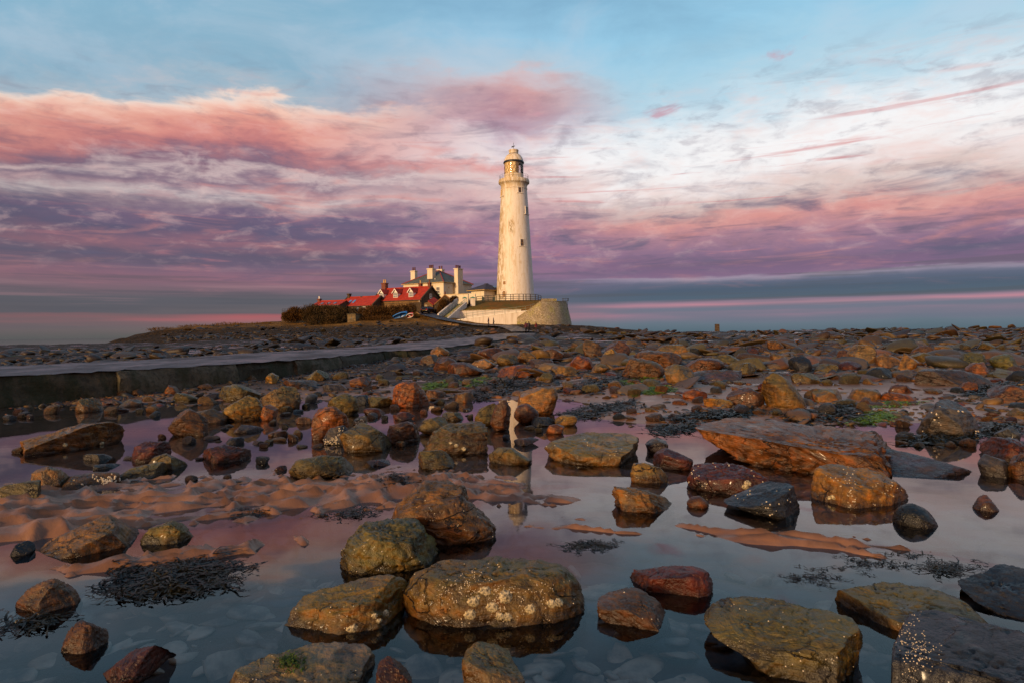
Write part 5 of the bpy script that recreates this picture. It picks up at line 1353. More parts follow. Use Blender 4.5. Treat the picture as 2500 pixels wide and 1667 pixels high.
# ---------------------------------------------------------------- houses
def chimney(r, x0, x1, y0, y1, z0, z1, mat_, pots, potm, name='chimney', cap=True, ph=.75, pr=.14):
    c = empty(name, (0, 0, 0), 0, r)
    MB().box(x0, x1, y0, y1, z0, z1-.22).build('stack', mat_, c)
    if cap: MB().box(x0-.13, x1+.13, y0-.13, y1+.13, z1-.217, z1-.08).build('cap', mat_, c); MB().box(x0-.05, x1+.05, y0-.05, y1+.05, z1-.077, z1).build('flaunching', mat_, c)
    for k in range(pots):
        t = (k+.5)/pots; x = x0+.1+(x1-x0-.2)*t; y = (y0+y1)/2
        m = MB(); m.lathe([(pr*1.05, 0), (pr, .1), (pr*.85, ph-.12), (pr*1.1, ph-.1), (pr*1.1, ph)], 10, (x, y, z1+.002)); m.build('pot', potm, c, True)
    return c
def window(r, o, ex, ez, wd, ht, cols, rows, fm=TRIM, pm=DGLASS, sillm=None, depth=None, name='window'):
    """a window set on a wall: o lower left corner on the wall, ex along, n outwards"""
    w = empty(name, (0, 0, 0), 0, r); o = Vector(o); ex = Vector(ex).normalized(); ez = Vector(ez).normalized(); n = ex.cross(ez)
    def slab(m, x0, x1, z0, z1, d0, d1):
        c = [o+ex*x0+ez*z0, o+ex*x1+ez*z0, o+ex*x1+ez*z1, o+ex*x0+ez*z1]; m.hexa([p+n*d0 for p in c], [p+n*d1 for p in c])
    m = MB(); slab(m, 0, wd, 0, ht, -.12, .02); m.build('pane', pm, w)
    t = min(.10, wd*.1); m = MB()
    slab(m, -t, 0, -t, ht+t, -.1, .09); slab(m, wd, wd+t, -t, ht+t, -.1, .09); slab(m, 0, wd, ht, ht+t, -.1, .088); slab(m, 0, wd, -t, 0, -.1, .088)
    m.build('frame', fm, w); m = MB()
    b = min(.045, wd*.045)
    for k in range(1, cols): slab(m, wd*k/cols-b, wd*k/cols+b, 0, ht, -.05, .055)
    for k in range(1, rows): slab(m, 0, wd, ht*k/rows-b, ht*k/rows+b, -.05, .053)
    if cols*rows > 1: m.build('glazing_bars', fm, w)
    if sillm: m = MB(); slab(m, -.25, wd+.25, -t-.16, -t-.004, -.05, .22); m.build('sill', sillm, w)
    return w
EX, EZ = Vector((1, 0, 0)), Vector((0, 0, 1))

def build_white_house():
    corner = P(*Z4(1275, 462), 160); ez = corner.z
    dL = Vector((-10.9, 7.0, 0)); LL = dL.length; yaw = math.atan2(-dL.y, -dL.x)       # local x runs along the long front towards the corner
    W = 11.6; z0 = 5.0; H_ = ez-z0
    r = empty('white_house', (corner.x, corner.y, z0), yaw); tag(r, 'white keepers\' house with hipped slate roof and tall chimneys beside the tower', 'house')
    MB().box(-LL, 0, 0, W, 0, H_-.02).build('wall', WHITE, r)
    e = .35; rf = empty('roof', (0, 0, 0), 0, r); rise = 3.45; r0, r1 = (-LL*.5-.9, W*.5), (-LL*.5+.55, W*.5)
    c = [(-LL-e, -e, H_), (e, -e, H_), (e, W+e, H_), (-LL-e, W+e, H_)]; R0, R1 = (r0[0], r0[1], H_+rise), (r1[0], r1[1], H_+rise)
    for nm, f in (('front_slope', [c[0], c[1], R1, R0]), ('end_slope', [c[1], c[2], R1]), ('back_slope', [c[2], c[3], R0, R1]), ('far_slope', [c[3], c[0], R0])):
        MB().prism(f, (0, 0, -.12) if nm != 'x' else (0, 0, 0)).build(nm, SLATE, rf)
    for a, b in ((c[0], R0), (c[1], R1), (c[2], R1), (c[3], R0), (R0, R1)):
        MB().bar(Vector(a)+Vector((0, 0, .03)), Vector(b)+Vector((0, 0, .03)), .13).build('ridge_tile', RIDGE, rf)
    m = MB(); m.box(-LL-e-.08, e+.08, -e-.08, -e-.003, H_-.14, H_+.0); m.build('gutter', GUTTER, rf)
    m = MB(); m.box(e+.003, e+.08, -e-.08, W+e, H_-.14, H_+.0); m.build('gutter', GUTTER, rf)
    MB().box(-LL-.05, .05, -.05, W+.05, H_-.55, H_-.15).build('cornice_band', WHITE, r)
    MB().box(-LL-.04, .06, -.06, W+.04, H_-4.3, H_-4.0).build('string_course', GUTTER, r)
    # chimneys
    tz = lambda z4, Y: P(*z4, Y).z - z0
    inv = Matrix.Rotation(-yaw, 3, 'Z')
    for (zx, zy, Yc, hw, hd, dn, np_) in ((710, 250, 169.5, .72, .5, 3.2, 2), (1042, 205, 165, .85, .62, 3.4, 3), (1220, 222, 172, .85, .5, 3.0, 2)):
        q = inv @ (P(*Z4(zx, zy), Yc)-Vector((corner.x, corner.y, z0)))
        chimney(r, q.x-hw, q.x+hw, q.y-hd, q.y+hd, q.z-dn, q.z, WHITE, np_, POT, ph=.85, pr=.2)
    # great stack on the end wall
    s = empty('chimney', (0, 0, 0), 0, r)
    MB().box(.002, 1.3, W*.36, W*.36+2.3, 0, H_-.6).build('breast', WHITE, s)
    MB().box(.0, 1.15, W*.36+.12, W*.36+2.18, H_-.6, tz(Z4(1500, 215), 163)).build('stack', WHITE, s)
    zt = tz(Z4(1500, 215), 163)
    MB().box(-.14, 1.3, W*.36-.03, W*.36+2.33, zt+.002, zt+.2).build('cap', WHITE, s)
    for k in range(5):
        m = MB(); m.lathe([(.2, 0), (.18, .1), (.16, .62), (.21, .66), (.21, .78)], 10, (.55+(.12 if k % 2 else -.1), W*.36+.35+k*.4, zt+.2)); m.build('pot', POT, s, True)
    # openings
    k = (Z4(1145, 0)[0]-P.__defaults__[0] if False else 0)
    window(r, (-2.15, 0, H_-2.75), EX, EZ, .95, 1.5, 2, 2, TRIM, DGLASS, GREEN)
    window(r, (-5.3, 0, H_-2.75), EX, EZ, .95, 1.5, 2, 2, TRIM, DGLASS, GREEN)
    m = MB(); m.bar((.12, W*.36-.35, 0), (.12, W*.36-.35, H_-.1), .07); m.build('downpipe', GUTTER, r)
    m = MB(); m.bar((-3.3, -.1, H_-2.2), (-3.3, -.1, H_-.1), .06); m.bar((-3.3, -.1, H_-.9), (-3.7, -.1, H_-.5), .05); m.build('downpipe', GUTTER, r)
    MB().box(.002, .08, 1.9, 2.2, H_-1.5, H_-1.1).build('vent', GUTTER, r)
    MB().bar((-3.6, 1.2, H_+.3), (-3.6, 1.2, H_+1.15), .1).build('flue', TRIM, r)
build_white_house()

def build_pavilion():
    corner = P(*Z4(2052, 612), 157); yaw = math.radians(-24); z0 = 7.0; H_ = corner.z-z0
    L1, W = 4.2, 6.4
    yaw = math.radians(-40); r = empty('pavilion', (corner.x, corner.y, z0), yaw); tag(r, 'small square white pavilion with dark pyramid roof left of the tower foot', 'pavilion')
    MB().box(-L1, 0, 0, W, 0, H_).build('wall', WHITE, r)
    e = .9; h = 1.55; cx, cy = -L1/2, W/2
    rf = empty('roof', (0, 0, 0), 0, r)
    c = [(-L1-e, -e, H_+.1), (e, -e, H_+.1), (e, W+e, H_+.1), (-L1-e, W+e, H_+.1)]; t = [(cx-.25, cy-.25, H_+.1+h), (cx+.25, cy-.25, H_+.1+h), (cx+.25, cy+.25, H_+.1+h), (cx-.25, cy+.25, H_+.1+h)]
    for i in range(4): MB().prism([c[i], c[(i+1) % 4], t[(i+1) % 4], t[i]], (0, 0, -.08)).build('slope', NAVY, rf)
    MB().box(cx-.35, cx+.35, cy-.35, cy+.35, H_+.1+h-.05, H_+.2+h).build('roof_cap', NAVY, rf)
    MB().box(-L1-e+.05, e-.05, -e+.05, W+e-.05, H_-.12, H_+.06).build('soffit', GUTTER, rf)
    for x, y in ((-L1-e*.7, -e*.7),):
        MB().bar((x, y, H_-.1), (-L1, .2, H_-1.6), .06).build('brace', TIMBER, r)
    window(r, (0, 4.2, H_-2.6), (0, 1, 0), EZ, 1.1, 1.3, 2, 1, TRIM, DGLASS)
    sky_ = MB(); sky_.prism([(e*.3, W*.55, H_+.62), (e*.3, W*.7, H_+.62), (-.5, W*.68, H_+1.0), (-.5, W*.57, H_+1.0)], (.0, 0, .1)); sky_.build('skylight', SGLASS, rf)
build_pavilion()

def gable_house(name, label, corner, dL, W, z0, ridge_h, wallm, roofm, verge=.12, eave=.2, cope=None, gwall=None):
    """corner: eaves point at the right front corner; dL: vector from it to the left front corner"""
    LL = Vector((dL[0], dL[1], 0)).length; yaw = math.atan2(-dL[1], -dL[0]); H_ = corner.z-z0
    r = empty(name, (corner.x, corner.y, z0), yaw); tag(r, label, 'cottage')
    m = MB()
    m.prism([(0, 0, -1.5), (0, W, -1.5), (0, W, H_), (0, W/2, H_+ridge_h), (0, 0, H_)], (-LL, 0, 0)); m.build('wall', wallm, r)
    if gwall: m = MB(); m.prism([(.002, 0, -1.5), (.002, W, -1.5), (.002, W, H_), (.002, W/2, H_+ridge_h), (.002, 0, H_)], (.06, 0, 0)); m.build('gable_wall', gwall, r)
    rf = empty('roof', (0, 0, 0), 0, r); th = .14; sl = math.hypot(W/2, ridge_h); nv = (ridge_h/sl, W/2/sl)
    for nm, y0, y1, s in (('front_slope', -eave, W/2, -1), ('back_slope', W+eave, W/2, 1)):
        ze = H_ - eave*ridge_h/(W/2); a = (y0, ze+.03); b = (y1, H_+ridge_h+.03)
        m = MB(); m.prism([(verge, a[0], a[1]), (verge, b[0], b[1]), (verge, b[0], b[1]+th), (verge, a[0], a[1]+th)], (-LL-2*verge, 0, 0)); m.build(nm, roofm, rf)
    MB().bar((verge, W/2, H_+ridge_h+.2), (-LL-verge, W/2, H_+ridge_h+.2), .12).build('ridge_tile', roofm, rf)
    if cope:
        for x in (verge+.002, -LL-verge-.27):
            for s in (0, 1):
                y0 = -eave*.6 if s == 0 else W+eave*.6; ze = H_-eave*.6*ridge_h/(W/2)
                m = MB(); m.prism([(x, y0, ze-.1), (x, W/2, H_+ridge_h-.1), (x, W/2, H_+ridge_h+.34), (x, y0, ze+.30)], (.27, 0, 0)); m.build('skew_coping', cope, r)
    MB().box(-LL, 0, -eave-.1, -eave-.003, H_-eave*ridge_h/(W/2)-.02, H_-eave*ridge_h/(W/2)+.12).build('gutter', IRON, rf)
    return r, rf, LL, H_

def build_cottage():
    corner = P(1026, 732, 145); dL = (-12.1, 6.5); W = 8.2
    r, rf, LL, H_ = gable_house('red_roofed_cottage', 'stone cottage with red pantile roof and three white dormers', corner, dL, W, 4.6, 2.95, STONE, RED, cope=DSTONE, gwall=DSTONE)  # darker gable stone: shade of the side turned from the sun, put into colour
    sl = 2.95/(W/2)
    def along(u):                                              # place along the front seen at photo column u
        ts = np.linspace(0, 1, 400); yo = .75; nx_, ny_ = -dL[1]/LL*-1, -dL[0]/LL
        X_ = corner.x+dL[0]*ts+nx_*yo; Y_ = corner.y+dL[1]*ts+ny_*yo
        return -LL*ts[int(np.argmin(np.abs(1250+F*X_/Y_-u)))]
    for xc in (along(932.5), along(967), along(1004.5)):
        d = empty('dormer', (0, 0, 0), 0, r); hw = .62; y0 = .75; zb = H_+y0*sl+.1; ht = 1.25; pk = .75
        yb = lambda z: (z-H_)/sl
        m = MB(); m.prism([(xc-hw, y0, zb), (xc+hw, y0, zb), (xc+hw, y0, zb+ht), (xc, y0, zb+ht+pk), (xc-hw, y0, zb+ht)], (0, .12, 0)); m.build('front', TRIM, d)
        for s in (-1, 1):
            x = xc+s*(hw-.06) ; m = MB(); m.prism([(x, y0+.123, zb), (x, y0+.123, zb+ht), (x, yb(zb+ht), zb+ht)], (.06, 0, 0)); m.build('cheek', TRIM, d)
            e = .18; zr = zb+ht+pk+.06; zl = zb+ht-.16
            m = MB(); m.add([(xc, y0-.3, zr), (xc+s*(hw+e), y0-.3, zl), (xc+s*(hw+e), yb(zl)+.1, zl), (xc, yb(zr)+.1, zr), (xc, y0-.3, zr+.12), (xc+s*(hw+e), y0-.3, zl+.12), (xc+s*(hw+e), yb(zl)+.1, zl+.12), (xc, yb(zr)+.1, zr+.12)],
                             [(0,1,2,3),(7,6,5,4),(0,4,5,1),(1,5,6,2),(2,6,7,3),(3,7,4,0)]); m.build('dormer_roof', RED, d)
            m = MB(); m.prism([(xc, y0-.34, zr-.16), (xc+s*(hw+e), y0-.34, zl-.16), (xc+s*(hw+e), y0-.34, zl+.1), (xc, y0-.34, zr+.1)], (0, .035, 0)); m.build('bargeboard', TRIM, d)
        w = MB(); w.box(xc-hw+.1, xc-.05, y0-.05, y0-.003, zb+.16, zb+ht-.02); w.box(xc+.05, xc+hw-.1, y0-.05, y0-.003, zb+.16, zb+ht-.02); w.build('pane', SGLASS, d)
        m = MB()
        for a in (xc-hw+.30, xc+hw-.34): m.box(a, a+.05, y0-.07, y0-.052, zb+.16, zb+ht-.02)
        for z in (zb+.52, zb+.88): m.box(xc-hw+.1, xc+hw-.1, y0-.075, y0-.053, z, z+.05)
        m.build('glazing_bars', TRIM, d)
    chimney(r, -LL-.1, -LL+1.1, W/2-.5, W/2+.5, H_+2.0, H_+4.5, BRICK, 2, POTY, ph=.8, pr=.18)
    chimney(r, -3.6, -2.9, W/2+.2, W/2+.9, H_+2.4, H_+4.0, BRICK, 1, POTY, ph=.7, pr=.17)
    chimney(r, -.65, -.02, W/2-.35, W/2+.35, H_+2.6, H_+4.0, BRICK, 1, BRICK, ph=.7, pr=.17)
    chimney(r, -LL+5.6, -LL+6.1, W/2-.2, W/2+.2, H_+2.6, H_+3.35, DSTONE, 0, POT, cap=False)
    window(r, (.07, W*.42, H_+.4), (0, 1, 0), EZ, .75, .95, 1, 2, TRIM, SGLASS)
    window(r, (.07, W*.74, H_-.3), (0, 1, 0), EZ, .5, .6, 1, 1, DSTONE, SGLASS)
    window(r, (-2.9, 0, H_-1.4), EX, EZ, .85, .65, 1, 1, DSTONE, DGLASS)
    MB().box(-LL+.1, -.1, -.03, -.002, H_-.75, H_-.6).build('wall_band', DSTONE, r)
    MB().bar((-.1, -.25, H_-.2), (-.1, -.12, H_-2.6), .06).build('downpipe', TRIM, r)
build_cottage()
def build_cottage2():
    corner = P(*Z3(1452, 742), 147); r, rf, LL, H_ = gable_house('low_red_cottage', 'lower red-roofed cottage with two blue skylights left of the dormer cottage', corner, (-8.2, 3.9), 6.4, 4.4, 2.05, DSTONE, RED, cope=DSTONE)
    sl = 2.05/3.2
    for xc in (-LL+1.6, -LL+2.75):
        y0, y1 = .95, 1.95; m = MB(); a = lambda x, y, k: (x, y, H_+y*sl+.17+k); m.hexa([a(xc, y0, 0), a(xc+.6, y0, 0), a(xc+.6, y1, 0), a(xc, y1, 0)], [a(xc, y0, .09), a(xc+.6, y0, .09), a(xc+.6, y1, .09), a(xc, y1, .09)]); m.build('skylight', simple('blue_skylight', (.10, .22, .42), .1, .1, 2, 0), rf)
    chimney(r, -LL-.1, -LL+.5, 2.9, 3.6, H_+1.4, H_+3.1, DSTONE, 0, POT); chimney(r, -LL+3.6, -LL+4.1, 3.0, 3.4, H_+1.6, H_+2.55, DSTONE, 0, POT, cap=False)
    window(r, (-2.5, 0, H_-1.25), EX, EZ, .8, .95, 2, 1, TRIM, SGLASS); window(r, (-4.2, 0, H_-1.25), EX, EZ, .7, .95, 1, 1, DSTONE, SGLASS)
    for x in (-1.35, -.85, -.35): MB().box(x, x+.14, -.5, -.36, -1, H_-.1).build('porch_post', STONE, r)
    MB().box(-1.5, -.1, -.06, -.002, 0, H_-.4).build('porch_recess', BRICK, r)
build_cottage2()
def build_cottage3():
    corner = P(*Z3(990, 738), 147.5); r, rf, LL, H_ = gable_house('lowest_red_outbuilding', 'lowest red-roofed range with three small rooflights at the left of the cottages', corner, (-6.9, 2.6), 5.2, 4.4, 1.0, DSTONE, RED)
    sl = 1.0/2.6
    for xc in (-LL+1.7, -LL+3.6, -LL+5.3):
        y0, y1 = .5, 1.3; m = MB(); a = lambda x, y, k: (x, y, H_+y*sl+.17+k); m.hexa([a(xc, y0, 0), a(xc+.6, y0, 0), a(xc+.6, y1, 0), a(xc, y1, 0)], [a(xc, y0, .08), a(xc+.6, y0, .08), a(xc+.6, y1, .08), a(xc, y1, .08)]); m.build('rooflight', SGLASS, rf)
    chimney(r, -LL-.2, -LL+.4, 2.2, 2.9, H_+.5, H_+1.75, BRICK, 1, TRIM, ph=.55, pr=.16)
    MB().box(-LL-1.2, -LL-.003, -.4, 3.5, -2, H_-.55).build('end_block', DSTONE, r)
build_cottage3()

def flat_wall(name, label, cat, pts, Y, th, mat_, extra=None):
    q = [P(*Z4(*p), Y) for p in pts]; L = Vector((q[0].x, q[0].y, min(p.z for p in q)))
    r = empty(name, L); tag(r, label, cat)
    MB().prism([p-L for p in q], (0, th, 0)).build('wall', mat_, r)
    return r, L, q
def build_shed():
    r, L, q = flat_wall('gable_shed', 'dark stone shed gable with sloping coping between the car and the steps', 'shed', [(1092,1190),(1098,905),(1305,720),(1400,790),(1420,1190)], 140.0, 4.5, DSTONE)
    a, b, c = q[1]-L, q[2]-L, q[3]-L
    for s, e in ((a, b), (b, c)):
        m = MB(); u = Vector((0, 0, .25)); m.hexa([s+Vector((0, -.1, 0)), e+Vector((0, -.1, 0)), e+Vector((0, .3, 0)), s+Vector((0, .3, 0))], [s+Vector((0, -.1, .25)), e+Vector((0, -.1, .25)), e+Vector((0, .3, .25)), s+Vector((0, .3, .25))]); m.build('skew_coping', simple('orange_coping', (.30, .12, .03), .8), r)
    for s, e in ((a, b), (b, c)):
        m = MB(); m.hexa([s+Vector((0, .31, .02)), e+Vector((0, .31, .02)), e+Vector((0, 4.6, .02)), s+Vector((0, 4.6, .02))], [s+Vector((0, .31, .16)), e+Vector((0, .31, .16)), e+Vector((0, 4.6, .16)), s+Vector((0, 4.6, .16))]); m.build('roof', RED, r)
    MB().lathe([(.16, 0), (.12, .5), (.15, .55)], 8, tuple(b+Vector((0, .2, .25)))).build('finial_pot', BRICK, r)
build_shed()
def build_leanto():
    r, L, q = flat_wall('lean_to', 'little stone lean-to with red roof and pale door behind the car', 'outbuilding', [(905,1075),(905,872),(985,840),(1072,908),(1078,1075)], 141.5, 3.0, STONE)
    a, b = q[2]-L, q[3]-L; a0 = P(*Z4(975, 838), 141.5)-L; b0 = P(*Z4(1082, 912), 141.5)-L
    m = MB(); m.hexa([a0+Vector((0, -.15, .05)), b0+Vector((0, -.15, .05)), b0+Vector((.9, 3.4, 1.0)), a0+Vector((.9, 3.4, 1.0))], [a0+Vector((0, -.15, .19)), b0+Vector((0, -.15, .19)), b0+Vector((.9, 3.4, 1.14)), a0+Vector((.9, 3.4, 1.14))]); m.build('roof', RED, r)
    d = [P(*Z4(x, y), 141.5)-L for x, y in ((912,1010),(968,1010),(966,905),(935,895),(914,915))]; MB().prism(d, (0, -.06, 0)).build('door', simple('pale_door', (.34, .30, .19), .7), r)
build_leanto()
flat_wall('yard_screen', 'dark stone wall between the cottage and the car', 'wall', [(655,1030),(655,860),(760,850),(850,850),(850,1030)], 142.0, .5, DSTONE)

# pillbox-like concrete block, end wall and rails on the left
def zbox(name, label, cat, x0, x1, y0, y1, Y, dep, mat_, split=None):
    a, b = P(*Z3(x0, y0), Y), P(*Z3(x1, y1), Y); L = Vector((a.x, Y, b.z)); r = empty(name, L, math.radians(-14)); tag(r, label, cat)
    MB().box(0, b.x-a.x, 0, dep, -1.0, a.z-b.z).build('wall', mat_, r); return r, b.x-a.x, a.z-b.z
r_, w_, h_ = zbox('concrete_block', 'square weathered concrete block standing in the hedge', 'blockhouse', 1105, 1235, 872, 1012, 127, 2.6, simple('old_concrete', (.17, .115, .050), .9, .4, 2.0, .4, 8.0))
for x in (w_*.42,): MB().box(x, x+.28, -.03, -.002, h_*.52, h_*.68).build('slot', IRON, r_)
MB().box(-.08, w_+.08, -.08, 2.68, h_+.002, h_+.14).build('roof_slab', CONC2, r_)
r_, w_, h_ = zbox('end_wall', 'brown stone wall end at the far left of the island', 'wall', 158, 300, 848, 985, 134, 6.0, DSTONE)
railing('wall_rail', [P(*Z3(170, 848), 134.3), P(*Z3(290, 843), 134.3)], 'thin dark rail on the wall end at the far left of the island', .75, mat_=TIMBER, n=3, rails=(1.0, .6))
# row of dressed sea-wall blocks below the road
rb = P(*Z3(2015, 1080), 122); sw = empty('sea_wall', rb); tag(sw, 'low wall of big dressed sandstone blocks below the island road', 'wall')
_x = 0.0
for k, wd in enumerate((1.9, .35, 1.6, 2.1, 1.7, 1.3)):
    if k != 1: MB().box(_x, _x+wd-.05, .05*(k % 2), 1.2, -.8, .95+.12*math.sin(k*2.1)).build('block', STONE, sw)
    _x += wd
# far stone post on the skyline
pp = P(1750.8, 803.5, 92); po = empty('stone_post', pp); tag(po, 'lone stone refuge post on the skyline right of the bastion', 'post')
MB().hexa([(-.27, -.27, -.5), (.27, -.27, -.5), (.27, .27, -.5), (-.27, .27, -.5)], [(-.25, -.25, .60), (.25, -.25, .60), (.25, .25, .60), (-.25, .25, .60)]).build('shaft', DSTONE, po)
MB().hexa([(-.30, -.28, .602), (.26, -.28, .602), (.26, .28, .602), (-.30, .28, .602)], [(-.22, -.24, .70), (.24, -.24, .67), (.24, .24, .67), (-.22, .24, .70)]).build('cap_stone', DSTONE, po)

# island road climbing from the causeway to the car
def build_road():
    L = [P(*p) for p in [(1275, 811.5, 97), (1262, 806, 108), (1240, 800, 117), (1205, 797.5, 122), (1160, 793.5, 125), (1112, 786.5, 127), (1075, 778, 130), (1050, 770.5, 134), (1040, 765.5, 140), (1036, 763, 143)]]
    q = smooth_line(L, 60); V = []; Fq = []
    for i, p in enumerate(q):
        a, b = q[max(i-1, 0)], q[min(i+1, 60)]; t = b-a; t.z = 0; t.normalize(); n = Vector((-t.y, t.x, 0))
        for k in range(5):
            o = n*(-1.6+.8*k); V.append((p.x+o.x, p.y+o.y, p.z+.12+.02*math.sin(i+k)))
    Fq = np.array([(i*5+k, i*5+k+1, i*5+k+6, i*5+k+5) for i in range(60) for k in range(4)])
    # lift over the turf
    V = np.array(V); V[:, 2] = np.maximum(V[:, 2], ISL_F(V[:, 0], V[:, 1])+.18)
    o = np_mesh('island_road', V, Fq, ROAD); struct(o, 'narrow wet road climbing round the island foot')
build_road()

# ---------------------------------------------------------------- hedges of bare brown scrub
def make_scrub(name, c1, c2, c3):
    m, b = mat(name); pos = geo('Position'); n = noise(pos, .7, 4, .6); f = noise(pos, 6.0, 2, .6)
    c = mixc(sstep(.35, .65, n), c1, c2); c = mixc(sstep(.5, .7, f)*.7, c, c3)
    S.put(b.inputs['Base Color'], c); b.inputs['Roughness'].default_value = .9; b.inputs['Specular IOR Level'].default_value = .1
    return m
SCRUB = make_scrub('brown_scrub', (.055, .026, .008, 1), (.090, .040, .009, 1), (.030, .026, .009, 1))
SCRUB2 = make_scrub('dark_scrub', (.030, .022, .009, 1), (.060, .034, .011, 1), (.075, .040, .020, 1))
SCRUB3 = make_scrub('orange_grass', (.16, .070, .012, 1), (.10, .055, .012, 1), (.06, .045, .012, 1))
STEM = simple('scrub_stem', (.035, .022, .012), .9, .3, 3, 0)
def shrub(label, blobs, seed, mat_, n=2600, leaf=.16, name='hedge', long_=2.4):
    rng = np.random.RandomState(seed)
    bl = [(P(u, v, Y), ru*Y/F, rv*Y/F, dep) for u, v, Y, ru, rv, dep in blobs]
    base = Vector((np.mean([b[0].x for b in bl]), np.mean([b[0].y for b in bl]), min(b[0].z-b[2] for b in bl)))
    r = empty(name, base); tag(r, label, 'hedge' if name == 'hedge' else 'grass')
    Vs = []; cnt = n
    vol = np.array([b[1]*b[2] for b in bl]); vol = vol/vol.sum()
    for k in range(cnt):
        c, rx, rz, ry = bl[rng.choice(len(bl), p=vol)]
        d = rng.randn(3); d /= np.linalg.norm(d); rr = rng.uniform(.45, 1.0)**.5*(1+.12*rng.randn())
        p = np.array([c.x+d[0]*rx*rr, c.y+d[1]*ry*rr, c.z+d[2]*rz*rr]) - np.array(base)
        ax = d*.5+np.array([0, 0, .9])+rng.randn(3)*.45; ax /= np.linalg.norm(ax)
        sd = np.cross(ax, rng.randn(3)); sd /= max(np.linalg.norm(sd), 1e-6)
        l = leaf*long_*rng.uniform(.5, 1.4); w_ = leaf*rng.uniform(.35, .8)
        Vs += [p-sd*w_*.5, p+sd*w_*.5, p+sd*w_*.25+ax*l, p-sd*w_*.25+ax*l]
    V = np.array(Vs); Fq = np.arange(len(V)).reshape(-1, 4)
    np_mesh('foliage', V, Fq, mat_, r, False)
    m = MB()
    for c, rx, rz, ry in bl:
        for k in range(5):
            a = Vector((c.x+rng.uniform(-.4, .4)*rx, c.y+rng.uniform(-.4, .4)*ry, c.z-rz*1.05))-base; b = Vector((c.x+rng.uniform(-.7, .7)*rx, c.y+rng.uniform(-.6, .6)*ry, c.z+rz*rng.uniform(.2, .7)))-base
            m.bar(a, b, .05, .02, 5)
    m.build('stems', STEM, r)
def b3(x, y, Y, rx, ry, dep=1.6): u, v = Z3(x, y); return (u, v, Y, rx/5.88, ry/5.88, dep)
def b4(x, y, Y, rx, ry, dep=1.6): u, v = Z4(x, y); return (u, v, Y, rx/7.84, ry/7.84, dep)
shrub('round orange-brown bush beside the wall end at the island\'s left', [b3(350, 880, 131, 105, 100), b3(250, 910, 131, 70, 70), b3(455, 880, 131, 70, 80)], 1, SCRUB, 4200)
shrub('long dark brown hedge below the low red cottages', [b3(540, 880, 129, 90, 130), b3(640, 860, 129, 120, 130), b3(790, 880, 129, 130, 140), b3(920, 890, 129, 120, 140), b3(1040, 900, 129, 90, 130), b3(700, 980, 127, 160, 80), b3(880, 980, 127, 150, 80), b3(1170, 850, 133, 120, 60)], 2, SCRUB2, 9000)
shrub('long brown hedge in front of the dormer cottage', [b3(1330, 900, 130, 90, 120), b3(1460, 890, 130, 120, 130), b3(1600, 880, 131, 130, 125), b3(1750, 860, 132, 130, 110), b3(1890, 840, 133, 120, 100), b3(2010, 815, 134, 90, 85), b3(1600, 960, 128, 160, 60), b3(1400, 970, 128, 120, 60)], 3, SCRUB, 9000)
shrub('steep wedge of brown bushes between the shed and the steps', [b4(1215, 1030, 138.5, 55, 120, 1.0), b4(1270, 920, 139, 75, 110, 1.0), b4(1380, 850, 141, 85, 75, 1.0), b4(1490, 795, 143.5, 70, 50, 1.0), b4(1215, 1110, 137.5, 40, 50, .8)], 4, SCRUB, 5500, .13)
shrub('tuft of dry grass on the bank below the car', [b4(700, 1130, 130, 100, 60, 1.2), b4(800, 1160, 129, 90, 50, 1.2), b4(900, 1200, 127, 110, 45, 1.2)], 5, SCRUB3, 2400, .12, 'grass_bank')
shrub('orange dry grass along the island\'s left skyline', [(400, 806, 123, 40, 5, 2), (480, 799, 126, 45, 5, 2), (560, 794, 129, 45, 5, 2), (640, 793, 131, 30, 5, 2)], 6, SCRUB3, 2600, .11, 'grass_bank')

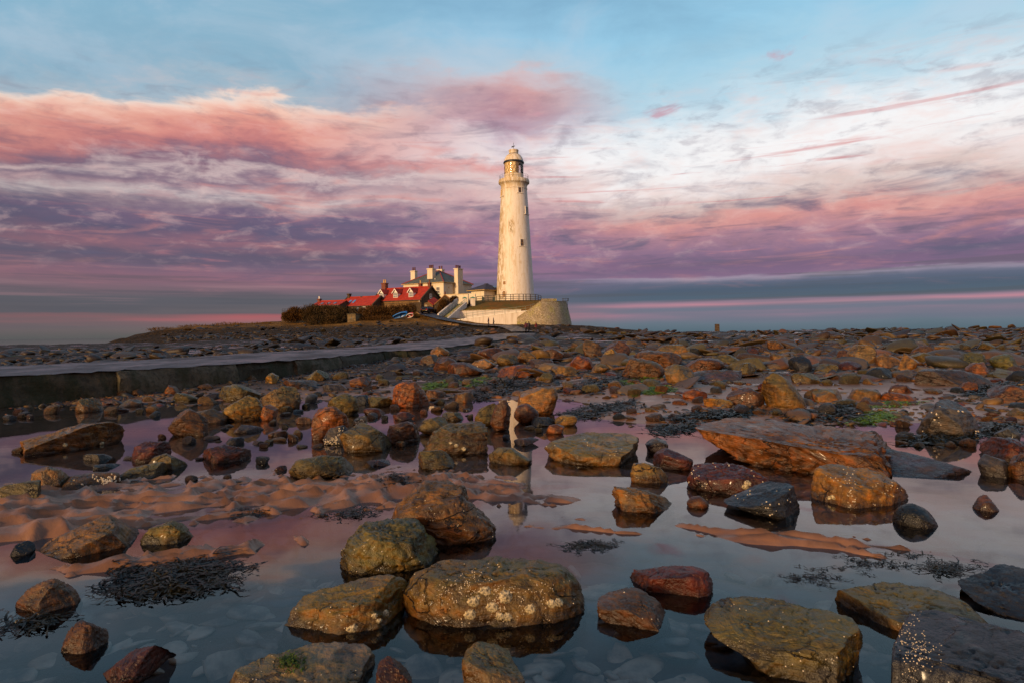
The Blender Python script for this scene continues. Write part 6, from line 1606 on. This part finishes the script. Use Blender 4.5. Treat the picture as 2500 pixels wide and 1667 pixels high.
# ---------------------------------------------------------------- car
def build_car():
    c = P(1035, 767.5, 136.5); c.z = max(c.z, IZ(c.x, c.y)+.32); th = math.radians(-22)
    r = empty('parked_car', (c.x, c.y, c.z), th); tag(r, 'black hatchback car parked on the island road with red tail lights', 'car')
    PAINT = simple('black_paint', (.008, .009, .014), .15, .1, 2, 0); PAINT.node_tree.nodes['Principled BSDF'].inputs['Coat Weight'].default_value = 1.0
    TYRE = simple('tyre_rubber', (.012, .012, .012), .85); RIM = simple('alloy_rim', (.45, .45, .46), .3, .1, 3, 0, metallic=.9)
    # sections along y (rear at 0): y, half width low, half width sill, top height, shoulder height
    secs = [(0.0, .70, .55, .80), (.06, .80, .35, .88), (.35, .86, .26, .92), (1.0, .87, .24, .93), (2.2, .87, .24, .92), (3.1, .87, .24, .90), (3.7, .84, .26, .80), (4.05, .72, .36, .66), (4.12, .60, .45, .60)]
    m = MB(); V = []
    for y, w, z0, z1 in secs:
        V += [(-w*.94, y, z0), (-w, y, (z0+z1)/2), (-w*.96, y, z1-.06), (-w*.80, y, z1), (w*.80, y, z1), (w*.96, y, z1-.06), (w, y, (z0+z1)/2), (w*.94, y, z0)]
    Fs = [(i*8+k, i*8+(k+1) % 8, (i+1)*8+(k+1) % 8, (i+1)*8+k) for i in range(len(secs)-1) for k in range(8)] + [list(range(8))[::-1], list(range((len(secs)-1)*8, len(secs)*8))]
    m.add(V, Fs); m.build('body', PAINT, r, True)
    gh = [(.10, .70, .93, .72, .90), (.42, .70, .96, .60, 1.36), (.9, .70, .96, .58, 1.44), (1.9, .70, .95, .58, 1.45), (2.5, .70, .93, .60, 1.34), (3.15, .72, .90, .66, .92)]
    V = []; m = MB()
    for y, w0, z0, w1, z1 in gh: V += [(-.80, y, .90), (-w1, y, z1), (w1, y, z1), (.80, y, .90)]
    m.add(V, [(i*4+k, i*4+(k+1) % 4, (i+1)*4+(k+1) % 4, (i+1)*4+k) for i in range(len(gh)-1) for k in range(4)]); m.build('cabin', PAINT, r, True)
    m = MB(); m.prism([(-.60, .085, .97), (.60, .085, .97), (.50, .365, 1.33), (-.50, .365, 1.33)], (0, -.012, .012)); m.build('rear_window', DGLASS, r)
    for s in (-1, 1):
        m = MB(); m.prism([(s*.775, .65, .97), (s*.775, 2.8, .95), (s*.62, 2.38, 1.33), (s*.605, .85, 1.37)], (s*.012, 0, 0)); m.build('side_window', SGLASS, r)
        m = MB(); m.box(s*.62-.14, s*.62+.14, -.03, .12, .70, .90); m.build('tail_light', simple('red_lens', (.55, .012, .02), .2, .1, 2, 0), r)
        for y in (.72, 3.3):
            w = empty('wheel', (s*.80, y, .32), 0, r); w.rotation_euler = (0, math.pi/2, 0)
            MB().lathe([(.20, -.11), (.31, -.11), (.33, -.06), (.33, .06), (.31, .11), (.20, .11)], 20).build('tyre', TYRE, w, True); MB().lathe([(.21, -.08), (.20, .09), (.05, .11)], 16).build('rim', RIM, w, True)
    MB().box(-.26, .26, -.045, -.01, .55, .67).build('number_plate', simple('yellow_plate', (.62, .38, .03), .4, .1, 3, 0), r)
    MB().box(-.80, .80, -.09, .06, .32, .52).build('bumper', PAINT, r)
build_car()
# ---------------------------------------------------------------- two dinghies on the bank
def boat(label, x0, y0, x1, y1, Y, wd, hull, inner, roll):
    a, b = P(*Z4(x0, y0), Y), P(*Z4(x1, y1), Y-.6); L = (b-a).length; lift = max(0, IZ(a.x, a.y)+.42-a.z); a = a+Vector((0, -.4, lift+.15)); b = b+Vector((0, -.4, lift+.15))
    r = empty('dinghy', a); tag(r, label, 'boat', 'boats laid up on the bank')
    d = (b-a).normalized(); q = d.to_track_quat('X', 'Z') @ Matrix.Rotation(roll, 3, 'X').to_quaternion()
    n, mseg = 12, 7; V = []
    for i in range(n+1):
        t = i/n; w = wd*.5*(math.sin(min(1, (t+.25)/.8)*math.pi/2) if t < .55 else math.cos((t-.55)/.45*math.pi/2)**.6); hk = .40*(1+.35*t*t)
        for k in range(mseg):
            a_ = math.pi*(k/(mseg-1)); V.append(q @ Vector((t*L, -w*math.cos(a_), hk*(1-math.sin(a_)**.8))))
    Fs = [(i*mseg+k, i*mseg+k+1, (i+1)*mseg+k+1, (i+1)*mseg+k) for i in range(n) for k in range(mseg-1)] + [list(range(mseg))]
    np_mesh('hull', np.array([tuple(v) for v in V]), [list(f) for f in Fs], hull, r, True)
    m = MB()
    for k in (0, mseg-1):
        for i in range(n): m.bar(V[i*mseg+k], V[(i+1)*mseg+k], .05)
    m.build('gunwale', inner, r)
    m = MB(); i = int(n*.45); m.hexa([V[i*mseg]-q @ Vector((.12, 0, .1)), V[i*mseg+mseg-1]-q @ Vector((.12, 0, .1)), V[i*mseg+mseg-1]+q @ Vector((.12, 0, -.1)), V[i*mseg]+q @ Vector((.12, 0, -.1))], [V[i*mseg]-q @ Vector((.12, 0, .06)), V[i*mseg+mseg-1]-q @ Vector((.12, 0, .06)), V[i*mseg+mseg-1]+q @ Vector((.12, 0, -.06)), V[i*mseg]+q @ Vector((.12, 0, -.06))]); m.build('thwart', inner, r)
BLUE = simple('blue_hull', (.02, .17, .52), .35, .15, 2, 0); WB = simple('boat_white', (.75, .70, .66), .4, .1, 2, 0); RB = simple('boat_red', (.55, .06, .03), .4, .2, 2, 0)
boat('blue dinghy tilted on the bank below the hedge', 325, 1215, 585, 1118, 127.5, 1.25, BLUE, BLUE, 2.55)
boat('small red and white dinghy beside the blue one', 583, 1165, 700, 1100, 127.5, 1.0, RB, WB, 2.5)

# ---------------------------------------------------------------- walkers
def person(label, pos, yaw, hgt, top_c, leg_c, stride=.12, arm=.1):
    me = bpy.data.meshes.new('person'); ob = bpy.data.objects.new('person', me); COL.objects.link(ob)
    J = {'pel': (0, 0, .52), 'bel': (0, 0, .60), 'che': (0, 0, .74), 'nk': (0, 0, .825), 'hd0': (0, .005, .87), 'hd1': (0, .01, .93), 'hd2': (0, .01, .975)}
    E = [('pel', 'bel'), ('bel', 'che'), ('che', 'nk'), ('nk', 'hd0'), ('hd0', 'hd1'), ('hd1', 'hd2')]
    R = {'pel': .085, 'bel': .080, 'che': .092, 'nk': .036, 'hd0': .045, 'hd1': .060, 'hd2': .040}
    for s, nm in ((-1, 'l'), (1, 'r')):
        J.update({nm+'h': (s*.055, 0, .49), nm+'k': (s*.058, s*stride*.5, .27), nm+'a': (s*.06, -s*stride*.2+s*stride*.6, .045), nm+'t': (s*.062, s*stride*.4+.085, .018),
                  nm+'s': (s*.105, 0, .79), nm+'e': (s*.135, -s*arm*.3, .63), nm+'w': (s*.125, -s*arm*.3+.06, .50), nm+'f': (s*.12, -s*arm*.3+.08, .45)})
        E += [('pel', nm+'h'), (nm+'h', nm+'k'), (nm+'k', nm+'a'), (nm+'a', nm+'t'), ('che', nm+'s'), (nm+'s', nm+'e'), (nm+'e', nm+'w'), (nm+'w', nm+'f')]
        R.update({nm+'h': .062, nm+'k': .042, nm+'a': .030, nm+'t': .022, nm+'s': .045, nm+'e': .034, nm+'w': .024, nm+'f': .020})
    ks = list(J); me.from_pydata([tuple(c*hgt for c in J[k]) for k in ks], [(ks.index(a), ks.index(b)) for a, b in E], []); me.update()
    md = ob.modifiers.new('skin', 'SKIN')
    lay = me.skin_vertices[0].data
    for i, k in enumerate(ks): lay[i].radius = (R[k]*hgt, R[k]*hgt*(.75 if k in ('pel', 'bel', 'che') else 1)); lay[i].use_root = (k == 'pel')
    sub = ob.modifiers.new('sub', 'SUBSURF'); sub.levels = sub.render_levels = 1
    dg = bpy.context.evaluated_depsgraph_get(); nm = bpy.data.meshes.new_from_object(ob.evaluated_get(dg)); bpy.data.objects.remove(ob)
    for mm in (simple('coat', top_c, .8), simple('trousers', leg_c, .85), SKIN_, HAIR_): nm.materials.append(mm)
    for p in nm.polygons:
        z = p.center.z/hgt; y = p.center.y/hgt; x = abs(p.center.x)/hgt
        p.material_index = 1 if z < .47 and x < .11 else (2 if (z > .845 and y > .0 and z < .945) or (z < .50 and x >= .11) else (3 if z > .86 else 0)); p.use_smooth = True
    o = bpy.data.objects.new('person', nm); COL.objects.link(o); o.location = pos; o.rotation_euler = (0, 0, yaw); tag(o, label, 'person', 'walkers by the causeway end')
SKIN_ = simple('skin', (.45, .26, .18), .6, .1, 3, 0); HAIR_ = simple('hair', (.03, .02, .015), .8, .1, 3, 0)
def stand(u, v, Y): p = P(u, v, Y); return p
person('walker in a dark maroon coat at the end of the causeway', P(1284, 813, 98), .4, 1.72, (.10, .018, .028), (.012, .012, .016))
person('walker in dark clothes close beside the maroon coat', P(1291, 812.6, 99), -.5, 1.78, (.035, .018, .022), (.012, .011, .014), -.1)
person('walker in a red jacket farther right of the causeway end', P(1309, 810, 104), 1.2, 1.6, (.22, .018, .02), (.03, .012, .014))
person('walker in a plum coat before the low white wall, nearer the steps', P(1193, 797, 124), 1.4, 1.7, (.09, .04, .06), (.035, .025, .03))
person('walker in a grey-brown coat before the low white wall, nearer the bastion', P(1205, 797, 124), -1.6, 1.66, (.07, .045, .045), (.03, .022, .025), -.1)

# ---------------------------------------------------------------- limpets, barnacles and moss on the near rocks
LIMP = simple('limpet_shell', (.50, .39, .21), .6, .6, 90.0, .6, 120.0, bdist=.004)
def surface_hits(o, pts_px):
    dg = bpy.context.evaluated_depsgraph_get(); inv = o.matrix_world.inverted(); out = []
    for u, v in pts_px:
        d = ray(u, v); ok, loc, nrm, i = o.ray_cast(inv @ CAM, (inv.to_3x3() @ d).normalized())
        out.append((loc.copy(), nrm.copy()) if ok else None)
    return out
bpy.context.view_layer.update()
def limpets(key, pts, rpx, zoom):
    o = HERO[key]; hits = surface_hits(o, [zoom(*p) for p in pts])
    me = None
    for k, h in enumerate(hits):
        if h is None: continue
        loc, nrm = h; dist = (o.matrix_world @ loc - CAM).length; R = rpx[k % len(rpx)]*.62/F*dist
        m = MB(); n = 18; prof = [(1.0, 0.0), (.86, .22), (.55, .50), (.2, .66), (.03, .70)]
        vs = []
        for rr, z in prof:
            for i in range(n):
                a = 2*math.pi*i/n; q = rr*(1+.09*(1 if i % 2 else -1)*rr); vs.append((R*q*math.cos(a)*1.08, R*q*math.sin(a)*.95, R*z*.85-.1*R))
        fs = [(j*n+i, j*n+(i+1) % n, (j+1)*n+(i+1) % n, (j+1)*n+i) for j in range(4) for i in range(n)] + [list(range(4*n, 5*n))]
        ob = np_mesh('limpet', np.array(vs), [list(f) for f in fs], LIMP, o, False)
        ob.location = loc; ob.rotation_mode = 'QUATERNION'; ob.rotation_quaternion = nrm.to_track_quat('Z', 'Y')
Z7 = lambda x, y: (1100+x/3.459, 1300+y/3.459)
Z6 = lambda x, y: (540+x/3.675, 1300+y/3.675)
limpets('limpet', [(288,497),(192,585),(350,628),(470,540),(665,640),(165,692),(415,705),(482,708),(850,600),(915,583),(230,540)], [24, 22, 22, 26, 22, 22, 15, 17, 18, 18, 9], Z7)
limpets('stripe', [(1475,720),(1170,865),(1375,745),(1410,795)], [17, 22, 11, 15], Z6)
limpets('reddish', [(150,645),(128,680)], [13, 12], lambda x, y: (1780+x/3.267, 980+y/3.267))
limpets('yellowblock', [(830,765),(795,765)], [12, 8], lambda x, y: (1780+x/3.267, 980+y/3.267))
limpets('fanned', [(1835,515),(1890,540),(1955,570)], [8, 8, 9], lambda x, y: (600+x/3.675, 940+y/3.675))
limpets('longleft', [(580,385),(915,375)], [8, 8], lambda x, y: (x/3.675, 980+y/3.675))
BARN = simple('barnacle_and_glint', (.62, .50, .34), .6, .25, 30.0, 0)
def barnacles(key, cnt, seed, rpx, box=None, cl=2.0):
    o = HERO[key]; rng = np.random.RandomState(seed); bb = [o.matrix_world @ Vector(c) for c in o.bound_box]; pr = [project(c) for c in bb]
    u0, u1 = min(p[0] for p in pr), max(p[0] for p in pr); v0, v1 = min(p[1] for p in pr), max(p[1] for p in pr)
    if box: u0, u1, v0, v1 = box
    cand = []
    while len(cand) < cnt:
        u, v = (u0+u1)/2+rng.randn()*(u1-u0)*.25, (v0+v1)/2+rng.randn()*(v1-v0)*.25
        if fbm2(np.array([u]), np.array([v]), .018*cl, seed, 2)[0] > rng.uniform(-.1, .35): cand.append((u, v))
    m = MB()
    for h in surface_hits(o, cand):
        if h is None or (o.matrix_world @ h[0]).z < .006: continue
        loc, nrm = h; dist = (o.matrix_world @ loc - CAM).length; R = rng.uniform(.55, 1.3)*rpx*.5/F*dist
        q = nrm.to_track_quat('Z', 'Y'); n = 6
        vs = [loc+q @ Vector((R*math.cos(2*math.pi*i/n), R*math.sin(2*math.pi*i/n), -R*.1)) for i in range(n)] + [loc+q @ Vector((R*.45*math.cos(2*math.pi*i/n), R*.45*math.sin(2*math.pi*i/n), R*.75)) for i in range(n)]
        m.add(vs, [(i, (i+1) % n, n+(i+1) % n, n+i) for i in range(n)]+[list(range(n, 2*n))])
    if m.v: b = m.build('barnacles', BARN, o); b['kind'] = 'stuff'
barnacles('limpet', 330, 3, 2.8, (1020, 1400, 1390, 1525)); barnacles('stripe', 40, 4, 3); barnacles('glisten', 60, 5, 3); barnacles('yellowblock', 130, 6, 2.8); barnacles('blackblock', 200, 7, 2.5, (2175, 2290, 1490, 1667), 1.2); barnacles('darktri', 40, 8, 3.5)  # on the glistening boulder these pale dots stand in for wet glints
barnacles('humped', 60, 9, 2.6); barnacles('speckle', 160, 10, 3); barnacles('pyramid', 40, 11, 4); barnacles('barnleft', 110, 12, 4, (190, 300, 1160, 1190)); barnacles('mossy', 60, 13, 2.6); barnacles('reddish', 60, 14, 3); barnacles('roundbrown', 22, 15, 3.5); barnacles('shard', 70, 16, 3); barnacles('pitted', 30, 17, 2.6); barnacles('square', 24, 18, 2.6)

# ---------------------------------------------------------------- bladder wrack and green weed
def make_weed(name, c1, c2, rough):
    m, b = mat(name); pos = geo('Position'); n = noise(pos, 9.0, 3, .6)
    S.put(b.inputs['Base Color'], mixc(sstep(.4, .65, n), c1, c2)); b.inputs['Roughness'].default_value = rough; b.inputs['Specular IOR Level'].default_value = .16
    return m
WRACK = make_weed('bladder_wrack', (.005, .005, .003, 1), (.020, .015, .004, 1), .38)
LAVER = make_weed('green_weed', (.06, .13, .010, 1), (.16, .26, .025, 1), .5)
def weed(label, u, v, wpx, hpx, n, seed, mat_=WRACK, ln=.09, up=.5, name='seaweed'):
    """a heap of forked ribbons lying on the shore"""
    rng = np.random.RandomState(seed)
    c = on_shore(u, v); base = Vector((c.x, c.y, max(c.z, 0)))
    V, Fs = [], []
    def ribbon(p, d, l, w_, lift, seg=3):
        b0 = len(V); sd = np.array([-d[1], d[0], 0]); tw = rng.uniform(-.8, .8)
        for k in range(seg+1):
            t = k/seg; q = p + d*l*t + np.array([0, 0, lift*math.sin(t*2.4)*l]); ww = w_*(.55 if k in (0, seg) else 1)
            d = d + rng.randn(3)*.25*np.array([1, 1, .2])
            V.append(q-sd*ww); V.append(q+sd*ww+np.array([0, 0, tw*ww*(1-t)]))
        for k in range(seg): Fs.append([b0+2*k, b0+2*k+1, b0+2*k+3, b0+2*k+2])
        return q, d
    m_ = max(8, int(n*.62))
    ab = rng.randn(m_*6, 2)*.42
    ok = (ab[:, 0]**2+ab[:, 1]**2 < 1.1) & (fbm2(ab[:, 0]*2.6, ab[:, 1]*2.6, 1.0, seed, 3) > rng.uniform(-.25, .22, m_*6))
    ab = ab[ok][:m_]
    us, vs = u+ab[:, 0]*wpx, v+ab[:, 1]*hpx-ab[:, 0]*wpx*.12
    P0 = np.array([tuple(G(a, b, base.z)) for a, b in zip(us, vs)])
    hz = np.maximum(shore_fast(P0[:, 0], P0[:, 1]), 0)
    heap = np.exp(-(ab[:, 0]**2+ab[:, 1]**2)*2.2)*up
    flow = rng.uniform(0, 6.28)
    for k in range(len(P0)):                                 # each plant: a tuft of long fronds that fork again and again
        y = P0[k, 1]; sc_ = (.5+y/9); a0 = flow+rng.randn()*1.1
        z = hz[k] + .003 + rng.uniform(0, 1)*heap[k]*.035*sc_
        for j in range(5):
            ang = a0+rng.randn()*.5; d = np.array([math.cos(ang), math.sin(ang), 0]); l = ln*rng.uniform(.5, 1.25)*sc_
            q, d2 = ribbon(np.array([P0[k, 0], P0[k, 1], z])-np.array(base), d, l, l*rng.uniform(.05, .085), up*rng.uniform(-.05, .20) if rng.rand() < .9 else up*.7, 4)
            for s in (-1, 1):
                t = s*rng.uniform(.25, .6); d2n = d2/max(np.linalg.norm(d2), 1e-6); dd = np.array([d2n[0]*math.cos(t)-d2n[1]*math.sin(t), d2n[0]*math.sin(t)+d2n[1]*math.cos(t), -.05])
                ribbon(q, dd, l*.45, l*.085, -.05, 2)
    o = np_mesh(name, np.array(V), np.array(Fs), mat_, None, False); o.location = base; tag(o, label, 'seaweed', 'heaps of wrack about the pools' if mat_ is WRACK else 'patches of green weed')
    o['kind'] = 'stuff'
    return o
W = [('largest black seaweed heap beside the brown boulder at lower left', 385, 1328, 170, 50, 560, .075, .55), ('small seaweed tangle on the sand behind the humped boulder', 920, 1103, 50, 14, 60, .06, .5),
 ('scattered black weed scraps on the wet sand left of the pitted olive boulder', 575, 1182, 70, 16, 46, .045, .3), ('black weed scraps between the sand bar and the humped boulder', 815, 1180, 70, 18, 70, .05, .3),
 ('flat black weed drift on the sand bar right of the humped boulder', 1355, 1254, 75, 12, 90, .05, .25), ('weed sprigs at the foot of the brown boulder at the left edge', 60, 1435, 70, 14, 40, .07, .5),
 ('weed scraps drifting left of the striped yellow boulder', 500, 1340, 60, 40, 30, .045, .2), ('black weed strewn over the right-hand sand bar', 2020, 1290, 120, 24, 50, .045, .25),
 ('black weed fringe near the dark stained slab', 2170, 1305, 85, 18, 70, .05, .3), ('weed scraps in the shallows in front of the golden block', 1880, 1325, 65, 22, 30, .045, .2),
 ('glossy black wrack bank right of the yellow-ochre boulder', 1400, 942, 110, 16, 430, .09, .45), ('glossy black wrack bank above the big brown slab', 1640, 958, 115, 13, 430, .09, .45),
 ('wrack bank left of the grey pyramid boulder', 1900, 950, 105, 16, 420, .09, .45), ('wrack at the foot of the grey pyramid boulder', 2170, 1008, 90, 14, 240, .09, .6),
 ('wrack spread behind the yellow-ochre boulder', 1350, 888, 110, 11, 320, .10, .45), ('wrack bank under the long red-brown slab', 2260, 900, 100, 12, 300, .10, .45), ('dark wrack beside the steep orange boulder', 1120, 905, 80, 11, 200, .10, .45),
 ('wrack strip on the sand before the causeway end heap', 1160, 890, 70, 12, 160, .12, .8), ('dark wrack along the pool head right of the pyramid', 2310, 985, 70, 14, 150, .1, .6), ('wrack by the wet slab right of the square buff boulder', 1560, 985, 70, 10, 120, .09, .5)]
for k, (lab, x, y, wp, hp, n, ln, up) in enumerate(W): weed(lab, x*K, y*K, wp*K, hp*K, n, 50+k, WRACK, ln, up)
Wg = [('green weed patch on the pale rocks left of the wrack bank', 1100, 878, 45, 10, 120), ('bright green weed patch on the slab right of centre', 1520, 893, 60, 8, 170), ('green weed fringe beside the wrack left of the pyramid', 2010, 960, 60, 10, 140), ('green weed streak on the sand behind the steep orange boulder', 1010, 885, 50, 8, 110), ('green weed at the pool head by the long orange stone', 2050, 930, 70, 6, 120), ('green weed tuft in the middle of the wrack bank', 1450, 875, 60, 6, 110)]
for k, (lab, x, y, wp, hp, n) in enumerate(Wg): weed(lab, x*K, y*K, wp*K, hp*K, n*2, 80+k, LAVER, .06, .35, 'green_weed')
# moss on the grey rock
def moss():
    o = HERO['mossy']; rng = np.random.RandomState(4); m = MB()
    for h in surface_hits(o, [Z6(x, y) for x, y in zip(rng.normal(620, 60, 260), rng.normal(1155, 38, 260))]):
        if h is None: continue
        loc, nrm = h; d = Vector(rng.randn(3)); d = (d-nrm*d.dot(nrm)).normalized(); s = nrm.cross(d); l = rng.uniform(.004, .010)
        m.add([loc+nrm*.001-s*l*.4, loc+nrm*.001+s*l*.4, loc+nrm*l*.7+d*l+s*l*.2, loc+nrm*l*.7+d*l-s*l*.2], [(0, 1, 2, 3)])
    b = m.build('moss_patch', make_weed('dark_moss', (.030, .055, .008, 1), (.060, .090, .014, 1), .7), o); b['kind'] = 'stuff'
moss()
